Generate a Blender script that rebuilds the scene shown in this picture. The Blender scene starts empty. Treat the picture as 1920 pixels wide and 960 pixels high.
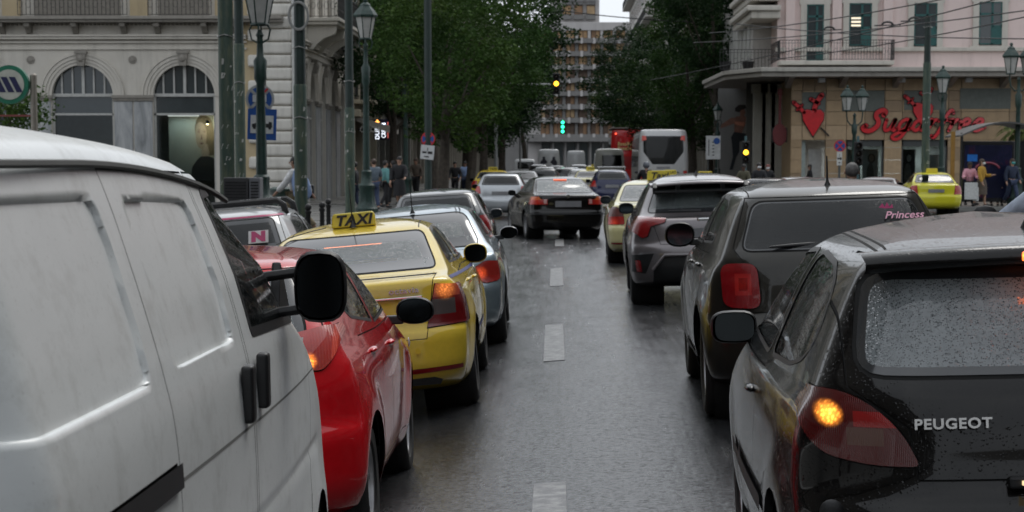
import bpy, bmesh, math, random
import numpy as np
from mathutils import Vector, Matrix
R = math.radians
sc = bpy.context.scene
COL = sc.collection
# ------------------------------------------------------------------ camera
FPX, HZ, VPX, PY, CH = 3900.0, 303.0, 1052.0, 690.0, 1.76     # focal (px of a 1920 wide frame), horizon, vanishing point, principal row, eye height
cam_d = bpy.data.cameras.new('camera'); cam = bpy.data.objects.new('camera', cam_d); COL.objects.link(cam)
sc.camera = cam
cam_d.sensor_width = 36.0
cam_d.lens = FPX / 1920 * 36.0
cam_d.shift_y = (PY - 480) / 1920
cam_d.clip_start = 0.1; cam_d.clip_end = 3000
PITCH = math.atan((PY - HZ) / FPX); YAW = math.atan((VPX - 960) / FPX)
cam.location = (0, 0, CH)
cam.rotation_euler = (math.pi / 2 - PITCH, 0, YAW)
cam_d.dof.use_dof = True; cam_d.dof.focus_distance = 9.0; cam_d.dof.aperture_fstop = 10.0
sc.render.resolution_x, sc.render.resolution_y = 1024, 512
CM = cam.rotation_euler.to_matrix()
def ray(px, py):
    return CM @ Vector((px - 960, PY - py, -FPX))
def at(px, py, Y):
    d = ray(px, py); t = Y / d.y
    return Vector((d.x * t, Y, CH + d.z * t))
def fall(x, y):
    """height of the carriageway: the near stretch is banked down to the left, level by the crossing"""
    f = min(1.0, max(0.0, (50.0 - y) / 26.0)); f = f * f * (3 - 2 * f)
    return f * (max(x, -4.6) * .088 if x < 0 else min(x, 4.5) * .035)
def ground(px, py, z=0.0):
    d = ray(px, py); t = (z - CH) / d.z
    return Vector((d.x * t, d.y * t, z))
# ------------------------------------------------------------------ world, sun, exposure
SUN_EL, SUN_AZ = R(52), R(25)
world = bpy.data.worlds.new('World'); sc.world = world; world.use_nodes = True
wn, wl = world.node_tree.nodes, world.node_tree.links
wn.clear()
sky = wn.new('ShaderNodeTexSky'); sky.sky_type = 'NISHITA'; sky.sun_disc = False
sky.sun_elevation = SUN_EL; sky.sun_rotation = SUN_AZ; sky.dust_density = 4.0; sky.air_density = 1.0
bw = wn.new('ShaderNodeHueSaturation'); bw.inputs['Saturation'].default_value = 0.22; bw.inputs['Value'].default_value = 1.0
wl.new(sky.outputs[0], bw.inputs['Color'])
tc = wn.new('ShaderNodeTexCoord'); cn = wn.new('ShaderNodeTexNoise'); cn.inputs['Scale'].default_value = 2.2; cn.inputs['Detail'].default_value = 6
wl.new(tc.outputs['Generated'], cn.inputs['Vector'])
cr = wn.new('ShaderNodeValToRGB'); cr.color_ramp.elements[0].position = .3; cr.color_ramp.elements[1].position = .72
cr.color_ramp.elements[0].color = (4.6, 5.0, 5.5, 1); cr.color_ramp.elements[1].color = (7.2, 7.5, 7.9, 1)
wl.new(cn.outputs['Fac'], cr.inputs['Fac'])
mx = wn.new('ShaderNodeMix'); mx.data_type = 'RGBA'; mx.inputs['Factor'].default_value = .78      # the overcast: cloud over most of the clear sky
wl.new(bw.outputs[0], mx.inputs['A']); wl.new(cr.outputs[0], mx.inputs['B'])
bg = wn.new('ShaderNodeBackground'); bg.inputs['Strength'].default_value = 0.13
out = wn.new('ShaderNodeOutputWorld')
wl.new(mx.outputs['Result'], bg.inputs['Color']); wl.new(bg.outputs[0], out.inputs[0])
sd = bpy.data.lights.new('sun', 'SUN'); sd.energy = 0.7; sd.angle = R(25); sd.color = (1, .97, .92)
so = bpy.data.objects.new('sun', sd); COL.objects.link(so)
so.rotation_euler = (R(90) - SUN_EL, 0, math.pi - SUN_AZ)
sc.view_settings.view_transform = 'Standard'; sc.view_settings.look = 'None'
sc.view_settings.exposure = 0.43; sc.view_settings.gamma = 1.0; sc.view_settings.use_curve_mapping = False
sc.cycles.use_denoising = True
sc.cycles.max_bounces = 8; sc.cycles.transparent_max_bounces = 16; sc.cycles.caustics_reflective = False; sc.cycles.caustics_refractive = False
sc.cycles.sample_clamp_indirect = 4.0
rnd = random.Random(7)

# ------------------------------------------------------------------ materials
MATS = {}
def lin(h):
    """hex sRGB -> linear"""
    h = h.lstrip('#'); o = []
    for i in (0, 2, 4):
        c = int(h[i:i + 2], 16) / 255
        o.append(c / 12.92 if c <= .04045 else ((c + .055) / 1.055) ** 2.4)
    return tuple(o)
class NT:
    def __init__(s, name):
        s.m = bpy.data.materials.new(name); s.m.use_nodes = True
        s.n, s.l = s.m.node_tree.nodes, s.m.node_tree.links
        s.p = s.n['Principled BSDF']
    def new(s, t, **kw):
        n = s.n.new(t)
        for k, v in kw.items():
            if k in n.inputs: n.inputs[k].default_value = v
            else: setattr(n, k, v)
        return n
    def noise(s, scale, detail=4, rough=.55, vec=None, stretch=None, dist=0):
        n = s.new('ShaderNodeTexNoise'); n.inputs['Scale'].default_value = scale; n.inputs['Detail'].default_value = detail
        n.inputs['Roughness'].default_value = rough; n.inputs['Distortion'].default_value = dist
        v = vec or s.coord()
        if stretch:
            mp = s.new('ShaderNodeMapping'); mp.inputs['Scale'].default_value = stretch
            s.l.new(v, mp.inputs['Vector']); v = mp.outputs[0]
        s.l.new(v, n.inputs['Vector']); return n.outputs['Fac']
    def coord(s, which='Object'):
        if not hasattr(s, 'tc'): s.tc = s.new('ShaderNodeTexCoord')
        return s.tc.outputs[which]
    def ramp(s, fac, stops):
        r = s.new('ShaderNodeValToRGB'); e = r.color_ramp.elements
        while len(e) < len(stops): e.new(.5)
        for i, (p, c) in enumerate(stops):
            e[i].position = p; e[i].color = (c, c, c, 1) if not hasattr(c, '__len__') else (*c[:3], 1)
        s.l.new(fac, r.inputs['Fac']); return r.outputs['Color']
    def mix(s, fac, a, b, blend='MIX'):
        m = s.new('ShaderNodeMix', data_type='RGBA', blend_type=blend)
        for k, v in (('Factor', fac), ('A', a), ('B', b)):
            if hasattr(v, 'is_linked') or hasattr(v, 'node'): s.l.new(v, m.inputs[k])
            elif hasattr(v, '__len__'): m.inputs[k].default_value = (*v[:3], 1)
            else: m.inputs[k].default_value = v
        return m.outputs['Result']
    def math(s, op, a, b=None):
        m = s.new('ShaderNodeMath', operation=op)
        for i, v in enumerate((a, b)):
            if v is None: continue
            if hasattr(v, 'node'): s.l.new(v, m.inputs[i])
            else: m.inputs[i].default_value = v
        return m.outputs[0]
    def bump(s, h, strength=.3, dist=.01, normal=None):
        b = s.new('ShaderNodeBump'); b.inputs['Strength'].default_value = strength; b.inputs['Distance'].default_value = dist
        s.l.new(h, b.inputs['Height'])
        if normal: s.l.new(normal, b.inputs['Normal'])
        return b.outputs[0]
    def set(s, **kw):
        for k, v in kw.items():
            i = s.p.inputs[k.replace('_', ' ')]
            if hasattr(v, 'node'): s.l.new(v, i)
            elif hasattr(v, '__len__') and len(v) == 3: i.default_value = (*v, 1)
            else: i.default_value = v
        return s
def simple(name, col, rough=.6, metal=0.0, var=.12, vscale=6, bump=0, bscale=60, coat=0, spec=.5, emit=None, estr=0):
    """plain procedural surface: base colour broken up by noise, optional fine relief"""
    if name in MATS: return MATS[name]
    t = NT(name)
    f = t.noise(vscale, 5)
    a = tuple(max(0, c * (1 - var)) for c in col); b = tuple(min(1, c * (1 + var)) for c in col)
    t.set(Base_Color=t.ramp(f, [(.3, a), (.7, b)]), Roughness=rough, Metallic=metal, Coat_Weight=coat)
    t.p.inputs['Specular IOR Level'].default_value = spec
    if bump: t.set(Normal=t.bump(t.noise(bscale, 4), bump, .01))
    if emit: t.set(Emission_Color=emit, Emission_Strength=estr)
    MATS[name] = t.m; return t.m
def drops_height(t, scale, cover=.5):
    """height field of beads of rain"""
    v = t.new('ShaderNodeTexVoronoi'); v.inputs['Scale'].default_value = scale
    t.l.new(t.coord(), v.inputs['Vector'])
    sz = t.new('ShaderNodeSeparateColor'); t.l.new(v.outputs['Color'], sz.inputs[0])
    rad = t.math('MULTIPLY', sz.outputs[0], cover)
    return t.math('MAXIMUM', t.math('SUBTRACT', rad, v.outputs['Distance']), 0.0)
def paint(name, col, metal=0.0, rough=.32, coat=1.0, rain=0.0, rscale=170, dirt=.25, dirtcol=(.05, .045, .035), flake=.06):
    if name in MATS: return MATS[name]
    t = NT(name)
    d = t.noise(2.3, 7, .65)
    fine = t.noise(26, 4)
    base = t.ramp(fine, [(.2, tuple(c * (1 - flake) for c in col)), (.8, tuple(min(1, c * (1 + flake)) for c in col))])
    fac = t.ramp(d, [(.4, 0.1), (.72, 1.0)])                 # dried road film in patches
    fac = t.math('MULTIPLY', fac, dirt)
    t.set(Base_Color=t.mix(fac, base, dirtcol), Metallic=metal, Coat_Weight=coat, Coat_Roughness=.04)
    t.p.inputs['Specular IOR Level'].default_value = .08
    t.set(Roughness=t.math('ADD', t.math('MULTIPLY', d, .2), rough - .1))
    if rain:
        hh = t.math('ADD', drops_height(t, rscale, .42), t.math('MULTIPLY', drops_height(t, rscale * .45, .36), 1.2))
        b = t.bump(hh, rain, .012)
        t.set(Normal=b); t.l.new(b, t.p.inputs['Coat Normal'])
    MATS[name] = t.m; return t.m
def glassmat(name, tint=(.35, .4, .4), refl=1.6, rough=.03, rain=0.0, rscale=150, film=.0, filmcol=(.35, .42, .42)):
    """thin car glass: tinted see-through, Fresnel reflection, a film of water that scatters a little light"""
    if name in MATS: return MATS[name]
    t = NT(name); t.n.remove(t.p)
    o = t.n['Material Output']
    tr = t.new('ShaderNodeBsdfTransparent'); tr.inputs['Color'].default_value = (*tint, 1)
    gl = t.new('ShaderNodeBsdfGlossy'); gl.inputs['Roughness'].default_value = rough
    fr = t.new('ShaderNodeFresnel'); fr.inputs['IOR'].default_value = refl
    ms = t.new('ShaderNodeMixShader')
    if rain:
        h = t.math('ADD', drops_height(t, rscale, .6), drops_height(t, rscale * .5, .55))
        b = t.bump(h, rain, .01)
        t.l.new(b, gl.inputs['Normal']); t.l.new(b, fr.inputs['Normal'])
    src = tr
    if film:
        df = t.new('ShaderNodeBsdfDiffuse'); df.inputs['Color'].default_value = (*filmcol, 1)
        mf = t.new('ShaderNodeMixShader')
        nz = t.noise(5, 6, .6)
        dots = t.ramp(drops_height(t, rscale * 1.3, .6), [(0, 0), (.08, 1)]) if rain else nz
        veil = t.math('ADD', t.math('MULTIPLY', nz, .5), .35)                       # misted glass, each bead a clear dark spot in it
        t.l.new(t.math('MULTIPLY', t.math('MULTIPLY', veil, t.math('SUBTRACT', 1.0, t.math('MULTIPLY', dots, .7))), film), mf.inputs[0])
        t.l.new(tr.outputs[0], mf.inputs[1]); t.l.new(df.outputs[0], mf.inputs[2]); src = mf
    t.l.new(fr.outputs[0], ms.inputs[0]); t.l.new(src.outputs[0], ms.inputs[1]); t.l.new(gl.outputs[0], ms.inputs[2])
    t.l.new(ms.outputs[0], o.inputs['Surface'])
    MATS[name] = t.m; return t.m
def lampmat(name, col, bulb=None, rad=.06, ecol=(1, .25, .04), estr=12, base_e=0.0, ribs=90, zones=()):
    """lamp lens: glossy coloured plastic with moulded ribs; a lit bulb glows through it. zones: (centre, half size, colour) of other lens colours"""
    if name in MATS: return MATS[name]
    t = NT(name)
    base = None
    v = t.coord()
    sep = t.new('ShaderNodeSeparateXYZ'); t.l.new(v, sep.inputs[0])
    n = t.noise(8, 3)
    c = t.ramp(n, [(.2, tuple(x * .75 for x in col)), (.8, col)])
    for (zc, zh, zcol) in zones:
        fx = None
        for ax, k in (('X', 0), ('Y', 1), ('Z', 2)):
            if zh[k] > 5: continue
            g = t.math('LESS_THAN', t.math('ABSOLUTE', t.math('SUBTRACT', sep.outputs[ax], zc[k])), zh[k])
            fx = g if fx is None else t.math('MULTIPLY', fx, g)
        c = t.mix(fx, c, zcol)
    t.set(Base_Color=c, Roughness=.12, Coat_Weight=.8, Coat_Roughness=.03)
    w = t.new('ShaderNodeTexWave'); w.inputs['Scale'].default_value = ribs; w.bands_direction = 'X'
    t.l.new(v, w.inputs['Vector']); t.set(Normal=t.bump(w.outputs['Fac'], .25, .004))
    t.set(Emission_Color=ecol)
    if bulb is not None:
        fl = t.new('ShaderNodeVectorMath', operation='MULTIPLY'); t.l.new(v, fl.inputs[0]); fl.inputs[1].default_value = (1, 0, 1)      # the bulb glows along the lamp's depth
        vm = t.new('ShaderNodeVectorMath', operation='DISTANCE'); t.l.new(fl.outputs[0], vm.inputs[0]); vm.inputs[1].default_value = (bulb[0], 0, bulb[2])
        mr = t.new('ShaderNodeMapRange', interpolation_type='SMOOTHERSTEP'); mr.inputs['From Min'].default_value = rad; mr.inputs['From Max'].default_value = 0
        mr.inputs['To Min'].default_value = base_e; mr.inputs['To Max'].default_value = estr
        t.l.new(vm.outputs['Value'], mr.inputs['Value']); fac = t.new('ShaderNodeTexVoronoi'); fac.inputs['Scale'].default_value = 75; t.l.new(v, fac.inputs['Vector'])      # facets of the reflector
        t.set(Emission_Strength=t.math('MULTIPLY', mr.outputs[0], t.ramp(fac.outputs['Distance'], [(.1, 1.0), (.6, .35)])))
    else: t.set(Emission_Strength=base_e)
    MATS[name] = t.m; return t.m
def emis(name, col, s):
    if name in MATS: return MATS[name]
    t = NT(name); t.set(Base_Color=col, Emission_Color=col, Emission_Strength=s, Roughness=.3); MATS[name] = t.m; return t.m

# ------------------------------------------------------------------ mesh helpers
def link(o, parent=None):
    COL.objects.link(o)
    if parent is not None: o.parent = parent
    return o
def tag(o, label=None, cat=None, group=None, kind=None):
    if label: o['label'] = label
    if cat: o['category'] = cat
    if group: o['group'] = group
    if kind: o['kind'] = kind
    return o
def empty(name, loc=(0, 0, 0), rz=0.0, label=None, cat=None, group=None):
    o = bpy.data.objects.new(name, None); o.location = loc; o.rotation_euler = (0, 0, rz); o.empty_display_size = .2
    link(o); return tag(o, label, cat, group)
class MB:
    def __init__(s): s.v = []; s.f = []; s.m = []; s.mat = 0
    def add(s, vs, fs, m=None):
        b = len(s.v); s.v += [tuple(x) for x in vs]; s.f += [tuple(i + b for i in f) for f in fs]; s.m += [s.mat if m is None else m] * len(fs); return s
    def box(s, c, d, rz=0.0, rx=0.0, ry=0.0):
        M = Matrix.Translation(c) @ Matrix.Rotation(rz, 4, 'Z') @ Matrix.Rotation(ry, 4, 'Y') @ Matrix.Rotation(rx, 4, 'X')
        x, y, z = d[0] / 2, d[1] / 2, d[2] / 2
        return s.add([M @ Vector(p) for p in ((-x, -y, -z), (x, -y, -z), (x, y, -z), (-x, y, -z), (-x, -y, z), (x, -y, z), (x, y, z), (-x, y, z))],
                     [(0, 3, 2, 1), (4, 5, 6, 7), (0, 1, 5, 4), (1, 2, 6, 5), (2, 3, 7, 6), (3, 0, 4, 7)])
    def b2(s, x0, x1, y0, y1, z0, z1): return s.box(((x0 + x1) / 2, (y0 + y1) / 2, (z0 + z1) / 2), (abs(x1 - x0), abs(y1 - y0), abs(z1 - z0)))
    def lathe(s, prof, o=(0, 0, 0), axis='Z', n=16, cap=True):
        o = Vector(o); vs = []; fs = []
        for (r, h) in prof:
            for i in range(n):
                a = 2 * math.pi * i / n; c, q = r * math.cos(a), r * math.sin(a)
                vs.append(o + Vector({'Z': (c, q, h), 'X': (h, c, q), 'Y': (q, h, c)}[axis]))
        k = len(prof)
        for j in range(k - 1):
            for i in range(n):
                i2 = (i + 1) % n; fs.append((j * n + i, j * n + i2, (j + 1) * n + i2, (j + 1) * n + i))
        if cap: fs.append(tuple(range(n - 1, -1, -1))); fs.append(tuple((k - 1) * n + i for i in range(n)))
        return s.add(vs, fs)
    def tube(s, path, r, n=8, cap=True):
        path = [Vector(p) for p in path]; rs = r if hasattr(r, '__len__') else [r] * len(path)
        vs = []; fs = []; up = None
        for i, p in enumerate(path):
            d = (path[min(i + 1, len(path) - 1)] - path[max(i - 1, 0)]).normalized()
            if up is None: up = d.orthogonal().normalized()
            up = (up - d * up.dot(d)).normalized(); w = d.cross(up)
            for k in range(n):
                a = 2 * math.pi * k / n; vs.append(p + (up * math.cos(a) + w * math.sin(a)) * rs[i])
        m = len(path)
        for j in range(m - 1):
            for k in range(n):
                k2 = (k + 1) % n; fs.append((j * n + k, j * n + k2, (j + 1) * n + k2, (j + 1) * n + k))
        if cap: fs.append(tuple(range(n - 1, -1, -1))); fs.append(tuple((m - 1) * n + k for k in range(n)))
        return s.add(vs, fs)
    def prism(s, poly, d, o=(0, 0, 0), plane='XZ'):
        """polygon in a plane, given depth d along the third axis (from o)"""
        o = Vector(o); n = len(poly); vs = []
        for k in (0, d):
            for (a, b) in poly:
                vs.append(o + Vector({'XZ': (a, k, b), 'XY': (a, b, k), 'YZ': (k, a, b)}[plane]))
        fs = [tuple(range(n)), tuple(range(2 * n - 1, n - 1, -1))] + [(i, i + n, (i + 1) % n + n, (i + 1) % n) for i in range(n)]
        return s.add(vs, fs)
    def sphere(s, c, r, seg=12, rings=8):
        rx, ry, rz = r if hasattr(r, '__len__') else (r, r, r); vs = []; fs = []
        for j in range(rings + 1):
            th = math.pi * j / rings
            for i in range(seg):
                a = 2 * math.pi * i / seg
                vs.append((c[0] + rx * math.sin(th) * math.cos(a), c[1] + ry * math.sin(th) * math.sin(a), c[2] - rz * math.cos(th)))
        for j in range(rings):
            for i in range(seg):
                i2 = (i + 1) % seg; fs.append((j * seg + i, j * seg + i2, (j + 1) * seg + i2, (j + 1) * seg + i))
        return s.add(vs, fs)
    def mesh(s, name, mats, smooth=False, bev=0, bseg=2, recalc=True):
        me = bpy.data.meshes.new(name)
        if smooth or bev or recalc:
            bm = bmesh.new(); vs = [bm.verts.new(v) for v in s.v]
            for f, m in zip(s.f, s.m):
                try: q = bm.faces.new([vs[i] for i in f])
                except ValueError: continue
                q.material_index = m; q.smooth = bool(smooth)
            bmesh.ops.recalc_face_normals(bm, faces=bm.faces)
            if bev: bmesh.ops.bevel(bm, geom=[e for e in bm.edges if len(e.link_faces) == 2 and e.calc_face_angle() > .5], offset=bev, segments=bseg, affect='EDGES', profile=.6)
            bm.to_mesh(me); bm.free()
        else: me.from_pydata(s.v, [], s.f)
        for m in (mats if isinstance(mats, (list, tuple)) else [mats]): me.materials.append(m)
        if smooth:
            me.polygons.foreach_set('use_smooth', [True] * len(me.polygons))
            if smooth != 'all': me.set_sharp_from_angle(angle=R(40))
        return me
    def build(s, name, mats, parent=None, smooth=False, bev=0, bseg=2):
        return link(bpy.data.objects.new(name, s.mesh(name, mats, smooth, bev, bseg)), parent)
def copy_tree(o, parent=None):
    c = o.copy(); COL.objects.link(c); c.parent = parent
    for ch in list(o.children): copy_tree(ch, c)
    return c
def text_mesh(name, body, size, mat, parent=None, ext=.002, shear=0.0, offset=0.0, loc=(0, 0, 0), rot=(math.pi / 2, 0, 0), align='CENTER', spacing=1.0, sx=1.0, bev=0.0):
    cu = bpy.data.curves.new(name, 'FONT'); cu.body = body; cu.size = size; cu.extrude = ext; cu.shear = shear; cu.offset = offset
    cu.align_x = align; cu.align_y = 'CENTER'; cu.space_character = spacing; cu.resolution_u = 4; cu.bevel_depth = bev
    t = bpy.data.objects.new(name + '_tmp', cu); COL.objects.link(t)
    me = bpy.data.meshes.new_from_object(t); bpy.data.objects.remove(t); bpy.data.curves.remove(cu)
    me.name = name; me.materials.clear(); me.materials.append(mat)
    o = bpy.data.objects.new(name, me); o.location = loc; o.rotation_euler = rot; o.scale = (sx, 1, 1)
    return link(o, parent)
# ------------------------------------------------------------------ ground
def asphalt():
    t = NT('wet_asphalt')
    v = t.coord()
    grain = t.noise(140, 3, .6); patch = t.noise(.35, 6, .6); streak = t.noise(1.2, 5, .6, stretch=(2.4, .16, 1)); film = t.noise(2.1, 6, .62, stretch=(1.6, .5, 1)); cracks = t.noise(18, 4)
    base = t.ramp(grain, [(.3, (.008, .0085, .009)), (.75, (.040, .041, .043))])
    base = t.mix(t.ramp(patch, [(.35, 0), (.7, .55)]), base, (.024, .024, .025))
    base = t.mix(t.ramp(cracks, [(.63, 0), (.72, .4)]), base, (.075, .075, .075))
    lines = t.noise(6, 3, .6, stretch=(3.2, .10, 1)); base = t.mix(t.ramp(lines, [(.5, 0), (.72, .55)]), base, (.008, .008, .009))
    base = t.mix(t.ramp(t.noise(52, 2, .5), [(.5, 0), (.66, .7)]), base, (.085, .086, .088))
    t.set(Base_Color=base)
    wet = t.math('ADD', t.math('MULTIPLY', film, .45), t.math('ADD', t.math('MULTIPLY', streak, .3), t.math('MULTIPLY', lines, .3)))
    t.set(Roughness=t.ramp(wet, [(.40, .13), (.52, .20), (.70, .32)]))
    t.l.new(t.ramp(t.noise(26, 9, .8), [(.41, .03), (.59, .85)]), t.p.inputs['Specular IOR Level'])      # dry stone tops between films of water
    h = t.math('ADD', t.math('MULTIPLY', t.noise(11, 10, .74), 1.6), t.math('MULTIPLY', t.noise(46, 4, .7), .8))
    t.set(Normal=t.bump(t.math('ADD', h, t.math('MULTIPLY', lines, .6)), .30, .008))
    return t.m
ASPHALT = asphalt()
ys = list(np.arange(-6, 60, 2.0)) + [60, 70, 80, 100, 140, 200, 400, 700]
xs = [-60, -30, -14, -8, -6, -5, -4.6] + list(np.arange(-4, 4.6, .5)) + [5, 6, 8, 12, 20, 40, 80]
V = [(x, y, fall(x, y)) for y in ys for x in xs]; nx = len(xs)
F = [(j * nx + i, j * nx + i + 1, (j + 1) * nx + i + 1, (j + 1) * nx + i) for j in range(len(ys) - 1) for i in range(nx - 1)]
me = bpy.data.meshes.new('road'); me.from_pydata(V, [], F); me.materials.append(ASPHALT)
me.polygons.foreach_set('use_smooth', [True] * len(F))
road = tag(link(bpy.data.objects.new('road', me)), kind='structure', label='wet dark asphalt road')
me = bpy.data.meshes.new('ground'); me.from_pydata([(-900, -60, -.6), (900, -60, -.6), (900, 1500, -.6), (-900, 1500, -.6)], [], [(0, 1, 2, 3)]); me.materials.append(simple('far_ground', (.06, .06, .06), .9))
tag(link(bpy.data.objects.new('ground', me)), kind='structure')
# worn lane dashes
t = NT('worn_road_paint'); n1 = t.noise(9, 6, .7); n2 = t.noise(60, 4)
t.set(Base_Color=t.mix(t.ramp(n1, [(.33, 0), (.56, .95)]), t.mix(t.ramp(n2, [(.5, 0), (.7, .5)]), (.30, .30, .29), (.16, .16, .16)), (.06, .06, .062)), Roughness=.36); t.set(Normal=t.bump(n2, .3, .006))
DASH = t.m
for (y0, y1, xc) in ((960, 905, 1031), (676, 608, 1039), (536, 503, 1043.5), (462, 448, 1049)):
    a, b = ground(xc, y0), ground(xc, y1)
    w = .095 if y1 < 900 else .088
    m = MB()
    for k in range(6):
        y = a.y + (b.y - a.y) * k / 5; x = a.x + (b.x - a.x) * k / 5
        if y0 == 960: y -= 1.0 * (1 - k / 5)
        m.v += [(x - w, y, fall(x - w, y) + .006), (x + w, y, fall(x + w, y) + .006)]
    for k in range(5): m.f.append((2 * k, 2 * k + 1, 2 * k + 3, 2 * k + 2)); m.m.append(0)
    m.build('lane_dash', DASH, road)
# ------------------------------------------------------------------ car builder
def pchip(pts, x):
    xs = np.array([p[0] for p in pts], float); ys = np.array([p[1] for p in pts], float); x = np.asarray(x, float)
    h = np.diff(xs); d = np.diff(ys) / h; m = np.zeros_like(ys)
    m[0], m[-1] = d[0], d[-1]
    for i in range(1, len(xs) - 1):
        if d[i - 1] * d[i] > 0:
            w1, w2 = 2 * h[i] + h[i - 1], h[i] + 2 * h[i - 1]; m[i] = (w1 + w2) / (w1 / d[i - 1] + w2 / d[i])
    k = np.clip(np.searchsorted(xs, x) - 1, 0, len(h) - 1); t = np.clip((x - xs[k]) / h[k], 0, 1)
    return ((2 * t**3 - 3 * t**2 + 1) * ys[k] + (t**3 - 2 * t**2 + t) * h[k] * m[k] + (-2 * t**3 + 3 * t**2) * ys[k + 1] + (t**3 - t**2) * h[k] * m[k + 1])
def round_poly(poly, r, k=4):
    """round the corners of a polygon; r one radius or one per corner"""
    n = len(poly); out = []; rs = r if hasattr(r, '__len__') else [r] * n
    for i in range(n):
        p0, p, p1 = (Vector(poly[j % n]) for j in (i - 1, i, i + 1))
        a, b = (p0 - p), (p1 - p); rr = min(rs[i], a.length * .48, b.length * .48)
        if rr < 1e-4: out.append(tuple(p)); continue
        a = p + a.normalized() * rr; b = p + b.normalized() * rr
        for j in range(k + 1):
            t = j / k; out.append(tuple(a * (1 - t) ** 2 + p * 2 * t * (1 - t) + b * t * t))
    return out
def inset_poly(poly, d):
    n = len(poly); A = sum(poly[i][0] * poly[(i + 1) % n][1] - poly[(i + 1) % n][0] * poly[i][1] for i in range(n))
    s = 1 if A > 0 else -1; out = []
    for i in range(n):
        p0, p, p1 = (Vector(poly[j % n]) for j in (i - 1, i, i + 1))
        e0 = (p - p0).normalized(); e1 = (p1 - p).normalized()
        n0 = Vector((-e0.y, e0.x)) * s; n1 = Vector((-e1.y, e1.x)) * s
        q = n0 + n1; c = max(.35, q.length_squared / 2); out.append(tuple(p + q * (d / c) if True else p))
    return out
def inside(poly, a, b):
    r = False; n = len(poly); j = n - 1
    for i in range(n):
        xi, yi = poly[i]; xj, yj = poly[j]
        if (yi > b) != (yj > b) and a < (xj - xi) * (b - yi) / (yj - yi) + xi: r = not r
        j = i
    return r
class Shell:
    """closed car skin lofted through plan outlines at rising heights; regions are cut out of it along exact polygon edges"""
    def __init__(s, sp):
        s.sp = sp; L = sp['L']
        ks = sorted({round(p[0], 4) for k in ('rear', 'front', 'width') for p in sp[k]})
        q = sp.get('res', 1.0); zs = []
        for a, b in zip(ks, ks[1:]):
            A = [pchip(sp[k], [a, b]) for k in ('rear', 'front', 'width')]
            ext = max(b - a, abs(A[0][1] - A[0][0]) * .6, abs(A[1][1] - A[1][0]) * .3, abs(A[2][1] - A[2][0]) * .8)
            n = max(1, min(7, int(math.ceil(ext / (.05 / q)))))
            zs += [a + (b - a) * i / n for i in range(n)]
        zs.append(ks[-1]); zs = np.array(zs)
        yr, yf, w = (pchip(sp[k], zs) for k in ('rear', 'front', 'width'))
        g = lambda k, dflt: pchip(sp.get(k, dflt), zs)
        rx, ry = g('rx', [(0, .34), (2, .1)]), g('ry', [(0, .2), (2, .1)])
        bow = g('bow', [(0, .06), (2, .06)]); tr = g('tr', [(0, .05), (2, .06)]); tf = g('tf', [(0, .1), (2, .12)])
        n1, n2, n3, n4, n5 = [max(3, int(round(v * q))) for v in (9, 9, 46, 7, 6)]
        rows = []
        for i in range(len(zs)):
            W = max(w[i], .004); a = min(rx[i], W * .92); len_ = yf[i] - yr[i]; b = min(ry[i], len_ * .4); fa = min(.4, W * .9); fb = min(.35, len_ * .3)
            pts = [((W - a) * t, yr[i]) for t in np.linspace(0, 1, n1, endpoint=False)]
            pts += [(W - a + a * math.sin(t), yr[i] + b * (1 - math.cos(t))) for t in np.linspace(0, math.pi / 2, n2, endpoint=False)]
            pts += [(W, yr[i] + b + (len_ - b - fb) * t) for t in np.linspace(0, 1, n3, endpoint=False)]
            pts += [(W - fa + fa * math.cos(t), yf[i] - fb + fb * math.sin(t)) for t in np.linspace(0, math.pi / 2, n4, endpoint=False)]
            pts += [((W - fa) * (1 - t), yf[i]) for t in np.linspace(0, 1, n5)]
            P = np.array(pts); x, y = P[:, 0].copy(), P[:, 1].copy()
            y2 = y + bow[i] * (x / W) ** 2 * np.clip(1 - (y - yr[i]) / max(.6, 0.01), 0, 1)
            y2 -= .10 * (x / W) ** 2 * np.clip(1 - (yf[i] - y) / .9, 0, 1)
            mid = L * .47
            x *= 1 - tr[i] * np.clip((mid - y) / mid, 0, 1) ** 2.2 - tf[i] * np.clip((y - mid) / (L - mid), 0, 1) ** 2.2
            rows.append(np.stack([x, y2, np.full_like(x, zs[i])], 1))
        half = np.array(rows)                                   # levels x half outline
        for (ay, az, ar, amt) in sp.get('flare', []):
            d = np.hypot(half[:, :, 1] - ay, half[:, :, 2] - az)
            f = np.where(half[:, :, 0] > .4, np.where(d < ar, 1.0, np.exp(-((d - ar) / .13) ** 2)) * amt * np.clip((1.0 - half[:, :, 2]) / .25, 0, 1), 0); half[:, :, 0] += f
        if 'sculpt' in sp: half = sp['sculpt'](half)
        m = half[:, 1:-1][:, ::-1].copy(); m[:, :, 0] *= -1
        full = np.concatenate([half, m], 1); nl, no = full.shape[:2]
        bm = bmesh.new(); V = [[bm.verts.new(full[i, j]) for j in range(no)] for i in range(nl)]
        for i in range(nl - 1):
            for j in range(no):
                k = (j + 1) % no; bm.faces.new((V[i][j], V[i][k], V[i + 1][k], V[i + 1][j]))
        top = bm.faces.new(V[-1]); bot = bm.faces.new(V[0][::-1])
        bm.normal_update()
        s.nl = bm.verts.layers.float_vector.new('nrm')
        for v in bm.verts: v[s.nl] = v.normal
        s.reg = bm.faces.layers.int.new('reg'); s.bm = bm; s.names = {}; s.next = 1
        bm.faces.ensure_lookup_table()
    def _proj(s, proj, c): return (c[1], c[2]) if proj == 'side' else ((c[0], c[1]) if proj == 'top' else (c[0], c[2]))
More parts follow.
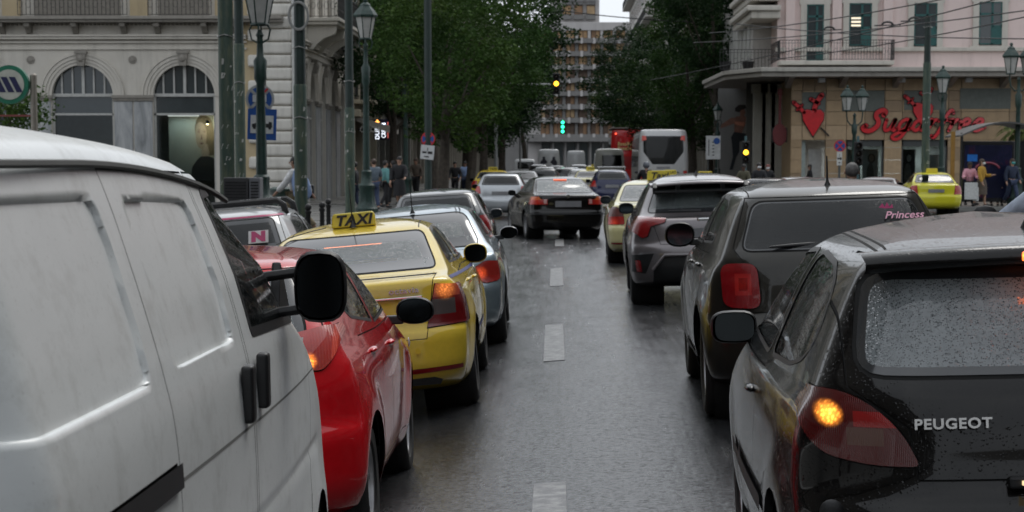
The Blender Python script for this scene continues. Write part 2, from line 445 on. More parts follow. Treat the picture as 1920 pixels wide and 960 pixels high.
    def cut(s, proj, poly, sel):
        bm = s.bm; n = len(poly)
        lo = [min(p[k] for p in poly) - .02 for k in (0, 1)]; hi = [max(p[k] for p in poly) + .02 for k in (0, 1)]
        cand = set(); box = {}; key = getattr(sel, 'pool', None)
        if not hasattr(s, 'pools'): s.pools = {}
        if key not in s.pools:
            lim = {'r': lambda f: f.normal.x > .1, 'l': lambda f: f.normal.x < -.1, 'b': lambda f: f.normal.y < .3, 'f': lambda f: f.normal.y > 0, None: lambda f: True}[key]
            s.pools[key] = {f for f in bm.faces if lim(f)}
        pool = s.pools[key]; ia, ib = {'side': (1, 2), 'top': (0, 1)}.get(proj, (0, 2))
        for f in [q for q in pool if not q.is_valid]: pool.discard(f)
        for f in pool:
            A = [v.co[ia] for v in f.verts]; a0, a1 = min(A), max(A)
            if a1 < lo[0] or a0 > hi[0]: continue
            A = [v.co[ib] for v in f.verts]; b0, b1 = min(A), max(A)
            if b1 < lo[1] or b0 > hi[1]: continue
            if not sel(f.calc_center_median(), f.normal): continue
            cand.add(f); box[f] = (a0, a1, b0, b1)
        for i in range(n):
            a, b = poly[i], poly[(i + 1) % n]
            e = (b[0] - a[0], b[1] - a[1])
            if abs(e[0]) + abs(e[1]) < 1e-6: continue
            nn = (-e[1], e[0]); ln = math.hypot(*nn); nn = (nn[0] / ln, nn[1] / ln); ee = (e[0] / ln, e[1] / ln)
            if proj == 'side': co, no = (0, a[0], a[1]), (0, nn[0], nn[1])
            elif proj == 'top': co, no = (a[0], a[1], 0), (nn[0], nn[1], 0)
            else: co, no = (a[0], 0, a[1]), (nn[0], 0, nn[1])
            sub = []; x0, x1 = min(a[0], b[0]), max(a[0], b[0]); z0, z1 = min(a[1], b[1]), max(a[1], b[1])
            for f in cand:
                q = box[f]
                if q[0] > x1 + 1e-4 or q[1] < x0 - 1e-4 or q[2] > z1 + 1e-4 or q[3] < z0 - 1e-4: continue
                P = [(v.co[ia], v.co[ib]) for v in f.verts]
                D = [(p[0] - a[0]) * nn[0] + (p[1] - a[1]) * nn[1] for p in P]
                if min(D) > -1e-6 or max(D) < 1e-6: continue
                T = [(p[0] - a[0]) * ee[0] + (p[1] - a[1]) * ee[1] for p in P]
                if max(T) < -1e-4 or min(T) > ln + 1e-4: continue
                sub.append(f)
            if not sub: continue
            dist = lambda v: (v.co[ia] - a[0]) * nn[0] + (v.co[ib] - a[1]) * nn[1]
            for q in {q for f in sub for q in f.edges}:
                v0, v1 = q.verts; d0, d1 = dist(v0), dist(v1)
                if d0 * d1 < 0 and min(abs(d0), abs(d1)) > 2e-5:
                    t = d0 / (d0 - d1); n0, n1 = Vector(v0[s.nl]), Vector(v1[s.nl])
                    nv = bmesh.utils.edge_split(q, v0, t)[1]; nv[s.nl] = n0.lerp(n1, t)
            for f in sub:
                todo = [f]
                while todo:
                    h = todo.pop(); vv = list(h.verts); dd = [dist(v) for v in vv]
                    if min(dd) > -3e-5 or max(dd) < 3e-5: continue
                    on = [v for v, d in zip(vv, dd) if abs(d) < 3e-5]; eds = [set(q.verts) for q in h.edges]
                    pr = [(p, q) for ii, p in enumerate(on) for q in on[ii + 1:] if {p, q} not in eds]
                    if not pr: continue
                    pr.sort(key=lambda w: -(w[0].co - w[1].co).length)
                    try: g = bmesh.utils.face_split(h, pr[0][0], pr[0][1])[0]
                    except ValueError: continue
                    if g is None: continue
                    g[s.reg] = h[s.reg]; h.normal_update(); g.normal_update(); cand.add(g); box[g] = box[f]
                    for p_ in s.pools.values():
                        if f in p_: p_.add(g)
                    todo += [h, g]
        return [f for f in cand if f.is_valid]
    def region(s, name, proj, poly, sel, only=None):
        faces = s.cut(proj, poly, sel); rid = s.names.get(name)
        if rid is None: rid = s.next; s.next += 1; s.names[name] = rid
        hit = []
        for f in faces:
            c = f.calc_center_median()
            if sel(c, f.normal) and inside(poly, *s._proj(proj, c)) and (only is None or f[s.reg] in only): f[s.reg] = rid; hit.append(f)
        return hit
    def press(s, poly, d_in, depth, sel):
        """a pressed panel: cut two outlines, sink everything inside the inner one; the sloping rim becomes region 'press'"""
        s.cut('side', poly, sel); inner = inset_poly(poly, d_in); faces = s.cut('side', inner, sel)
        pool = [f for f in s.pools[sel.pool] if f.is_valid and sel(f.calc_center_median(), f.normal)]
        rid = s.names.setdefault('press', s.next)
        if rid == s.next: s.next += 1
        vs = set()
        for f in pool:
            c = f.calc_center_median()
            if inside(inner, c[1], c[2]): vs.update(f.verts)
            elif inside(poly, c[1], c[2]): f[s.reg] = rid
        for v in vs: v.co -= Vector(v[s.nl]) * depth
    def extract(s, regs, name, mat, parent=None, off=0.0, flip=False, smooth=True, natural=False):
        regs = {s.names[r] if isinstance(r, str) else r for r in regs}
        idx = {}; vs = []; ns = []; fs = []
        for f in s.bm.faces:
            if f[s.reg] not in regs: continue
            q = []
            for v in f.verts:
                if v.index not in idx:
                    idx[v.index] = len(vs); nn = Vector(v[s.nl]); nn = nn.normalized() if nn.length > 1e-6 else v.normal
                    vs.append(v.co + nn * off); ns.append(-nn if flip else nn)
                q.append(idx[v.index])
            fs.append(q[::-1] if flip else q)
        if not fs: return None
        me = bpy.data.meshes.new(name); me.from_pydata(vs, [], fs)
        me.polygons.foreach_set('use_smooth', [True] * len(me.polygons)); me.materials.append(mat)
        me.update()
        if not natural: me.normals_split_custom_set_from_vertices([tuple(n) for n in ns])
        return link(bpy.data.objects.new(name, me), parent)
    def index(s): s.bm.verts.index_update(); s.bm.faces.index_update()
    def raycast_y(s, x, z):
        """y of the rear skin at lateral x, height z (nearest vertex estimate)"""
        best = None
        for v in s.bm.verts:
            if v.co.y < s.sp['L'] * .5:
                d = (v.co.x - x) ** 2 + (v.co.z - z) ** 2
                if best is None or d < best[0]: best = (d, v.co.y)
        return best[1]
    def surf_x(s, y, z):
        best = None
        for v in s.bm.verts:
            if v.co.x > .2:
                d = (v.co.y - y) ** 2 + (v.co.z - z) ** 2
                if best is None or d < best[0]: best = (d, v.co.x)
        return best[1]

BLACK = simple('black_plastic', (.012, .012, .013), .45, bump=.15, bscale=250)
RUBBER = simple('tyre_rubber', (.016, .016, .016), .75, var=.3, bump=.3, bscale=120)
WELL = simple('wheel_well_plastic', (.008, .008, .008), .9)
TRIM = simple('cabin_trim', (.035, .036, .038), .85, bump=.2, bscale=150)
SEAT = simple('seat_cloth', (.04, .042, .046), .9, var=.3, vscale=25, bump=.3, bscale=200)
ALLOY = simple('alloy_rim', (.42, .42, .43), .35, .85, vscale=12)
STEEL = simple('chrome_trim', (.6, .6, .6), .15, 1.0, var=.05)
GAP = simple('panel_gap_shadow_rubber', (.006, .006, .006), .9)
PLATE = simple('number_plate_plastic', (.24, .24, .25), .5)
PLATE_Y = simple('taxi_plate_plastic', (.32, .2, .06), .5)
RED = lampmat('tail_lens_red', (.32, .008, .01))
MIRG = simple('mirror_silver', (.065, .075, .082), .05, 1.0, var=.03)

def wheel(parent, x, y, r, side, rim='alloy', wd=.2, rr=None, steer=0.0):
    rr = rr or r * .66
    m = MB(); h = wd / 2
    m.lathe([(rr, -h * .82), (rr * 1.06, -h * .95), (r * .9, -h), (r * .965, -h * .86), (r, -h * .62), (r, -h * .2), (r - .007, -h * .17), (r - .007, -h * .1), (r, -h * .07), (r, h * .07), (r - .007, h * .1), (r - .007, h * .17), (r, h * .2),
             (r, h * .62), (r * .965, h * .86), (r * .9, h), (rr * 1.06, h * .95), (rr, h * .82)], axis='X', n=36, cap=False)
    w = m.build('wheel', RUBBER, parent, smooth=True); w.location = (x, y, r); w.rotation_euler = (0, 0, steer)
    q = MB(); s = 1 if side > 0 else -1; o = s * h * .55
    q.lathe([(rr, s * h * .84), (rr * .93, s * h * .8), (rr * .9, o * .2), (rr * .88, -s * h * .6)], axis='X', n=36, cap=False)
    q.lathe([(rr * .88, -s * h * .3), (.01, -s * h * .3)], axis='X', n=24, cap=False)
    if rim == 'alloy':
        q.lathe([(.001, o + s * .012), (rr * .2, o + s * .01), (rr * .22, o - s * .03)], axis='X', n=16, cap=False)
        for i in range(5):
            for dd in (-.2, .2):
                a = 2 * math.pi * i / 5 + dd * .6 + .3; a2 = 2 * math.pi * i / 5 + dd * 1.1 + .3
                p0 = Vector((0, math.cos(a), math.sin(a))); p1 = Vector((0, math.cos(a2), math.sin(a2)))
                t0 = Vector((0, -math.sin(a), math.cos(a)))
                A, B = p0 * rr * .12, p1 * rr * .95; tw0, tw1 = rr * .075, rr * .06
                vs = []
                for P, tw, ox in ((A, tw0, o), (B, tw1, o + s * .01)):
                    for k in (-1, 1):
                        for dx in (0, -s * .035): vs.append(P + t0 * tw * k + Vector((ox + dx, 0, 0)))
                q.add(vs, [(0, 1, 3, 2), (4, 6, 7, 5), (0, 4, 5, 1), (2, 3, 7, 6), (0, 2, 6, 4), (1, 5, 7, 3)])
    else:
        q.lathe([(.001, o + s * .02), (rr * .3, o + s * .012), (rr * .6, o - s * .01), (rr * .85, o + s * .01), (rr * .92, o)], axis='X', n=24, cap=False)
        for i in range(9):
            a = 2 * math.pi * i / 9; q.box((o + s * .004, math.cos(a) * rr * .66, math.sin(a) * rr * .66), (.02, rr * .2, rr * .1), rx=a)
    q.build('rim', ALLOY if rim != 'dark' else BLACK, w, smooth=True)
    return w
def door_mirror(parent, x, y, z, side, mat, w=.2, h=.15, shape=2.6, arm=.07, gmat=None, arms=1):
    """housing lofted from a flat rear rim to a rounded nose, on an arm; x is the skin it springs from"""
    s = side; m = MB(); cx = x + s * (arm + w / 2); n = 20; rings = []
    for (sc_, dy) in ((.93, .0), (1.0, .012), (1.0, .04), (.93, .08), (.75, .115), (.45, .135), (.05, .14)):
        ring = []
        for i in range(n):
            a = 2 * math.pi * i / n; c, q = math.cos(a), math.sin(a)
            ring.append((cx + s * w / 2 * sc_ * math.copysign(abs(c) ** (2 / shape), c), y + dy, z + h / 2 * sc_ * math.copysign(abs(q) ** (2 / shape), q)))
        rings.append(ring)
    vs = [p for r_ in rings for p in r_]; fs = []
    for j in range(len(rings) - 1):
        for i in range(n): k = (i + 1) % n; fs.append((j * n + i, j * n + k, (j + 1) * n + k, (j + 1) * n + i))
    fs.append(tuple(range(len(vs) - n, len(vs))))
    m.add(vs, fs)
    o = m.build('door_mirror', mat, parent, smooth=True)
    g = MB(); g.add([((p[0] - cx) * .93 + cx, y + .014 + s * (p[0] - cx) * .20 + (p[2] - z) * .03, (p[2] - z) * .93 + z) for p in rings[0]], [tuple(range(n))])
    g.build('mirror_glass', gmat or MIRG, o)
    a = MB()
    if arms == 1: a.box((x + s * (arm / 2 + .0), y + .05, z - h * .32), (arm + .08, .07, .05))
    else:
        for dz in (-.3, .22): a.tube([(x - s * .03, y + .04, z + h * dz - .02), (x + s * (arm + .05), y + .04, z + h * dz)], .017, 8)
    a.build('mirror_arm', BLACK, o, bev=.01)
    return o
def flatten(pts, k=1): return pts
def build_car(name, sp, loc, yaw=0.0, roll=None, label=None, cat='car', group=None, sz=1.0, sx=1.0, sy=1.0):
    """sp: profiles and lists of regions. The origin lies on the ground under the middle of the rear bumper."""
    root = empty(name, loc, yaw, label, cat, group)
    rl = roll if roll is not None else -math.atan((fall(loc[0] + .5, loc[1] + 2) - fall(loc[0] - .5, loc[1] + 2)))
    root.rotation_euler = (0, rl, yaw); root.scale = (sx, sy, sz)
    if roll is None: root.location.z = fall(loc[0], loc[1] + 2) + loc[2]
    L = sp['L']; S = Shell(sp); P = sp['paint']; near = sp.get('near', False)
    right = lambda c, n: c.x > .15 and n.x > .25
    left = lambda c, n: c.x < -.15 and n.x < -.25
    rear = lambda c, n: c.y < L * .5 and n.y < -.02
    front = lambda c, n: c.y > L * .5 and n.y > .02
    right.pool, left.pool, rear.pool, front.pool = 'r', 'l', 'b', 'f'
    R_ = sp['wheel_r']; AR = sp.get('arch_r', R_ + .045)
    for ay in sp['axles']:
        circ = [(ay + AR * math.cos(a), R_ + AR * math.sin(a) * 1.03) for a in np.linspace(0, 2 * math.pi, 26, endpoint=False)]
        for sel in (right, left):
            asel = lambda c, n, f=sel: f(c, n) or (abs(c.x) > .45 and c.z < .3 and (c.x > 0) == (f is right))
            S.region('arch', 'side', circ, asel)
    sides = ('r', 'l') if not sp.get('one_side') else (('r',) if sp['one_side'] > 0 else ('l',))
    for sd in sides:
        sel = right if sd == 'r' else left
        for i, d in enumerate(sp.get('doors', [])):
            S.region(f'dgap{sd}{i}', 'side', d, sel, only={0}); S.region(f'door{sd}{i}', 'side', inset_poly(d, .006), sel, only={S.names[f'dgap{sd}{i}']}) if f'dgap{sd}{i}' in S.names else None
        for i, d in enumerate(sp.get('seams', [])):
            S.region(f'seam{sd}', 'side', d, sel, only=None)
        for i, wpoly in enumerate(sp.get('side_windows', [])):
            wp = round_poly(wpoly, sp.get('win_r', .03), 3)
            S.region(f'seal{sd}', 'side', wp, sel); S.region(f'win{sd}{i}', 'side', inset_poly(wp, sp.get('seal', .016)), sel)
    for (pp, di, dp) in sp.get('press', []):
        for sd in sides: S.press(round_poly(pp, .07, 4), di, dp, right if sd == 'r' else left)
    if 'lid' in sp:
        S.region('lidgap', 'rear', sp['lid'], rear, only={0}); S.region('lid', 'rear', inset_poly(sp['lid'], .006), rear, only={S.names['lidgap']})
    if 'rear_window' in sp:
        wp = round_poly(sp['rear_window'], sp.get('rwin_r', .06), 4)
        S.region('rseal', 'rear', wp, rear); S.region('rborder', 'rear', inset_poly(wp, .012), rear); S.region('rwin', 'rear', inset_poly(wp, sp.get('rborder', .05)), rear)
    if 'windscreen' in sp:
        wp = round_poly(sp['windscreen'], .06, 3); S.region('fwin', 'front', wp, front)
    for i, lp in enumerate(sp.get('lamps', [])):
        poly = lp['poly']
        for sd in ('r', 'l'):
            pp = poly if sd == 'r' else [(-a, b) for a, b in poly][::-1]
            ym = lp.get('ymax', .6)
            lsel = lambda c, n, ym=ym: c.y < ym and n.y < .15
            lsel.pool = 'b'
            S.region(f'lampgap{sd}{i}', 'rear', inset_poly(pp, -.004), lsel); S.region(f'lamp{sd}{i}', 'rear', pp, lsel)
    for i, xp in enumerate(sp.get('extra', [])):
        for sd in (('r', 'l') if xp.get('both', True) else ('c',)):
            pp = xp['poly'] if sd != 'l' else ([(-a, b) for a, b in xp['poly']][::-1] if xp['proj'] == 'rear' else xp['poly'])
            sel = rear if xp['proj'] == 'rear' else ((lambda c, n: n.z > .15) if xp['proj'] == 'top' else (right if sd == 'r' else left))
            if sd == 'l' and xp['proj'] == 'top': pp = [(-a, b) for a, b in xp['poly']][::-1]
            S.region(f'x{i}{sd}', xp['proj'], pp, sel, only=xp.get('only'))
    S.index()
    used = lambda k: k in S.names
    body_regs = [0]
    S.extract(body_regs, 'body', P, root)
    # cabin lining: the same skin 3 cm inside, openings left open
    S.extract([0] + [k for k in S.names if k.startswith(('door', 'lid', 'dgap', 'seam', 'lamp', 'x', 'press'))], 'cabin_lining', sp.get('lining', TRIM), root, off=-.03, flip=True)
    if used('press'): S.extract(['press'], 'pressed_rim', P, root, natural=True)
    gapregs = [k for k in S.names if k.startswith(('dgap', 'lidgap', 'lampgap', 'seam'))]
    if gapregs: S.extract(gapregs, 'panel_gaps', GAP, root, off=-.005)
    for sd in sides:
        for i, d in enumerate(sp.get('doors', [])):
            if used(f'door{sd}{i}'):
                dr = S.extract([f'door{sd}{i}'], 'door', P, root)
                if dr and i < len(sp.get('handles', [])):
                    hy, hz = sp['handles'][i]; hx = S.surf_x(hy, hz); h = MB(); s_ = 1 if sd == 'r' else -1
                    h.sphere((0, 0, 0), (.022, .085, .016), 12, 8)
                    ho = h.build('handle', sp.get('handle_mat', P), dr, smooth=True); ho.location = (s_ * (hx + .012), hy, hz)
        if used(f'seal{sd}'): S.extract([f'seal{sd}'], 'window_seal', sp.get('seal_mat', BLACK), root, off=.002)
        for i in range(len(sp.get('side_windows', []))):
            if used(f'win{sd}{i}'): S.extract([f'win{sd}{i}'], 'side_window', sp['glass'], root, off=-.004)
    if used('lid'): S.extract(['lid'], 'tailgate', P, root)
    if used('rwin'):
        S.extract(['rseal'], 'window_seal', GAP, root, off=-.002); S.extract(['rborder'], 'window_border', sp.get('border_mat', MATS['glass_border']), root, off=.001)
        S.extract(['rwin'], 'rear_window', sp.get('rear_glass', sp['glass']), root, off=.001)
    if used('fwin'): S.extract(['fwin'], 'windscreen', sp['glass'], root, off=-.002)
    for i, lp in enumerate(sp.get('lamps', [])):
        for sd in ('r', 'l'):
            if used(f'lamp{sd}{i}'):
                mt = lp['mat'] if sd == 'r' or 'mat_l' not in lp else lp['mat_l']
                S.extract([f'lamp{sd}{i}'], lp.get('name', 'tail_lamp'), mt, root, off=lp.get('off', .006))
    for i, xp in enumerate(sp.get('extra', [])):
        for sd in ('r', 'l', 'c'):
            if used(f'x{i}{sd}'): S.extract([f'x{i}{sd}'], xp['name'], xp['mat'], root, off=xp.get('off', .003))
    # wheels in lined wells
    for k, ay in enumerate(sp['axles']):
        for s in (1, -1):
            x = s * (S.surf_x(ay, R_ + AR + .04) - sp.get('inset', .03) - .1)
            wheel(root, x, ay, R_, s, sp.get('rim', 'alloy'), sp.get('tyre_w', .2), sp.get('rim_r'))
            m = MB(); e = abs(x) + .045
            m.lathe([(AR + .012, s * e), (AR + .012, s * (e - .34)), (.02, s * (e - .34))], (0, ay, R_), 'X', 24, cap=False)
            m.build('wheel_well', WELL, root, smooth=True)
    # seats
    bz = sp.get('belt', .95); zt = sp['H']
    if sp.get('seats', True):
        for (sy_, n_) in ((L * .30, 3), (L * .5, 2)):
            m = MB(); wd = .44 if n_ == 3 else .5
            xs_ = (-.46, 0, .46) if n_ == 3 else (-.37, .37)
            for x in xs_:
                m.box((x, sy_, bz - .18), (wd, .13, .55), rx=.18); m.box((x, sy_ + .22, bz - .42), (wd, .45, .14))
            m.build('rear_seat' if n_ == 3 else 'front_seats', SEAT, root, bev=.05, bseg=3)
            for x in xs_:
                if n_ == 3 and x == 0: continue
                q = MB(); q.box((x, sy_ - .07, bz + .19), (.26, .1, .17), rx=.15); q.build('headrest', SEAT, root, bev=.045, bseg=3)
        m = MB(); m.box((0, L * .69, bz - .08), (1.3, .4, .22)); m.build('dashboard', TRIM, root, bev=.06, bseg=3)
    for s in (1, -1):
        if sp.get('mirror'):
            k = sp['mirror']; door_mirror(root, s * (S.surf_x(k['y'], k['z']) - .02), k['y'], k['z'], s, k.get('mat', P), k.get('w', .2), k.get('h', .15), k.get('shape', 2.6), k.get('arm', .06))
    return root, S
def plate(root, y, z, w=.52, h=.11, mat=None, rx=0.0, x=0, band=False):
    m = MB(); m.box((x, y, z), (w, .012, h), rx=rx); o = m.build('number_plate', mat or PLATE, root, bev=.003)
    if band:
        b = MB(); b.box((x - w / 2 + .025, y - .008, z), (.045, .004, h - .012), rx=rx); b.build('plate_band', simple('plate_blue', (.02, .08, .35), .4), o)
    return o
def taxi_sign(root, y, z, w=.36, h=.13, txt='TAXI', mat=None, x=0.0, shear=.25, size=.115, lean=0.0):
    m = MB(); n = []
    for k, (sc_, dz) in enumerate(((1, 0), (1.0, .02), (.97, h * .75), (.92, h * .95), (.84, h))):
        for (a, b) in ((-1, -1), (1, -1), (1, 1), (-1, 1)): n.append((x + a * w / 2 * sc_, y + b * .06 * (1.1 - .35 * dz / h), z + dz))
    fs = [(k * 4 + i, k * 4 + (i + 1) % 4, k * 4 + 4 + (i + 1) % 4, k * 4 + 4 + i) for k in range(4) for i in range(4)] + [(3, 2, 1, 0), (16, 17, 18, 19)]
    m.add(n, fs); o = m.build('roof_sign', mat, root, bev=.012, bseg=3)
    b = MB(); b.box((x, y, z - .004), (w * .9, .1, .03)); b.build('sign_base', BLACK, o)
    if txt: text_mesh('sign_lettering', txt, size, BLACK, o, .001, shear, .004, (x, y - .064, z + h * .46), (math.pi / 2 - .1, 0, 0), sx=1.12, spacing=1.05)
    return o
def aerial(root, x, y, z, h, lean=.2, r=.004):
    m = MB(); m.lathe([(.03, 0), (.024, .012), (.012, .035), (r, .06)], (x, y, z), n=12); m.tube([(x, y, z + .04), (x, y - h * lean * .5, z + h * .55), (x, y - h * lean, z + h)], [r * 1.2, r, r * .7], 6)
    return m.build('aerial', BLACK, root, smooth=True)

def roof_seam(x0, y0, x1, y1, w=.008): return dict(name='roof_seam', proj='top', poly=[(x0, y0), (x0 + w, y0), (x1 + w, y1), (x1, y1)], mat=GAP, off=.001)
# ------------------------------------------------------------------ car kinds
simple('glass_border', (.035, .037, .04), .12, coat=.6)
GLASS = glassmat('car_glass', (.30, .34, .34), 1.55, rain=.0)
GLASS_WET = glassmat('wet_car_glass', (.42, .46, .46), 1.7, rain=.5, rscale=120, film=.42, filmcol=(.42, .48, .48))
GLASS_NEAR = glassmat('rainy_rear_glass', (.55, .58, .58), 1.6, rain=.6, rscale=140, film=.62, filmcol=(.56, .61, .63))
GLASS_DARK = glassmat('privacy_glass', (.07, .075, .075), 1.5, rain=.25, rscale=140, film=.03)
GLASS_SIDE = glassmat('wet_side_glass', (.3, .33, .33), 1.6, rain=.4, rscale=150, film=.05)

def sedan_spec(paint_, **k):
    sp = dict(L=4.55, H=1.43, paint=paint_, glass=GLASS, axles=(.98, 3.56), wheel_r=.31, belt=.95,
        rear=[(.20, .22), (.28, .06), (.42, .0), (.58, .0), (.635, .02), (.66, .055), (.92, .075), (.985, .085), (1.01, .14), (1.025, .30), (1.04, .44), (1.07, .56), (1.30, 1.12), (1.36, 1.32), (1.395, 1.6), (1.415, 1.95), (1.425, 2.3)],
        front=[(.20, 4.40), (.28, 4.52), (.45, 4.55), (.62, 4.52), (.72, 4.42), (.80, 4.15), (.88, 3.80), (.95, 3.40), (1.0, 3.22), (1.06, 3.08), (1.30, 2.66), (1.36, 2.54), (1.395, 2.46), (1.415, 2.4), (1.425, 2.36)],
        width=[(.20, .76), (.26, .82), (.45, .872), (.62, .885), (.80, .875), (.92, .845), (.985, .80), (1.02, .765), (1.06, .74), (1.30, .60), (1.345, .555), (1.375, .49), (1.40, .38), (1.418, .2), (1.425, .01)],
        rx=[(.2, .34), (.9, .28), (1.02, .14), (1.3, .10), (1.43, .05)], ry=[(.2, .22), (.9, .16), (1.02, .14), (1.3, .12), (1.43, .05)],
        bow=[(.2, .07), (1.0, .06), (1.3, .10), (1.43, .1)], tr=[(.2, .05), (1.0, .06), (1.3, .10), (1.43, .1)],
        side_windows=[[(1.02, 1.09), (1.22, 1.265), (1.42, 1.325), (1.80, 1.345), (1.82, 1.05), (1.05, 1.065)], [(1.88, 1.345), (2.34, 1.335), (2.62, 1.24), (2.98, 1.06), (1.90, 1.045)]],
        rear_window=[(-.66, 1.055), (.66, 1.055), (.53, 1.335), (-.53, 1.335)], windscreen=[(-.62, 1.06), (.62, 1.06), (.5, 1.345), (-.5, 1.345)],
        lid=[(-.63, .66), (.63, .66), (.60, 1.0), (.66, 1.035), (-.66, 1.035), (-.60, 1.0)],
        lamps=[dict(poly=[(.585, .68), (.95, .69), (.95, .955), (.62, .985)], mat=RED, ymax=.34)],
        doors=[], mirror=dict(y=2.85, z=.99))
    sp.update(k); return sp
def hatch_spec(paint_, **k):
    sp = dict(L=3.95, H=1.46, paint=paint_, glass=GLASS, axles=(.66, 3.14), wheel_r=.305, belt=.97,
        rear=[(.20, .22), (.28, .06), (.42, .0), (.58, .0), (.64, .02), (.67, .06), (.85, .09), (1.0, .13), (1.08, .17), (1.34, .42), (1.385, .48), (1.415, .62), (1.44, .95), (1.455, 1.4), (1.46, 1.85)],
        front=[(.20, 3.80), (.28, 3.92), (.45, 3.95), (.64, 3.90), (.75, 3.72), (.85, 3.35), (.93, 3.05), (1.0, 2.90), (1.06, 2.80), (1.34, 2.34), (1.385, 2.24), (1.415, 2.14), (1.44, 2.06), (1.455, 1.98), (1.46, 1.92)],
        width=[(.20, .74), (.27, .80), (.45, .842), (.65, .85), (.82, .842), (.94, .81), (1.0, .775), (1.06, .75), (1.32, .62), (1.37, .58), (1.41, .51), (1.438, .38), (1.454, .2), (1.46, .01)],
        rx=[(.2, .36), (.9, .30), (1.05, .2), (1.3, .16), (1.46, .05)], ry=[(.2, .26), (.9, .22), (1.05, .2), (1.3, .16), (1.46, .05)],
        bow=[(.2, .07), (1.0, .08), (1.3, .10), (1.46, .1)], tr=[(.2, .05), (1.0, .07), (1.3, .12), (1.46, .12)],
        side_windows=[[(.72, 1.14), (.86, 1.30), (1.12, 1.355), (1.62, 1.375), (1.64, 1.03), (.80, 1.06)], [(1.70, 1.375), (2.06, 1.36), (2.34, 1.26), (2.72, 1.05), (1.72, 1.02)]],
        rear_window=[(-.60, 1.07), (.60, 1.07), (.50, 1.365), (-.50, 1.365)], windscreen=[(-.6, 1.06), (.6, 1.06), (.48, 1.37), (-.48, 1.37)],
        lid=[(-.60, .67), (.60, .67), (.60, .98), (.66, 1.1), (.55, 1.385), (-.55, 1.385), (-.66, 1.1), (-.60, .98)],
        lamps=[dict(poly=[(.60, .80), (.95, .80), (.95, 1.04), (.64, 1.04)], mat=RED, ymax=.42)],
        doors=[], mirror=dict(y=2.62, z=1.0))
    sp.update(k); return sp
def suv_spec(paint_, **k):
    sp = dict(L=4.26, H=1.58, paint=paint_, glass=GLASS, axles=(.80, 3.38), wheel_r=.345, belt=1.04, arch_r=.40,
        rear=[(.24, .24), (.32, .07), (.48, .0), (.64, .0), (.69, .03), (.72, .07), (.95, .09), (1.08, .12), (1.15, .18), (1.42, .40), (1.485, .48), (1.52, .62), (1.555, 1.0), (1.573, 1.5), (1.58, 1.95)],
        front=[(.24, 4.10), (.32, 4.22), (.5, 4.26), (.74, 4.2), (.88, 4.0), (.98, 3.55), (1.05, 3.2), (1.1, 3.05), (1.15, 2.95), (1.42, 2.5), (1.485, 2.38), (1.52, 2.28), (1.555, 2.16), (1.573, 2.08), (1.58, 2.02)],
        width=[(.24, .79), (.32, .85), (.5, .89), (.72, .90), (.9, .885), (1.02, .85), (1.08, .81), (1.14, .785), (1.42, .655), (1.475, .61), (1.515, .54), (1.55, .40), (1.572, .2), (1.58, .01)],
        rx=[(.2, .40), (.95, .34), (1.1, .22), (1.4, .18), (1.58, .05)], ry=[(.2, .28), (.95, .26), (1.1, .22), (1.4, .18), (1.58, .05)],
        bow=[(.2, .08), (1.0, .09), (1.4, .12), (1.58, .1)], tr=[(.2, .05), (1.0, .08), (1.4, .13), (1.58, .12)],
        side_windows=[[(.85, 1.22), (1.0, 1.40), (1.3, 1.455), (1.78, 1.475), (1.80, 1.12), (.95, 1.15)], [(1.86, 1.475), (2.2, 1.46), (2.5, 1.36), (2.88, 1.14), (1.88, 1.11)]],
        rear_window=[(-.63, 1.145), (.63, 1.145), (.53, 1.455), (-.53, 1.455)], windscreen=[(-.62, 1.14), (.62, 1.14), (.5, 1.47), (-.5, 1.47)],
        lid=[(-.58, .74), (.58, .74), (.58, 1.0), (.68, 1.15), (.57, 1.475), (-.57, 1.475), (-.68, 1.15), (-.58, 1.0)],
        lamps=[dict(poly=[(.55, .80), (.74, .80), (.74, 1.05), (.55, 1.05)], mat=RED, ymax=.4)],
        doors=[], mirror=dict(y=2.75, z=1.1))
    sp.update(k); return sp
# ------------------------------------------------------------------ the near cars
P_BLACK = paint('wet_black_paint', (.005, .0045, .0045), .0, .22, coat=.5, rain=.2, rscale=110, dirt=.05)
P_OLIVE = paint('dark_olive_grey_metallic', (.026, .0245, .020), .3, .34, coat=.7, rain=.08, rscale=130, dirt=.1)
P_GREY = paint('violet_grey_metallic', (.20, .18, .185), .5, .34, rain=.1, dirt=.1)
P_RED = paint('bright_red_paint', (.62, .008, .014), .0, .25, rain=.06, rscale=120, dirt=.08)
P_YEL = paint('taxi_yellow_paint', (.80, .58, .055), .0, .34, rain=.1, rscale=120, dirt=.12, dirtcol=(.30, .23, .07))
P_CREAM = paint('pale_yellow_paint', (.72, .66, .34), .0, .34, dirt=.1, dirtcol=(.3, .27, .15))
P_SILVER = paint('pale_blue_silver_metallic', (.30, .375, .425), .6, .34, rain=.1, dirt=.1)
P_BMW = paint('black_brown_paint', (.006, .005, .0045), .0, .2, coat=.7, dirt=.03)
P_DGREY = paint('dark_grey_roof_paint', (.09, .095, .10), .4, .4, dirt=.1)

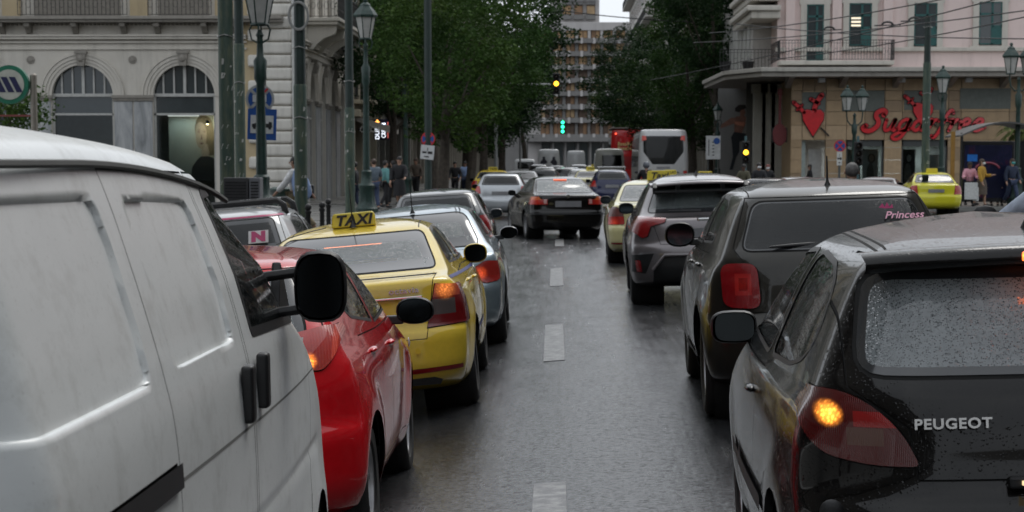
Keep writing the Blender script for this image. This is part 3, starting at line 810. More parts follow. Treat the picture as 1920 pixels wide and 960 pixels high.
# --- black three-door hatchback with the lit tail lamp, nearest on the right
L307 = lampmat('near_tail_lens', (.10, .006, .006), bulb=(-.735, .16, .985), rad=.046, ecol=(1.0, .30, .035), estr=6.0, base_e=0.0, ribs=60,
               zones=[((-.60, 0, .975), (.07, 9, .022), (.30, .008, .008)), ((-.64, 0, .925), (.05, 9, .025), (.10, .035, .022))])
sp = hatch_spec(P_BLACK, L=4.2, H=1.52, near=True, res=1.2, axles=(.80, 3.41), wheel_r=.315, belt=.98, glass=GLASS_SIDE, rear_glass=GLASS_NEAR,
    rear=[(.18, .22), (.26, .06), (.40, .0), (.62, .0), (.70, .012), (.735, .06), (.80, .095), (.95, .12), (1.04, .15), (1.09, .19), (1.38, .44), (1.43, .50), (1.455, .60), (1.49, .95), (1.512, 1.5), (1.52, 2.0)],
    front=[(.18, 4.0), (.28, 4.16), (.45, 4.2), (.66, 4.12), (.78, 3.9), (.88, 3.5), (.96, 3.2), (1.02, 3.04), (1.09, 2.92), (1.38, 2.42), (1.43, 2.32), (1.455, 2.26), (1.49, 2.16), (1.512, 2.08), (1.52, 2.04)],
    width=[(.18, .76), (.26, .82), (.45, .862), (.66, .873), (.84, .865), (.97, .835), (1.03, .80), (1.09, .775), (1.36, .645), (1.41, .605), (1.45, .54), (1.485, .42), (1.51, .22), (1.52, .01)],
    rx=[(.2, .42), (.9, .40), (1.05, .30), (1.3, .22), (1.52, .05)], ry=[(.2, .30), (.9, .32), (1.05, .34), (1.3, .26), (1.52, .05)],
    side_windows=[[(.78, 1.18), (.90, 1.335), (1.12, 1.395), (1.62, 1.42), (1.66, 1.035), (1.10, 1.05), (.86, 1.09)], [(1.70, 1.42), (2.08, 1.40), (2.36, 1.31), (2.80, 1.06), (1.73, 1.03)]],
    rear_window=[(-.665, 1.085), (.665, 1.085), (.60, 1.40), (-.60, 1.40)], rwin_r=.09, rborder=.035, win_r=.08,
    lid=[(-.50, .80), (.50, .80), (.52, .95), (.68, 1.06), (.66, 1.435), (-.66, 1.435), (-.68, 1.06), (-.52, .95)],
    lamps=[dict(poly=round_poly([(.49, .842), (.62, .842), (.755, .868), (.805, .93), (.815, 1.0), (.79, 1.045), (.69, 1.05), (.60, 1.005), (.53, .93)], [.02, .08, .05, .06, .06, .05, .06, .06, .06], 3), mat=L307, ymax=.6, off=.008)],
    doors=[[(1.66, .30), (1.66, 1.00), (2.92, 1.00), (2.96, .72), (2.86, .30)]], handles=[(1.85, .90)], handle_mat=P_BLACK,
    flare=[(.80, .315, .375, .018), (3.41, .315, .375, .018)], mirror=dict(y=2.66, z=1.06, w=.19, h=.135, mat=BLACK, shape=3.2, arm=.05), rim='alloy',
    extra=[dict(name='side_moulding', proj='side', poly=[(1.22, .52), (2.92, .52), (2.92, .585), (1.22, .585)], mat=BLACK, off=.012), roof_seam(.50, 2.1, .525, .72), roof_seam(.475, 2.1, .50, .72)])
B_X, B_Y = 1.56, 5.85
blackcar, S = build_car('black_hatchback', sp, (B_X, B_Y, 0), R(-1.2), label='nearest right car, a wet black three-door hatchback with a glowing bulb in its lamp')
m = MB(); yy = .47
m.add([(x, .40 + .10 * (x / .6) ** 2 + dy, 1.405 + dz - .02 * (x / .6) ** 2) for (dy, dz) in ((0, 0), (-.045, .012), (-.055, .035), (.10, .062), (.25, .052)) for x in np.linspace(-.60, .60, 21)],
      [(k * 21 + i, k * 21 + i + 1, k * 21 + 22 + i, k * 21 + 21 + i) for k in range(4) for i in range(20)])
m.build('roof_spoiler', P_BLACK, blackcar, smooth='all')
m = MB(); m.box((0, .345, 1.432), (.30, .03, .028)); m.build('high_brake_lamp', lampmat('brake_lit', (.5, .02, .01), bulb=(-.12, .33, 1.432), rad=.12, ecol=(1, .18, .03), estr=9, base_e=.5), blackcar, bev=.006)
text_mesh('badge_lettering', 'PEUGEOT', .042, STEEL, blackcar, .004, 0, .0012, (-.40, .112, .968), (math.pi / 2 - .12, 0, 0), sx=1.12, spacing=1.12)
plate(blackcar, -.012, .60, band=True)
m = MB(); m.box((0, .075, .80), (.5, .03, .035)); m.build('plate_lamp_bar', BLACK, blackcar, bev=.008)
for x in (-.2, -.14): MB().box((x, .055, .80), (.03, .012, .012)).build('plate_lamp', emis('plate_lamp_warm', (1, .75, .4), .8), blackcar)
aerial(blackcar, 0, 1.0, 1.49, .3, .5)
m = MB(); m.sphere((0, 0, 0), (.036, .012, .036), 16, 8); o = m.build('fuel_cap_lock', BLACK, blackcar, smooth=True); o.location = (-.75, .13, .72)
m = MB(); m.box((-.25, 2.72, 1.30), (.26, .03, .07)); m.build('rear_view_mirror', MIRG, blackcar, bev=.015)
m = MB(); m.box((0, .52, 1.02), (1.1, .42, .02)); m.build('parcel_shelf', TRIM, blackcar)

# --- dark olive crossover with big red rounded lamps
L500 = lampmat('square_red_lens', (.30, .008, .012), bulb=(-.63, .1, .925), rad=.10, ecol=(1, .05, .02), estr=.06, base_e=.0, ribs=40,
               zones=[((-.63, 0, .925), (.052, 9, .07), (.42, .02, .02)), ((-.63, 0, .925), (.028, 9, .042), (.20, .006, .008))])
sp = suv_spec(P_OLIVE, near=True, res=1.15, glass=GLASS_SIDE, rear_glass=GLASS_DARK, arch_r=.405,
    lamps=[dict(poly=round_poly([(.515, .765), (.745, .775), (.755, 1.05), (.535, 1.055)], .07, 5), mat=L500, ymax=.6, off=.02)],
    rear_window=[(-.64, 1.125), (.64, 1.125), (.53, 1.455), (-.53, 1.455)], rwin_r=.08, rborder=.02, win_r=.06,
    side_windows=[[(.98, 1.28), (1.08, 1.42), (1.32, 1.465), (1.78, 1.475), (1.80, 1.14), (1.08, 1.16)], [(1.86, 1.475), (2.2, 1.46), (2.5, 1.36), (2.88, 1.14), (1.88, 1.13)]],
    doors=[[(1.12, .78), (1.06, 1.10), (1.82, 1.09), (1.82, .38), (1.30, .38)], [(1.84, .38), (1.84, 1.09), (3.0, 1.08), (3.03, .8), (2.92, .38)]], handles=[(1.28, 1.01), (2.02, 1.0)],
    flare=[(.80, .345, .43, .022), (3.38, .345, .43, .022)], mirror=dict(y=2.66, z=1.17, w=.23, h=.19, mat=BLACK, shape=2.4, arm=.08), rim='alloy',
    extra=[dict(name='sill_cladding', proj='side', poly=[(1.2, .2), (3.0, .2), (3.0, .36), (1.2, .36)], mat=BLACK, off=.01), roof_seam(.50, 2.1, .54, .62)])
olive, S = build_car('olive_crossover', sp, (1.84, 13.35, 0), R(-.6), label='dark olive-grey crossover with rounded red tail lamps and a pink rear window sticker')
m = MB(); m.tube([(-.12, .22, 1.17), (-.32, .20, 1.165), (-.45, .195, 1.16)], [.016, .012, .006], 8); m.build('rear_wiper', BLACK, olive, smooth=True)
aerial(olive, 0, .78, 1.525, .21, -.02, .007)
PINK = simple('pink_vinyl', (.75, .10, .28), .5)
st = text_mesh('window_sticker', 'Princess', .085, simple('pale_pink_vinyl', (.85, .42, .55), .5), olive, .001, .35, .001, (.44, S.raycast_y(.44, 1.335) - .05, 1.335), (math.pi / 2 - .72, 0, 0), sx=.9)
m = MB(); m.add([(.33 + a * .05, S.raycast_y(.33, 1.385) - .05, 1.385 + b * .03) for a, b in ((-1, .1), (-.5, 1), (-.2, .2), (.1, 1.2), (.4, .2), (.8, .8), (.9, -.1), (0, -.15))], [tuple(range(8))])
m.build('sticker_crown', PINK, st).matrix_parent_inverse = st.matrix_basis.inverted()
plate(olive, .075, .9)

# --- grey coupe-like crossover with the split spoiler
sp = suv_spec(P_GREY, near=True, res=1.05, L=4.36, H=1.56, glass=GLASS_SIDE, rear_glass=GLASS_WET, axles=(.85, 3.49),
    rear=[(.24, .24), (.30, .07), (.40, .02), (.50, .0), (.66, .0), (.72, .02), (.76, .06), (.92, .07), (1.02, .10), (1.045, .16), (1.06, .30), (1.09, .40), (1.40, .86), (1.46, .98), (1.50, 1.16), (1.535, 1.5), (1.553, 1.9), (1.56, 2.2)],
    front=[(.24, 4.20), (.32, 4.32), (.5, 4.36), (.74, 4.3), (.88, 4.1), (.98, 3.65), (1.05, 3.3), (1.09, 3.15), (1.2, 3.0), (1.40, 2.68), (1.46, 2.58), (1.50, 2.5), (1.535, 2.4), (1.553, 2.34), (1.56, 2.3)],
    width=[(.24, .79), (.32, .85), (.5, .89), (.70, .90), (.86, .885), (.98, .85), (1.05, .80), (1.10, .77), (1.40, .615), (1.45, .575), (1.495, .50), (1.53, .36), (1.552, .18), (1.56, .01)],
    side_windows=[[(1.10, 1.24), (1.35, 1.40), (1.6, 1.44), (1.9, 1.455), (1.92, 1.10), (1.5, 1.11)], [(1.98, 1.455), (2.3, 1.44), (2.6, 1.34), (2.95, 1.11), (2.0, 1.09)]],
    rear_window=[(-.66, 1.10), (.66, 1.10), (.53, 1.43), (-.53, 1.43)], windscreen=[(-.6, 1.12), (.6, 1.12), (.48, 1.43), (-.48, 1.43)],
    lid=[(-.52, .74), (.52, .74), (.60, .98), (.64, 1.06), (-.64, 1.06), (-.60, .98)],
    lamps=[dict(poly=[(.44, 1.035), (.46, .995), (.62, .955), (.66, .84), (.72, .82), (.95, .98), (.97, 1.05), (.72, 1.06)], mat=RED, ymax=.7, off=.02),
           dict(name='fog_lamp', poly=[(.74, .42), (.80, .42), (.82, .56), (.76, .56)], mat=RED, ymax=.4, off=.004)],
    flare=[(.85, .345, .43, .03), (3.49, .345, .43, .03)], mirror=dict(y=2.8, z=1.12, w=.2, h=.15, mat=BLACK, arm=.07), rim='alloy',
    doors=[[(1.3, .76), (1.22, 1.06), (1.96, 1.05), (1.96, .38), (1.45, .38)]],
    extra=[dict(name='lower_bumper', proj='rear', poly=[(-.62, .2), (.62, .2), (.60, .50), (.46, .62), (-.46, .62), (-.60, .50)], both=False, mat=BLACK, off=.006),
           dict(name='corner_vent', proj='rear', poly=[(.60, .64), (.86, .62), (.86, .42), (.70, .40)], mat=BLACK, off=.002, only={0})])
greyx, S = build_car('grey_crossover', sp, (1.72, 24.6, 0), R(-.5), label='violet-grey crossover with a split roof spoiler between the pale taxi and the olive crossover')
m = MB()
for (x0, x1) in ((-.60, .60),): m.add([(x, y + .16 * (x / .6) ** 2, z - .03 * (x / .6) ** 2) for (y, z) in ((.52, 1.435), (.50, 1.45), (.70, 1.475), (1.0, 1.485)) for x in np.linspace(x0, x1, 13)], [(k * 13 + i, k * 13 + i + 1, k * 13 + 14 + i, k * 13 + 13 + i) for k in range(3) for i in range(12)])
m.build('roof_spoiler', P_GREY, greyx, smooth='all')
m = MB()
m.b2(-.56, .56, .60, .63, 1.34, 1.365)
for x in (-.27, .27, -.55, .55): m.box((x, .66, 1.395), (.05, .12, .09), rx=.5)
m.build('spoiler_wing', BLACK, greyx, bev=.008)
plate(greyx, .045, .87); m = MB(); m.box((0, .1, 1.02), (.16, .02, .06)); m.build('badge', STEEL, greyx, bev=.02, bseg=3)
m = MB(); m.tube([(-.62, -.015, .45), (-.48, -.02, .62), (.48, -.02, .62), (.62, -.015, .45)], .022, 8); m.build('bumper_blade', P_GREY, greyx, smooth=True)
m = MB(); m.add([(0, 1.5, 1.54), (-.03, 1.62, 1.535), (.03, 1.62, 1.535), (0, 1.47, 1.60), (0, 1.60, 1.545)], [(0, 1, 3), (0, 3, 2), (1, 4, 3), (2, 3, 4)]); m.build('aerial', BLACK, greyx)
m = MB(); m.tube([(-.02, .33, 1.12), (-.2, .36, 1.125), (-.4, .40, 1.13)], [.014, .01, .006], 6); m.build('rear_wiper', BLACK, greyx)

# --- red hatchback ahead of the van
LRED = lampmat('red_car_lens', (.42, .012, .015), bulb=(.60, .12, .965), rad=.05, ecol=(1, .25, .03), estr=4.0, base_e=.04, ribs=50,
               zones=[((.545, 0, 1.05), (.03, 9, .025), (.3, .3, .3)), ((.712, 0, 1.0), (.012, 9, .12), (.62, .05, .03))])
sp = hatch_spec(P_RED, near=True, res=1.2, glass=GLASS_SIDE, rear_glass=GLASS_WET, L=3.95, H=1.47, axles=(.64, 3.12), wheel_r=.31,
    rear=[(.20, .22), (.28, .06), (.42, .0), (.58, .0), (.64, .02), (.67, .05), (.85, .08), (1.0, .13), (1.06, .17), (1.36, .50), (1.40, .56), (1.425, .70), (1.45, 1.0), (1.465, 1.4), (1.47, 1.85)],
    lamps=[dict(poly=round_poly([(.44, 1.07), (.52, 1.0), (.595, .925), (.655, .915), (.705, .97), (.725, 1.05), (.715, 1.105), (.66, 1.11)], [.01, .03, .03, .03, .04, .03, .01, .02], 3), mat=LRED, ymax=.62, off=.014)],
    doors=[[(.98, .72), (.92, 1.02), (1.70, 1.0), (1.70, .34), (1.22, .34)], [(1.72, .34), (1.72, 1.0), (2.82, 1.0), (2.86, .7), (2.76, .34)]], handles=[(1.12, .93), (1.92, .90)],
    side_windows=[[(.80, 1.20), (.98, 1.335), (1.2, 1.375), (1.62, 1.385), (1.65, 1.03), (.98, 1.10)], [(1.70, 1.385), (2.06, 1.37), (2.34, 1.27), (2.74, 1.05), (1.72, 1.02)]],
    flare=[(.64, .31, .375, .028), (3.12, .31, .375, .028)], mirror=dict(y=2.50, z=1.02, w=.22, h=.155, mat=BLACK, shape=2.3, arm=.09), extra=[roof_seam(.47, 2.0, .52, .62)])
redcar, S = build_car('red_hatchback', sp, (-1.72, 9.35, fall(-1.7, 11.3)), R(-.1), roll=-.045, label='bright red wet hatchback just ahead of the white van')
plate(redcar, .06, .84)
m = MB(); m.lathe([(.03, 0), (.03, .004), (.001, .012)], axis='X', n=16); o = m.build('side_indicator', simple('indicator_clear', (.6, .55, .5), .2), redcar, smooth=True); o.location = (.842, 3.0, .80)

# --- yellow taxi with the sign
LTAXI = lampmat('taxi_lens', (.20, .010, .012), bulb=(.72, .12, .925), rad=.10, ecol=(1, .30, .06), estr=1.1, base_e=.0, ribs=45,
                zones=[((.70, 0, .80), (.085, 9, .055), (.10, .085, .08)), ((.72, 0, .915), (.10, 9, .045), (.42, .06, .03))])
sp = sedan_spec(P_YEL, near=True, res=1.2, glass=GLASS_SIDE, rear_glass=GLASS_WET, rborder=.075, H=1.425, axles=(.95, 3.53),
    lamps=[dict(poly=[(.575, .655), (.94, .675), (.94, .80), (.87, .935), (.65, .965)], mat=LTAXI, ymax=.45, off=.012)],
    lid=[(-.57, .58), (.57, .58), (.645, 1.0), (.66, 1.03), (-.66, 1.03), (-.645, 1.0)],
    doors=[[(1.28, .72), (1.14, 1.0), (1.85, 1.02), (1.85, .32), (1.48, .32)], [(1.87, .32), (1.87, 1.02), (3.05, 1.0), (3.1, .7), (2.98, .32)]], handles=[(1.34, .915), (2.06, .90)],
    flare=[(.95, .31, .37, .026), (3.53, .31, .37, .026)], mirror=dict(y=2.80, z=1.05, w=.2, h=.165, shape=2.5, arm=.07, mat=P_YEL), rim='steel',
    extra=[dict(name='reflector_strip', proj='rear', poly=[(.42, .335), (.80, .345), (.80, .375), (.45, .37)], mat=RED, off=.004),
           dict(name='blue_stripe', proj='side', poly=[(.3, .985), (3.3, .945), (3.3, .965), (.3, 1.005)], mat=simple('blue_tape', (.03, .045, .20), .4), off=.003),
           roof_seam(.46, 2.2, .49, 1.35), dict(name='side_lettering_strip', proj='side', poly=[(1.5, .50), (2.9, .50), (2.9, .535), (1.5, .535)], mat=simple('blue_tape', (.03, .045, .20), .4), off=.003)])
taxi, S = build_car('yellow_taxi', sp, (-1.47, 14.75, 0), R(.3), label='yellow saloon taxi with a TAXI roof sign, between the red hatchback and the silver car')
YSIGN = simple('sign_yellow', (.62, .50, .03), .35)
taxi_sign(taxi, 1.55, 1.39, .34, .11, 'TAXI', YSIGN, x=-.02, size=.11)
plate(taxi, .058, .80, mat=PLATE_Y)
m = MB(); m.box((0, .06, .885), (1.12, .02, .018)); m.build('chrome_strip', STEEL, taxi, bev=.005)
text_mesh('badge_lettering', 'octavia', .055, STEEL, taxi, .003, 0, .002, (.43, .07, .935), (math.pi / 2 - .06, 0, 0), sx=1.25, spacing=1.1)
m = MB(); m.box((0, 1.07, 1.262), (.44, .012, .02), rx=-1.18); m.build('high_brake_lamp', emis('brake_strip_lit', (1, .26, .10), 3.0), taxi)
m = MB(); m.add([(x, .03, .30 + z) for x, z in ((.50, 0), (.74, .0), (.76, .035), (.70, .055), (.53, .05))], [(0, 1, 2, 3, 4)]); o = m.build('exhaust_opening', GAP, taxi); o.location = (-.1, -.035, -.045)
m = MB(); m.lathe([(.02, 0), (.02, .006)], axis='Y', n=14); o = m.build('parking_sensor', P_YEL, taxi); o.location = (.50, -.008, .50)
m = MB(); m.tube([(-.24, 1.5, 1.40), (-.36, 1.35, 1.382), (-.5, 1.28, 1.352), (-.6, 1.2, 1.31)], .004, 5); m.build('sign_cable', BLACK, taxi)
aerial(taxi, -.02, 1.42, 1.385, .36, -.05, .004)

# --- pale silver-blue car ahead of the taxi
LSIL = lampmat('silver_car_lens', (.30, .012, .012), bulb=(.66, .15, .74), rad=.10, ecol=(1, .12, .03), estr=.9, base_e=.02, ribs=40)
sp = sedan_spec(P_SILVER, near=True, res=1.2, L=4.3, glass=GLASS_SIDE, rear_glass=GLASS_WET, rborder=.10, H=1.42,
    rear=[(.20, .22), (.28, .06), (.42, .0), (.58, .0), (.64, .03), (.68, .06), (.86, .10), (.92, .14), (.945, .24), (.97, .34), (1.02, .44), (1.33, 1.0), (1.37, 1.16), (1.395, 1.5), (1.412, 1.9), (1.42, 2.2)],
    lamps=[dict(poly=round_poly([(.60, .80), (.60, .72), (.70, .64), (.84, .66), (.86, .84), (.72, .86)], .03, 2), mat=LSIL, ymax=.5, off=.01)],
    rear_window=[(-.69, 1.0), (.69, 1.0), (.53, 1.345), (-.53, 1.345)], rwin_r=.10,
    flare=[(.98, .31, .37, .02), (3.40, .31, .37, .02)], axles=(.90, 3.40), lid=[(-.58, .60), (.58, .60), (.60, .93), (.68, .98), (-.68, .98), (-.60, .93)],
    doors=[[(1.5, .34), (1.4, 1.0), (2.9, 1.0), (2.98, .7), (2.85, .34)]], mirror=dict(y=2.72, z=1.03, w=.2, h=.14, shape=2.2, arm=.09, gmat=None, mat=simple('navy_mirror_shell', (.02, .03, .045), .2, coat=1)))
silver, S = build_car('silver_coupe', sp, (-1.38, 20.1, 0), R(.6), label='pale blue-silver wet car directly ahead of the yellow taxi')
aerial(silver, .0, 1.06, 1.36, .42, .12, .005)
plate(silver, .06, .74)
m = MB()
for x in (.42, .46): m.tube([(x, 1.35, 1.385), (x + .02, 1.16, 1.365), (x + .025, 1.08, 1.352)], .004, 5)
m.build('roof_seams', GAP, silver)

# --- dark grey roofed car ahead of it
sp = hatch_spec(P_DGREY, res=.8, glass=GLASS, lamps=hatch_spec(P_DGREY)['lamps'])
gcar, S = build_car('dark_grey_hatchback', sp, (-1.78, 30.8, 0), R(1), label='dark grey hatchback whose roof rises ahead of the pale silver car')

# --- black saloon changing lanes
LBMW = lampmat('saloon_lens', (.40, .012, .012), bulb=(.74, .1, .87), rad=.2, ecol=(1, .10, .04), estr=.12, base_e=.02, ribs=30,
               zones=[((.80, 0, .93), (.2, 9, .035), (.55, .13, .03)), ((.52, 0, .86), (.035, 9, .05), (.6, .35, .33))])
LBMWL = lampmat('saloon_lens_left', (.40, .012, .012), bulb=(-.74, .1, .87), rad=.2, ecol=(1, .10, .04), estr=.12, base_e=.02, ribs=30,
               zones=[((-.80, 0, .93), (.2, 9, .035), (.55, .13, .03)), ((-.52, 0, .86), (.035, 9, .05), (.6, .35, .33))])
sp = sedan_spec(P_BMW, near=True, res=1.1, L=4.47, H=1.42, glass=GLASS_WET, rear_glass=glassmat('saloon_rear_glass', (.6, .68, .68), 1.9, rain=.2, rscale=60, film=.3, filmcol=(.45, .55, .55)), axles=(.95, 3.68), rim='alloy',
    lamps=[dict(poly=[(.47, .79), (.95, .79), (.95, .965), (.66, .965), (.62, .91), (.47, .91)], mat=LBMW, mat_l=LBMWL, ymax=.45, off=.008)],
    rear_window=[(-.66, 1.05), (.66, 1.05), (.54, 1.345), (-.54, 1.345)], rborder=.035,
    flare=[(.95, .31, .37, .02), (3.68, .31, .37, .02)], mirror=dict(y=2.85, z=1.02, w=.19, h=.14, mat=simple('navy_mirror_shell', (.02, .03, .045), .2), arm=.06),
    doors=[[(1.28, .72), (1.14, 1.0), (1.85, 1.02), (1.85, .32), (1.48, .32)], [(1.87, .32), (1.87, 1.02), (3.05, 1.0), (3.1, .7), (2.98, .32)]],
    extra=[dict(name='bumper_moulding', proj='rear', poly=[(-.86, .56), (.86, .56), (.86, .60), (-.86, .60)], both=False, mat=BLACK, off=.012)])
bmw, S = build_car('black_saloon', sp, (.17, 47.3, 0), R(9.5), label='black four-door saloon straddling the lane dashes in the middle of the road')
plate(bmw, .055, .80, w=.60, h=.135)
m = MB(); m.lathe([(.04, 0), (.04, .006)], axis='Y', n=14); o = m.build('boot_emblem', STEEL, bmw); o.location = (0, .06, .975)
m = MB(); m.box((.58, .075, .965), (.14, .006, .03)); m.build('badge', STEEL, bmw)
m = MB(); m.box((0, 1.22, 1.345), (.3, .05, .02)); m.build('high_brake_lamp', emis('brake_dot_lit', (1, .2, .1), 1.0), bmw)

# --- pale yellow taxi behind the grey crossover
LCR = lampmat('pale_taxi_lens', (.40, .012, .012), bulb=(-.76, .12, .70), rad=.12, ecol=(1, .1, .04), estr=.35, base_e=.05, ribs=40, zones=[((-.75, 0, .90), (.3, 9, .085), (.06, .065, .065)), ((.75, 0, .90), (.3, 9, .085), (.06, .065, .065))])
sp = sedan_spec(P_CREAM, near=True, res=1.1, H=1.45, glass=GLASS_WET, rear_glass=GLASS_WET, axles=(.95, 3.53), rim='steel',
    lamps=[dict(poly=round_poly([(.57, .68), (.95, .68), (.95, .98), (.70, .98), (.60, .90)], .03, 2), mat=LCR, ymax=.45, off=.008)],
    flare=[(.95, .31, .37, .02), (3.53, .31, .37, .02)], extra=[dict(name='reflector_strip', proj='rear', poly=[(.42, .335), (.80, .345), (.80, .375), (.45, .37)], mat=RED, off=.004)],
    mirror=dict(y=2.80, z=1.05, mat=BLACK))
cream, S = build_car('pale_taxi', sp, (1.66, 35.3, 0), R(-.3), label='pale cream-yellow saloon taxi with a Taxi sign, just left of the violet-grey crossover')
taxi_sign(cream, 1.6, 1.405, .42, .17, 'Taxi', YSIGN, x=.08, size=.15)
# ------------------------------------------------------------------ white van on the left
t = NT('dirty_white_van_paint')
g1 = t.noise(1.6, 8, .7, stretch=(1, .45, 1)); g2 = t.noise(7, 8, .72); g3 = t.noise(90, 3)
c = t.ramp(g1, [(.3, (.86, .88, .87)), (.7, (.74, .76, .75))]); c = t.mix(t.ramp(g2, [(.50, 0), (.72, .5)]), c, (.45, .45, .42)); c = t.mix(t.ramp(g3, [(.62, 0), (.75, .35)]), c, (.33, .32, .29))
t.set(Base_Color=c, Roughness=t.ramp(g1, [(.3, .34), (.7, .5)]), Coat_Weight=.5, Coat_Roughness=.14); t.set(Normal=t.bump(g1, .06, .05))
P_VAN = t.m
W = [(.20, .84), (.32, .90), (.60, .915), (1.0, .92), (1.22, .915), (1.34, .905), (1.44, .885), (1.78, .79), (1.88, .755), (1.915, .74), (1.94, .725), (1.965, .69), (1.99, .58), (2.015, .40), (2.03, .01)]
sp = dict(L=4.70, H=2.07, paint=P_VAN, glass=GLASS_SIDE, near=True, res=1.35, axles=(.92, 3.84), wheel_r=.335, arch_r=.42, belt=1.38,
    rear=[(.20, .10), (.4, .0), (1.0, .02), (1.8, .10), (1.9, .14), (1.965, .22), (1.99, .45), (2.015, 1.0), (2.03, 1.8)],
    front=[(.20, 4.55), (.35, 4.68), (.6, 4.70), (.85, 4.62), (1.05, 4.48), (1.2, 4.25), (1.30, 4.0), (1.42, 3.66), (1.86, 3.02), (1.915, 2.92), (1.94, 2.84), (1.965, 2.72), (1.99, 2.45), (2.015, 2.15), (2.03, 1.95)],
    width=W, rx=[(0, .2), (2, .1)], ry=[(0, .15), (2, .1)], bow=[(0, .03), (2, .03)], tr=[(0, .02), (2, .03)], tf=[(0, .085), (1.3, .085), (2, .05)],
    side_windows=[[(2.40, 1.84), (2.40, 1.425), (3.40, 1.395), (3.28, 1.53), (2.76, 1.855)]], win_r=.04, seal=.028,
    doors=[[(1.16, .40), (1.16, 1.905), (2.235, 1.89), (2.235, .40)], [(2.26, .42), (2.26, 1.89), (2.80, 1.885), (3.62, 1.38), (3.66, 1.10), (3.55, .80), (3.22, .42)]], one_side=1,
    windscreen=[(-.66, 1.44), (.66, 1.44), (.6, 1.86), (-.6, 1.86)], seats=True, rim='steel', flare=[(3.84, .335, .45, .02)],
    extra=[dict(name='sliding_rail', proj='side', poly=[(.0, 1.20), (1.14, 1.20), (1.14, 1.255), (.0, 1.255)], mat=BLACK, off=.012), dict(name='waist_groove', proj='side', poly=[(1.18, 1.205), (3.9, 1.195), (3.9, 1.20), (1.18, 1.213)], mat=simple('groove_grey', (.2, .2, .19), .8), off=.001)])
def van_sculpt(h):
    # pressed panels: the wide flat fields of both side doors lie lower than the ribs round them
    x, y, z = h[:, :, 0], h[:, :, 1], h[:, :, 2]
    out = h.copy()
    def field(y0, y1, z0, z1, d, soft=.018):
        s = lambda v, a: 1 / (1 + np.exp(-np.clip((v - a) / (soft * .35), -60, 60)))
        return d * s(y, y0) * (1 - s(y, y1)) * s(z, z0) * (1 - s(z, z1))
    dz = field(-1, 3.9, .93, .945, .012, .01)
    out[:, :, 0] = np.where(x > .6, x - dz, x)
    out[:, :, 2] = z - np.clip(y - .9, 0, 3) ** 2 * .026 * np.clip((z - 1.6) / .25, 0, 1)      # the roof line falls towards the front
    return out
sp['sculpt'] = van_sculpt
sp['press'] = [([(-.4, 1.42), (1.05, 1.42), (1.05, 1.86), (-.4, 1.87)], .024, .011), ([(1.28, 1.425), (2.13, 1.42), (2.13, 1.835), (1.28, 1.855)], .024, .011)]
# finer levels and stations where the pressings lie
sp['width'] = sorted(set(W) | {(round(z, 3), float(pchip(W, [z])[0])) for z in (.91, .93, .94, .96, 1.39, 1.41, 1.425, 1.445, 1.47, 1.80, 1.82, 1.835, 1.85)})
V_X, V_Y = -1.735, 3.37
van, S = build_car('white_van', sp, (V_X, V_Y, -.165), R(0), roll=-.012, label='dirty white panel van with sliding door and big black mirror, nearest on the left', cat='van')
for i, (y, z) in enumerate(((2.10, 1.30), (2.36, 1.31))):
    m = MB(); x = S.surf_x(y, z) + .016; m.box((x, y, z), (.034, .06, .155), rx=0); o = m.build('door_handle', BLACK, van, bev=.014, bseg=4)
door_mirror(van, .845, 3.08, 1.525, 1, BLACK, .165, .225, 3.0, .075, arms=2)
m = MB(); xs = S.surf_x(3.25, 1.42)
m.prism([(3.10, 1.40), (3.44, 1.385), (3.36, 1.47), (3.20, 1.60)], .03, (xs - .04, 0, 0), 'YZ'); m.build('mirror_mount', BLACK, van, bev=.008)
m = MB()
m.tube([(.748 - max(0, y - 2.2) ** 2 * .03, y, 1.912 - max(0, y - .9) ** 2 * .026) for y in np.linspace(.1, 3.0, 26)], .009, 6)
m.build('roof_gutter', simple('gutter_sealant', (.10, .10, .095), .8), van, smooth=True)
m = MB(); m.box((0, 4.66, .42), (1.7, .12, .24)); m.build('front_bumper', simple('grey_bumper_plastic', (.09, .09, .09), .7), van, bev=.04, bseg=3)
m = MB(); m.box((.905, 4.27, .36), (.03, .10, .34)); m.build('mud_flap', simple('grey_bumper_plastic', (.09, .09, .09), .7), van, bev=.01)
# ------------------------------------------------------------------ pavements
t = NT('pavement_slabs'); br = t.new('ShaderNodeTexBrick'); br.inputs['Scale'].default_value = 2.0; br.inputs['Mortar Size'].default_value = .012
t.l.new(t.coord(), br.inputs['Vector']); br.inputs['Color1'].default_value = (.17, .165, .155, 1); br.inputs['Color2'].default_value = (.13, .128, .12, 1); br.inputs['Mortar'].default_value = (.05, .05, .05, 1)
t.set(Base_Color=t.mix(t.ramp(t.noise(1.1, 5), [(.35, 0), (.7, .6)]), br.outputs['Color'], (.08, .08, .078)), Roughness=t.ramp(t.noise(.8, 4), [(.4, .22), (.65, .5)]))
PAVE = t.m; KERB = simple('kerb_stone', (.2, .2, .19), .6, bump=.3)
def pavement(x0, x1, y0, y1, z, name, lab):
    m = MB(); m.b2(x0, x1, y0, y1, -.55, z); o = m.build(name, PAVE); tag(o, lab, kind='structure'); return o
pl = pavement(-60, -5.05, 37, 80.9, .09, 'pavement', 'paved square on the left in front of the arcaded building')
pavement(-10.48, -5.25, 80.95, 330, .12, 'pavement', 'left pavement along the street front')
pr = pavement(12.6, 60, 76, 140, .12, 'pavement', 'right pavement under the shop and bus shelter')
pavement(8.9, 12.55, 104, 330, .11, 'pavement', 'right pavement along the side street front')
for i in range(28):
    y = 37.2 + i * 1.55; MB().b2(-5.07, -4.93, y, y + 1.53, -.4, .105).build('kerb_stone', KERB, pl, bev=.015)
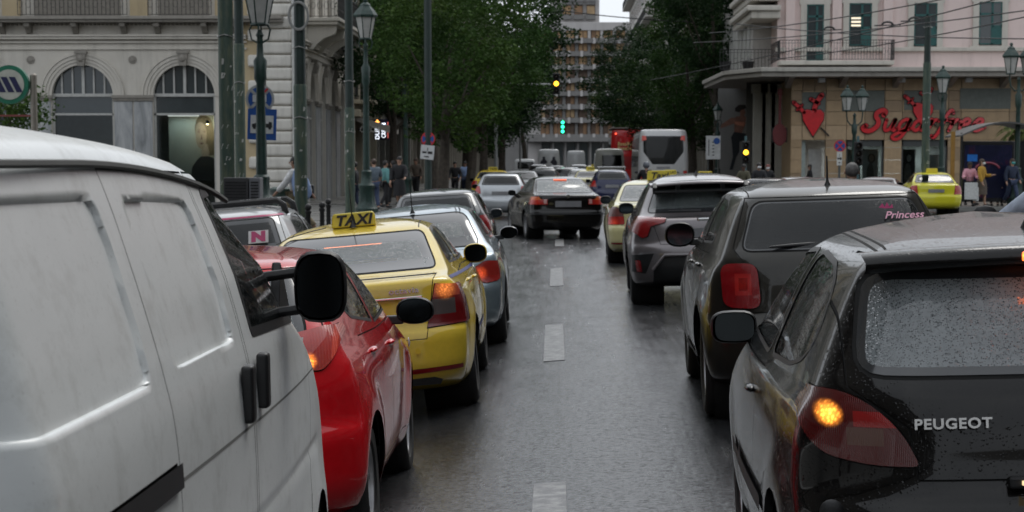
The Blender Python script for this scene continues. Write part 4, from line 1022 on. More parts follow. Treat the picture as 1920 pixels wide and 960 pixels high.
for i in range(24):
    x = 12.65 + i * 1.2; MB().b2(x, x + 1.18, 75.86, 76.02, -.3, .135).build('kerb_stone', KERB, pr, bev=.015)

# ------------------------------------------------------------------ building helpers
def stone(name, col, col2=None, scale=1.5, stain=.5, rough=.75):
    if name in MATS: return MATS[name]
    t = NT(name); col2 = col2 or tuple(c * .55 for c in col)
    a = t.noise(scale, 7, .65); b = t.noise(scale * .7, 6, .7, stretch=(2.2, 2.2, .25)); d = t.noise(40, 4)
    c = t.mix(t.ramp(a, [(.3, 0), (.75, .5)]), col, col2)
    c = t.mix(t.ramp(b, [(.5, 0), (.78, stain)]), c, tuple(x * .35 for x in col))
    t.set(Base_Color=c, Roughness=rough, Normal=t.bump(t.math('ADD', t.math('MULTIPLY', d, .4), a), .3, .02)); MATS[name] = t.m; return t.m
WARMST = stone('warm_white_stucco', (.56, .53, .475), (.44, .41, .355))
TANST = stone('tan_stucco', (.46, .37, .23), (.36, .28, .17))
QUOIN = stone('pillowed_stone', (.64, .62, .57), (.5, .47, .42), 2.5)
t = NT('grey_marble'); a_ = t.noise(1.2, 8, .7, stretch=(1.6, 1.6, .35), dist=1.5)
t.set(Base_Color=t.ramp(a_, [(.3, (.16, .17, .175)), (.5, (.30, .31, .315)), (.68, (.42, .42, .42))]), Roughness=.35); MARBLE = t.m
CONSOLE = stone('weathered_console', (.27, .25, .22), (.16, .15, .13), 4)
WFRAME = simple('off_white_frame', (.42, .42, .40), .55)
IRON = simple('wrought_iron', (.025, .025, .025), .55)
SHOPGL = glassmat('shop_glass', (.55, .6, .6), 1.5)
DARKGL = simple('dark_window_pane', (.035, .045, .048), .12, coat=.4, vscale=2)
ROOM = simple('shop_room', (.30, .34, .32), .9)
def ring(m, cx, cz, r0, r1, y0, y1, n=28, a0=0.0, a1=math.pi):
    vs = []; fs = []
    for i in range(n + 1):
        a = a0 + (a1 - a0) * i / n; c, s = math.cos(a), math.sin(a)
        vs += [(cx + r0 * c, y0, cz + r0 * s), (cx + r1 * c, y0, cz + r1 * s), (cx + r1 * c, y1, cz + r1 * s), (cx + r0 * c, y1, cz + r0 * s)]
    for i in range(n):
        b = i * 4; fs += [(b + k, b + (k + 1) % 4, b + 4 + (k + 1) % 4, b + 4 + k) for k in range(4)]
    fs += [(0, 1, 2, 3), tuple(n * 4 + k for k in (3, 2, 1, 0))]
    m.add(vs, fs)
def railing(m, p0, p1, h, step=.13, r=.011, deco=True):
    p0, p1 = Vector(p0), Vector(p1); d = p1 - p0; n = max(2, int(d.length / step)); u = d.normalized()
    for zz, rr in ((h, .022), (.06, .016), (h * .86, .012)): m.tube([p0 + Vector((0, 0, zz)), p1 + Vector((0, 0, zz))], rr, 4)
    for i in range(n + 1):
        q = p0 + d * i / n; m.tube([q + Vector((0, 0, .04)), q + Vector((0, 0, h))], r, 4, cap=False)
        if deco and i % 2 == 0 and i < n:
            c = q + d / n * .5 + Vector((0, 0, h * .45)); m.tube([c + u * (.1 * math.cos(a)) + Vector((0, 0, .15 * math.sin(a))) for a in np.linspace(0, 2 * math.pi, 9)], .009, 3, cap=False)
def console(parent, x, y, z, w, d, h, mat, axis='Y'):
    prof = [(0, 0), (-d * .25, .02), (-d * .35, h * .2), (-d * .6, h * .45), (-d * .95, h * .62), (-d, h * .8), (-d, h), (0, h)]
    m = MB()
    if axis == 'Y': m.prism([(y + a, z + b) for a, b in prof], w, (x - w / 2, 0, 0), 'YZ')
    else: m.prism([(x - a, z + b) for a, b in prof], w, (0, y - w / 2, 0), 'XZ')
    return m.build('console_bracket', mat, parent, bev=.02)

# ------------------------------------------------------------------ arcaded corner building, left
FY = 81.0; S0 = FPX / FY
fx = lambda px: at(px, 303, FY).x
fz = lambda py: CH + (303 - py) / S0
CX = fx(545)                                     # street corner
bl = empty('arcade_building', (CX, FY, 0), 0, 'pale stone corner building with an arcade, quoins and iron balconies on the left', 'building')
def put(o):
    o.matrix_parent_inverse = bl.matrix_basis.inverted(); return o
arch_c = [fx(157 + 190 * k) for k in (-2, -1, 0, 1)]; bay = arch_c[1] - arch_c[0]
r_in, r_out = 58 / S0, 80 / S0; zsp = fz(181); ztop = fz(76); zimp = fz(190)
def arcade(parent, axis, centres, base, span0, span1, fin, first=True):
    """wall of arched bays. axis 'X': a wall along x at y=base facing -y; 'Y': a wall along y at x=base facing +x"""
    def T(m):
        if axis == 'Y': m.v = [(base - (v[1] - 0), v[0], v[2]) for v in m.v]
        else: m.v = [(v[0], base + v[1], v[2]) for v in m.v]
        return m
    wall = MB(); n = 22
    edges = [span0] + [(a + b) / 2 for a, b in zip(centres, centres[1:])] + [span1]
    for c, e0, e1 in zip(centres, edges, edges[1:]):
        for i in range(n):
            a0, a1 = math.pi - math.pi * i / n, math.pi - math.pi * (i + 1) / n
            p, q = (c + r_in * math.cos(a0), zsp + r_in * math.sin(a0)), (c + r_in * math.cos(a1), zsp + r_in * math.sin(a1))
            wall.add([(p[0], 0, p[1]), (q[0], 0, q[1]), (q[0], 0, ztop), (p[0], 0, ztop), (p[0], .45, p[1]), (q[0], .45, q[1])], [(0, 1, 2, 3), (0, 4, 5, 1)])
        for (x0, x1) in ((e0, c - r_in), (c + r_in, e1)): wall.b2(x0, x1, 0, .45, 0, ztop)
    put(T(wall).build('wall', WARMST, parent))
    for c in centres:
        for (r0, r1, y) in ((r_in - .01, r_in + .10, -.03), (r_in + .11, r_in + .22, -.06), (r_in + .23, r_in + .36, -.09), (r_in + .37, r_in + .43, -.125)):
            m = MB(); ring(m, c, zsp, r0, r1, y, .06); put(T(m).build('archivolt', WARMST, parent))
        m = MB(); m.prism([(c - .13, zsp + r_in - .05), (c + .13, zsp + r_in - .05), (c + .2, zsp + r_in + .46), (c - .2, zsp + r_in + .46)], .24, (0, -.24, 0)); m.sphere((c, -.24, zsp + r_in + .24), (.12, .09, .14), 10, 6); m.b2(c - .24, c + .24, -.27, -.02, zsp + r_in + .42, zsp + r_in + .52)
        put(T(m).build('keystone', CONSOLE, parent))
        f = MB()
        f.b2(c - r_in, c + r_in, .16, .24, zsp - .02, zsp + .10)
        for k in (-2, -1, 0, 1, 2):
            x = c + k * r_in * .345; hgt = math.sqrt(max(.05, r_in ** 2 - (x - c) ** 2)); wd = .06 if k else .11
            f.b2(x - wd / 2, x + wd / 2, .17, .23, zsp + .1, zsp + hgt)
        f.b2(c - r_in, c + r_in, .16, .24, zsp - .74, zsp - .66); f.b2(c - r_in, c - r_in + .08, .16, .24, 0, zsp); f.b2(c + r_in - .08, c + r_in, .16, .24, 0, zsp)
        put(T(f).build('window_frame', WFRAME, parent))
        g = MB(); g.add([(c + r_in * math.cos(a), .26, zsp + r_in * math.sin(a)) for a in np.linspace(0, math.pi, 24)], [tuple(range(24))]); put(T(g).build('fanlight_pane', DARKGL, parent))
        g = MB(); g.b2(c - r_in, c + r_in, .25, .27, zsp - .66, zsp); put(T(g).build('transom_pane', DARKGL, parent))
        g = MB(); g.b2(c - r_in, c + r_in, .25, .262, .05, zsp - .70); put(T(g).build('shop_pane', SHOPGL, parent))
    for e0, e1 in zip([c + r_in for c in centres[:-1]], [c - r_in for c in centres[1:]]):
        for k in (0, 1):
            a, b = e0 + (e1 - e0) * (k * .5 + .02), e0 + (e1 - e0) * (k * .5 + .48); m = MB(); m.b2(a, b, -.05, .02, 0, zimp - .02); put(T(m).build('marble_slab', MARBLE, parent, bev=.012))
        m = MB(); m.b2(e0 - .02, e1 + .02, -.10, .02, zimp, zimp + .10); m.b2(e0 - .05, e1 + .05, -.15, .02, zimp + .10, zimp + .22); put(T(m).build('impost', CONSOLE, parent, bev=.015))
        m = MB(); mx_ = (e0 + e1) / 2; m.lathe([(.001, -.06), (.05, -.07), (.09, -.05), (.10, -.03), (.14, -.04), (.16, -.02), (.16, .0)], (mx_, 0, fz(114)), 'Y', 16); put(T(m).build('medallion', CONSOLE, parent, smooth=True))
        for sgn in (1, -1):
            m = MB(); m.tube([(mx_ - sgn * .02 - sgn * .9, -.015, ztop - .55), (mx_ - sgn * .16, -.015, ztop - .55)], .02, 4)
    for (z0, z1, y) in ((fz(95), fz(92), -.07), (fz(83), fz(80), -.10), (fz(76), fz(71), -.20), (fz(71), fz(68), -.26)):
        m = MB(); m.b2(span0, span1 + (.2 if axis == 'X' else 0), y, .1, z0, z1 - .004); put(T(m).build('string_course', WARMST, parent))
arcade(bl, 'X', arch_c, FY, CX - 20.5, CX - 1.86, None)
side_c = [FY + 3.2 + 3.95 * k for k in range(5)]
arcade(bl, 'Y', side_c, CX, FY + .6, FY + 22.5, None)
m = MB(); m.b2(CX - 20.5, CX - .5, FY + .5, FY + 22, ztop - .3, 22); m.b2(CX - 20.6, CX - 20.4, FY + .4, FY + 22, 0, 22); put(m.build('upper_wall', WARMST, bl))
m = MB(); m.b2(CX - 20.4, CX - .6, FY + 3.2, FY + 3.4, 0, zsp + 2); put(m.build('room_back', ROOM, bl))
m = MB(); m.b2(CX - 1.8, CX - 1.6, FY + .5, FY + 22, 0, zsp + 2); put(m.build('room_back', ROOM, bl))
# the balcony storey above the arcade
m = MB(); m.b2(CX - 20.5, CX - .2, FY - .55, FY + .3, fz(46), fz(41)); m.b2(CX - 20.5, CX - .2, FY - .65, FY + .3, fz(41), fz(35)); put(m.build('balcony_slab', CONSOLE, bl, bev=.02))
m = MB(); m.b2(CX - 20.5, CX - .55, FY + .1, FY + .5, fz(68), 22); put(m.build('upper_wall', WARMST, bl))
for px in (-95, -35, 10, 60, 147, 237, 300, 388, 445): put(console(bl, fx(px), FY + .12, fz(66), .22, .55, fz(46) - fz(66), CONSOLE))
m = MB()
for k in range(int(20 / .16)):
    x = CX - 20.4 + k * .16; m.b2(x, x + .08, FY - .04, FY + .12, fz(50), fz(47))
tag(put(m.build('dentil_course', CONSOLE, bl)), kind='stuff')
m = MB()
for (a, b) in ((-150, 8), (46, 248), (287, 404)):
    railing(m, (fx(a), FY - .5, fz(35)), (fx(b), FY - .5, fz(35)), 1.05, .16, .016)
tag(put(m.build('balcony_railing', IRON, bl)), kind='stuff')
for px in (28, 266, 424):
    m = MB(); m.b2(fx(px) - .34, fx(px) + .34, FY - .12, FY + .2, fz(35), fz(-60)); put(m.build('pilaster', TANST, bl))
for (a, b) in ((70, 230), (300, 395)):
    m = MB(); m.b2(fx(a), fx(b), FY + .04, FY + .12, fz(34), fz(-60)); put(m.build('balcony_window', simple('louvred_shutter', (.22, .20, .17), .7), bl))
# quoins: every pillowed stone on its own
zq = 0.0; k = 0; ph = 23.6 / S0
while zq < 9.2:
    w = (1.62 if k % 2 else 1.22); col = QUOIN
    m = MB(); m.b2(CX - w, CX + .10, FY - .14, FY + .9, zq + .012, zq + ph - .012); put(m.build('quoin_stone', col, bl, bev=.13, bseg=4)); zq += ph; k += 1
m = MB(); m.b2(CX - 1.9, CX - .05, FY + .02, FY + .55, 0, 12); put(m.build('corner_wall', TANST, bl))
m = MB(); m.tube([(CX + .16, FY - .12, .1), (CX + .16, FY - .12, 12)], .06, 10)
for z in np.arange(1, 12, 1.6): m.lathe([(.075, 0), (.075, .08)], (CX + .16, FY - .12, z), n=10)
put(m.build('downpipe', simple('white_pipe', (.5, .5, .48), .5), bl, smooth=True))
# corner balcony over the side street
by0, by1, bz = FY + 5.0, FY + 15.5, 7.35
m = MB(); m.b2(CX - .1, CX + 1.35, by0, by1, bz, bz + .14); m.b2(CX - .1, CX + 1.45, by0 - .08, by1 + .08, bz + .14, bz + .28); put(m.build('balcony_slab', WARMST, bl, bev=.03))
for y in (by0 + .4, by0 + 3.6, by0 + 6.9, by1 - .4): put(console(bl, CX, y, bz - 1.0, .34, 1.25, 1.0, WARMST, 'X'))
m = MB(); railing(m, (CX, by0, bz + .28), (CX + 1.35, by0, bz + .28), 1.1); railing(m, (CX + 1.35, by0, bz + .28), (CX + 1.35, by1, bz + .28), 1.1); tag(put(m.build('balcony_railing', IRON, bl)), kind='stuff')
m = MB(); m.b2(CX - .5, CX + .06, FY + .9, FY + 22.4, ztop, 22); put(m.build('side_wall', WARMST, bl))
for y in (by0 + 1.6, by0 + 5, by0 + 8.4): m = MB(); m.b2(CX + .02, CX + .12, y - .55, y + .55, bz + .3, bz + 3.2); put(m.build('balcony_door', simple('louvred_shutter', (.22, .20, .17), .7), bl))
# portrait poster in the shop window of the right-hand arch (flat print on a board)
pc = Vector((arch_c[3] + .12, FY + 1.4, 0)); PBOARD = simple('poster_paper', (.50, .54, .52), .6, var=.04)
po = empty('window_poster', (pc.x, pc.y, 1.0), 0, 'pale portrait poster of a blonde head under a warm spot in the shop window', 'poster')
MB().b2(-1.0, 1.0, 0, .04, 0, 3.2 - .35).build('poster_board', PBOARD, po)
for nm, col, pts in (('printed_hair', (.20, .17, .12), [(.06, 1.75), (.03, 2.1), (.10, 2.42), (.28, 2.60), (.52, 2.58), (.72, 2.38), (.80, 1.95), (.86, 1.45), (.80, 1.0), (.45, 1.0)]), ('printed_coat', (.04, .045, .05), [(-.15, 0), (-.1, .55), (.12, .85), (.3, 1.0), (.7, .95), (.95, .7), (1.0, 0)]),
                     ('printed_face', (.44, .37, .32), [(.07, 1.6), (.06, 1.95), (.10, 2.2), (.20, 2.32), (.36, 2.30), (.48, 2.1), (.51, 1.8), (.47, 1.48), (.36, 1.27), (.25, 1.25), (.13, 1.36)]), ('printed_neck', (.5, .43, .38), [(.28, .95), (.30, 1.35), (.52, 1.5), (.62, 1.0)])):
    k = {'printed_hair': .004, 'printed_coat': .008, 'printed_neck': .010, 'printed_face': .012}[nm]
    m = MB(); m.add([(a, -k, b) for a, b in round_poly(pts, .1, 3)], [tuple(range(len(round_poly(pts, .1, 3))))]); m.build(nm, simple(nm, col, .6, var=.15, vscale=3), po)
for nm, pts in (('printed_eye', [(.14, 1.93), (.22, 1.96), (.24, 1.92), (.16, 1.9)]), ('printed_eye', [(.36, 1.94), (.45, 1.96), (.48, 1.92), (.38, 1.91)]), ('printed_lips', [(.2, 1.48), (.3, 1.51), (.4, 1.48), (.3, 1.43)]), ('printed_brow', [(.13, 2.0), (.24, 2.03), (.24, 2.0)]), ('printed_brow', [(.35, 2.03), (.48, 2.01), (.47, 1.99)]), ('printed_nose', [(.27, 1.62), (.30, 1.85), (.33, 1.64)])):
    m = MB(); m.add([(a, -.016, b) for a, b in pts], [tuple(range(len(pts)))]); m.build(nm, simple('print_dark', (.16, .10, .09), .6), po)
sl = empty('window_spotlight', (pc.x + .62, pc.y - .5, fz(232)), 0, 'small warm spotlight glowing inside the arched shop window', 'lamp')
m = MB(); m.lathe([(.05, .14), (.09, 0)], n=14, cap=False); m.build('lamp_shade', BLACK, sl); m = MB(); m.sphere((0, 0, .02), .06, 10, 6); m.build('bulb', emis('warm_bulb', (1, .75, .4), 14), sl)
ld = bpy.data.lights.new('spot_glow', 'POINT'); ld.energy = 22; ld.color = (1, .78, .48); ld.shadow_soft_size = .1; lo = bpy.data.objects.new('spot_glow', ld); COL.objects.link(lo); lo.parent = sl; lo.location = (0, 0, -.12)

cl_ = empty('shop_inside_light', (arch_c[3] - .2, FY + .9, fz(218)), 0, 'unseen fill light added inside the arched shop window with the portrait', 'lamp', 'lit shop window lamps')  # added fill light with its panel, brightens the dark shop interior
MB().b2(-.6, .6, -.1, .1, 0, .05).build('light_panel', emis('shop_fill_dim', (1, .96, .9), 1.2), cl_)
ld = bpy.data.lights.new('shop_glow', 'AREA'); ld.energy = 8; ld.color = (.9, 1, .93); ld.shape = 'RECTANGLE'; ld.size = 1.2; ld.size_y = .3; lo = bpy.data.objects.new('shop_glow', ld); COL.objects.link(lo); lo.parent = cl_; lo.location = (0, 0, -.03)
# ------------------------------------------------------------------ next buildings along the left side
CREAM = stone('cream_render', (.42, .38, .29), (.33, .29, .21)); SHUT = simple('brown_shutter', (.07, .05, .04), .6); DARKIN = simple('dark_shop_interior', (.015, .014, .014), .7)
def street_block(name, x, y0, y1, zt, mat, label, balc, face=1, fl=3.4, dark_ground=True, win_w=1.3, step=3.0):
    """a terrace along the street: wall facing +x (face 1) or -x (-1), ground-floor shops, windows with panes, balconies"""
    b = empty(name, (x, (y0 + y1) / 2, 0), 0, label, 'building'); s = face
    def pp(m, n, mt, par=None, **k):
        o = m.build(n, mt, par or b, **k)
        if par is None: o.matrix_parent_inverse = b.matrix_basis.inverted()
        return o
    m = MB(); m.b2(x, x - s * 12, y0, y1, 4.2, zt); pp(m, 'wall', mat)
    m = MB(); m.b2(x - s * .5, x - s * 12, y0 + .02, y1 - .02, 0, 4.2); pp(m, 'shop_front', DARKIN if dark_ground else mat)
    for k, y in enumerate(np.arange(y0 + .3, y1, 4.1)):
        m = MB(); m.b2(x + s * .02, x - s * .55, y, y + .5, 0, 4.2); pp(m, 'shop_pier', mat)
    m = MB(); m.b2(x + s * .35, x - s * .3, y0, y1, 4.0, 4.35); pp(m, 'string_course', mat, bev=.03)
    z = 4.9; f = 0
    while z + 2.4 < zt:
        for y in np.arange(y0 + 1.4, y1 - 1.2, step):
            m = MB(); m.b2(x + s * .04, x - s * .1, y - win_w / 2, y + win_w / 2, z, z + 2.3); w = pp(m, 'window', SHUT)
            for q in (-1, 1):
                g = MB(); g.b2(x + s * .045, x + s * .055, y + q * win_w * .24 - win_w * .2, y + q * win_w * .24 + win_w * .2, z + .1, z + 2.2); o = g.build('pane', DARKGL, w)
        if f in balc:
            m = MB(); m.b2(x, x + s * 1.1, y0 + .5, y1 - .5, z - .25, z - .08); pp(m, 'balcony_slab', mat, bev=.02)
            m = MB(); railing(m, (x + s * 1.08, y0 + .5, z - .08), (x + s * 1.08, y1 - .5, z - .08), 1.0, .2, .014, False); railing(m, (x, y0 + .5, z - .08), (x + s * 1.08, y0 + .5, z - .08), 1.0, .2, .014, False); o = pp(m, 'balcony_railing', IRON); tag(o, kind='stuff')
        z += fl; f += 1
    m = MB(); m.b2(x + s * .45, x - s * .2, y0, y1, zt - .4, zt); pp(m, 'cornice', mat, bev=.05)
    return b, pp
nb, pp = street_block('cream_house', CX + .15, FY + 23, FY + 36, 15, CREAM, 'cream rendered house with railed balconies just past the arcade', {0, 1, 2})
m = MB(); m.add([(CX + 1.3, FY + 25.0 + k * .8, 9.3 + .5 * math.sin(k * 1.7) + 2.6 * j) if False else (CX + 1.4 + .18 * math.sin(k * 1.9 + j), FY + 26 + k * .55, 9.0 + 3.8 * j) for j in (0, 1) for k in range(9)], [(k, k + 1, 10 + k, 9 + k) for k in range(8)])
tarp = m.build('blue_tarpaulin', simple('blue_tarp', (.02, .09, .38), .5)); tag(tarp, 'bright blue tarpaulin hanging from an upper balcony above the trees', 'tarpaulin')
sol = tarp.modifiers.new('thick', 'SOLIDIFY'); sol.thickness = .02
street_block('plain_house', CX + .2, FY + 36.5, FY + 62, 18, stone('grey_render', (.34, .33, .30)), 'plain grey-beige house behind the left trees', {0, 1, 2, 3})
street_block('beige_house', CX + .2, FY + 63, FY + 262, 21, stone('beige_render', (.38, .35, .29)), 'tall beige house far along the left pavement', {1, 2, 3, 4})
# shop awning and glowing vertical sign on the dark shops
m = MB(); m.prism([(CX - .1, 4.1), (CX + 1.9, 3.55), (CX + 1.9, 3.2), (CX + 1.86, 3.2), (CX - .1, 3.9)], 5.6, (0, FY + 24, 0), 'XZ'); aw = m.build('shop_awning', simple('awning_cloth', (.30, .28, .25), .8)); tag(aw, 'faded pale awning over the shop past the arcade', 'awning')
text_mesh('awning_lettering', 'OLEOM', .42, simple('awning_print', (.6, .58, .55), .6), aw, .004, 0, 0, (CX + .9, FY + 23.97, 3.35), sx=.7)
sg = at(716, 243, 106); sgo = empty('dust_cream_sign', (sg.x, 106, sg.z), 0, 'glowing white DUST CREAM shop sign turned sideways with an orange mark', 'sign')
MB().b2(-.42, .42, 0, .1, -.52, .52).build('sign_panel', simple('sign_navy', (.005, .006, .03), .3), sgo, bev=.01)
WLIT = emis('sign_white_lit', (.85, .9, 1.0), 1.3)
text_mesh('lit_lettering', 'DUST', .30, WLIT, sgo, .006, 0, .002, (-.22, -.01, -.12), (math.pi / 2, -math.pi / 2, 0), sx=1.0)
text_mesh('lit_lettering', 'CREAM', .30, WLIT, sgo, .006, 0, .002, (.10, -.01, -.04), (math.pi / 2, -math.pi / 2, 0), sx=.78)
m = MB(); m.b2(.28, .33, -.012, -.004, -.42, .38); m.build('lit_caption', emis('sign_red_lit', (.6, .12, .1), .6), sgo)
m = MB(); m.b2(-.33, -.13, -.012, -.004, .36, .42); m.b2(-.26, -.20, -.011, -.003, .29, .49); m.build('lit_cross', emis('sign_orange_lit', (1, .4, .08), 2.5), sgo)
MB().b2(-1.2, -.42, .02, .08, -.05, .05).build('sign_arm', IRON, sgo)

# ------------------------------------------------------------------ pink corner building with the shop, right
RY = 100.0; S1 = FPX / RY; rx_ = lambda px: at(px, 303, RY).x; rz = lambda py: CH + (303 - py) / S1
RX0, RX1 = rx_(1482), 36.0
PINKW = stone('pale_pink_stucco', (.72, .585, .55), (.62, .505, .475), 1.2, .35); TANCL = [stone(f'tan_cladding_{i}', c, None, 3, .3, .5) for i, c in enumerate(((.44, .31, .18), (.38, .265, .15), (.48, .345, .21), (.34, .24, .145)))]
BLIND = simple('grey_green_panel', (.13, .145, .13), .6); TEAL = simple('teal_shutter', (.015, .085, .08), .5, var=.2)
br_ = empty('pink_shop_building', (RX0, RY, 0), 0, 'pale pink corner building above a tan stone shop front on the right', 'building')
def pr_(m, n, mt, par=None, **k):
    o = m.build(n, mt, par or br_, **k)
    if par is None: o.matrix_parent_inverse = br_.matrix_basis.inverted()
    return o
zc = rz(150); z2 = rz(135)
opens = [(1503, 1547, 263, 360), (1586, 1657, 263, 345), (1690, 1776, 263, 345)]; blinds = [(1502, 1546, 175, 210), (1577, 1656, 172, 210), (1693, 1772, 172, 208), (1797, 1892, 168, 206)]
m = MB(); m.b2(RX0 + .3, RX1, RY + 2.6, RY + 30, 0, zc); pr_(m, 'core_wall', simple('shop_room_white', (.36, .38, .37), .8))
m = MB(); m.b2(RX0, RX0 + .3, RY + .1, RY + 42, 0, zc); pr_(m, 'side_wall', TANCL[1])
# the cladding slabs, one by one, leaving out openings
rows = [0] + [rz(p) for p in (345, 325, 300, 277, 263, 236, 211, 190, 172, 150)]
rc = random.Random(3)
cutsx = sorted({1482, 1503, 1547, 1586, 1657, 1690, 1776, 1800, 1890, 1960, 2040, 2120, 2200, 2280, 2360, 2440} | {1525, 1620, 1733})
for j in range(len(rows) - 1):
    z0, z1 = rows[j], rows[j + 1]; zm = (z0 + z1) / 2
    for a, b in zip(cutsx, cutsx[1:]):
        xm, pm = (a + b) / 2, 303 - (zm - CH) * S1
        if any(o[0] - 1 <= xm <= o[1] + 1 and o[2] - 1 <= pm <= o[3] for o in opens): continue
        m = MB(); m.b2(rx_(a) + .012, rx_(b) - .012, RY - .04 - rc.random() * .006, RY + .3, z0 + .010, z1 - .010); pr_(m, 'stone_slab', rc.choice(TANCL))
m = MB(); m.b2(rx_(1776), RX1, RY + .32, RY + .5, 0, zc); m.b2(RX0 + .3, rx_(1503), RY + .32, RY + .5, 0, zc); m.b2(rx_(1503), rx_(1776), RY + .32, RY + .5, rz(263), zc); pr_(m, 'backing_wall', TANCL[3])
for (a, b, c, d) in blinds: m = MB(); m.b2(rx_(a), rx_(b), RY - .07, RY + .1, rz(d), rz(c)); pr_(m, 'blind_panel', BLIND, bev=.01)
for (a, b, c, d) in opens[1:]:
    m = MB(); m.b2(rx_(a), rx_(b), RY + .18, RY + .2, rz(d), rz(c)); pr_(m, 'shop_pane', SHOPGL)
    m = MB(); x0, x1 = rx_(a), rx_(b)
    for q0, q1 in ((x0, x0 + .08), (x1 - .08, x1)): m.b2(q0, q1, RY + .1, RY + .26, rz(d), rz(c))
    m.b2(x0, x1, RY + .1, RY + .26, rz(c) - .3, rz(c)); pr_(m, 'shop_window_frame', simple('dark_frame', (.05, .055, .055), .5))
m = MB(); m.b2(rx_(1520), rx_(1545), RY + .9, RY + 1.0, 0, rz(280)); pr_(m, 'shop_door', simple('pale_door', (.5, .52, .52), .4)); m = MB(); m.b2(rx_(1503), rx_(1511), RY + .3, RY + .36, 0, rz(263)); pr_(m, 'glass_leaf', simple('pale_glass_leaf', (.35, .42, .42), .2))
for px in (1620, 1733):
    lx = empty('shop_inside_light', (rx_(px), RY + 1.3, rz(270)), 0, 'lit ceiling lamp inside the %s shop window' % ('first' if px == 1620 else 'second'), 'lamp', 'lit shop window lamps')
    MB().b2(-.5, .5, -.12, .12, -.03, .03).build('light_panel', emis('shop_lamp_white', (1, .96, .9), 4), lx); ld = bpy.data.lights.new('shop_glow', 'AREA'); ld.energy = 45; ld.shape = 'RECTANGLE'; ld.size = 1.0; ld.size_y = .3; lo = bpy.data.objects.new('shop_glow', ld); COL.objects.link(lo); lo.parent = lx; lo.location = (0, 0, -.05)
# posters standing in the windows
for i, (a, b, dark) in enumerate(((1592, 1618, 0), (1622, 1652, 1), (1694, 1722, 2), (1740, 1770, 3))):
    px0, px1 = rx_(a), rx_(b); po = empty('shop_poster', ((px0 + px1) / 2, RY + .9, rz(345)), 0, ['pale poster of two figures in the first shop window', 'poster of a long-haired figure in grey beside the window post', 'black and white portrait poster in the second shop window', 'pale lettered poster behind the green pole in the shop window'][i], 'poster')
    w = (px1 - px0) / 2; h = rz(280) - rz(345) if dark != 3 else rz(290) - rz(345)
    MB().b2(-w, w, 0, .03, 0, h).build('poster_board', simple(f'poster_board_{i}', ((.42, .43, .44), (.5, .5, .5), (.03, .03, .032), (.55, .55, .55))[i], .6), po)
    if dark in (0, 1, 2):
        m = MB(); m.add([(x * w, -.006, z * h) for x, z in round_poly([(-.5, 0), (-.42, .45), (-.18, .6), (.2, .6), (.45, .42), (.55, 0)], .1, 2)], [tuple(range(18))]); m.build('printed_body', simple(f'print_body_{i}', ((.10, .10, .11), (.13, .115, .11), (.16, .16, .16))[i], .6, var=.5, vscale=4), po)
        m = MB(); m.add([(.05 + .19 * math.cos(a) * 1.0, -.012, h * .74 + .24 * math.sin(a)) for a in np.linspace(0, 6.28, 14)], [tuple(range(14))]); m.build('printed_hair', simple(f'print_hair_{i}', ((.05, .04, .04), (.07, .045, .035), (.01, .01, .01))[i], .6), po)
        m = MB(); m.add([(.05 + .11 * math.cos(a), -.018, h * .74 + .17 * math.sin(a)) for a in np.linspace(0, 6.28, 14)], [tuple(range(14))]); m.build('printed_face', simple(f'print_face_{i}', ((.4, .3, .25), (.42, .3, .25), (.45, .45, .45))[i], .6), po)
# the thin canopy round the corner, lights under it
m = MB(); m.prism([(rx_(1482) - 3.2, RY + 14), (rx_(1482) - 3.0, RY + 2), (rx_(1482) - 1.6, RY - 2.0), (RX1, RY - 2.2), (RX1, RY + .3), (RX0 + .2, RY + .3), (RX0 + .2, RY + 14)], .22, (0, 0, zc + .02), 'XY'); pr_(m, 'canopy_slab', stone('canopy_concrete', (.30, .28, .25), (.18, .16, .14), 2), bev=.02)
m = MB(); m.prism([(rx_(1482) - 3.3, RY + 14), (rx_(1482) - 3.1, RY + 1.9), (rx_(1482) - 1.65, RY - 2.15), (RX1, RY - 2.35), (RX1, RY + .3), (RX0 + .2, RY + .3), (RX0 + .2, RY + 14)], .2, (0, 0, zc + .245), 'XY'); pr_(m, 'canopy_edge', stone('canopy_white', (.45, .43, .39), (.30, .28, .24), 2), bev=.03)
for px in (1533, 1681, 1805): m = MB(); m.b2(rx_(px) - .16, rx_(px) + .16, RY - 1.2, RY - .9, zc - .22, zc + .01); pr_(m, 'canopy_lamp', simple('lamp_box_white', (.4, .4, .4), .5), bev=.02)
for px in (1470, 1570, 1670, 1770, 1870, 1960): m = MB(); m.prism([(RY - 2.0, zc), (RY - 2.0, zc + .01), (RY, zc + .01), (RY, zc - .45)], .25, (rx_(px), 0, 0), 'YZ'); pr_(m, 'canopy_rib', stone('canopy_concrete', (.30, .28, .25)))
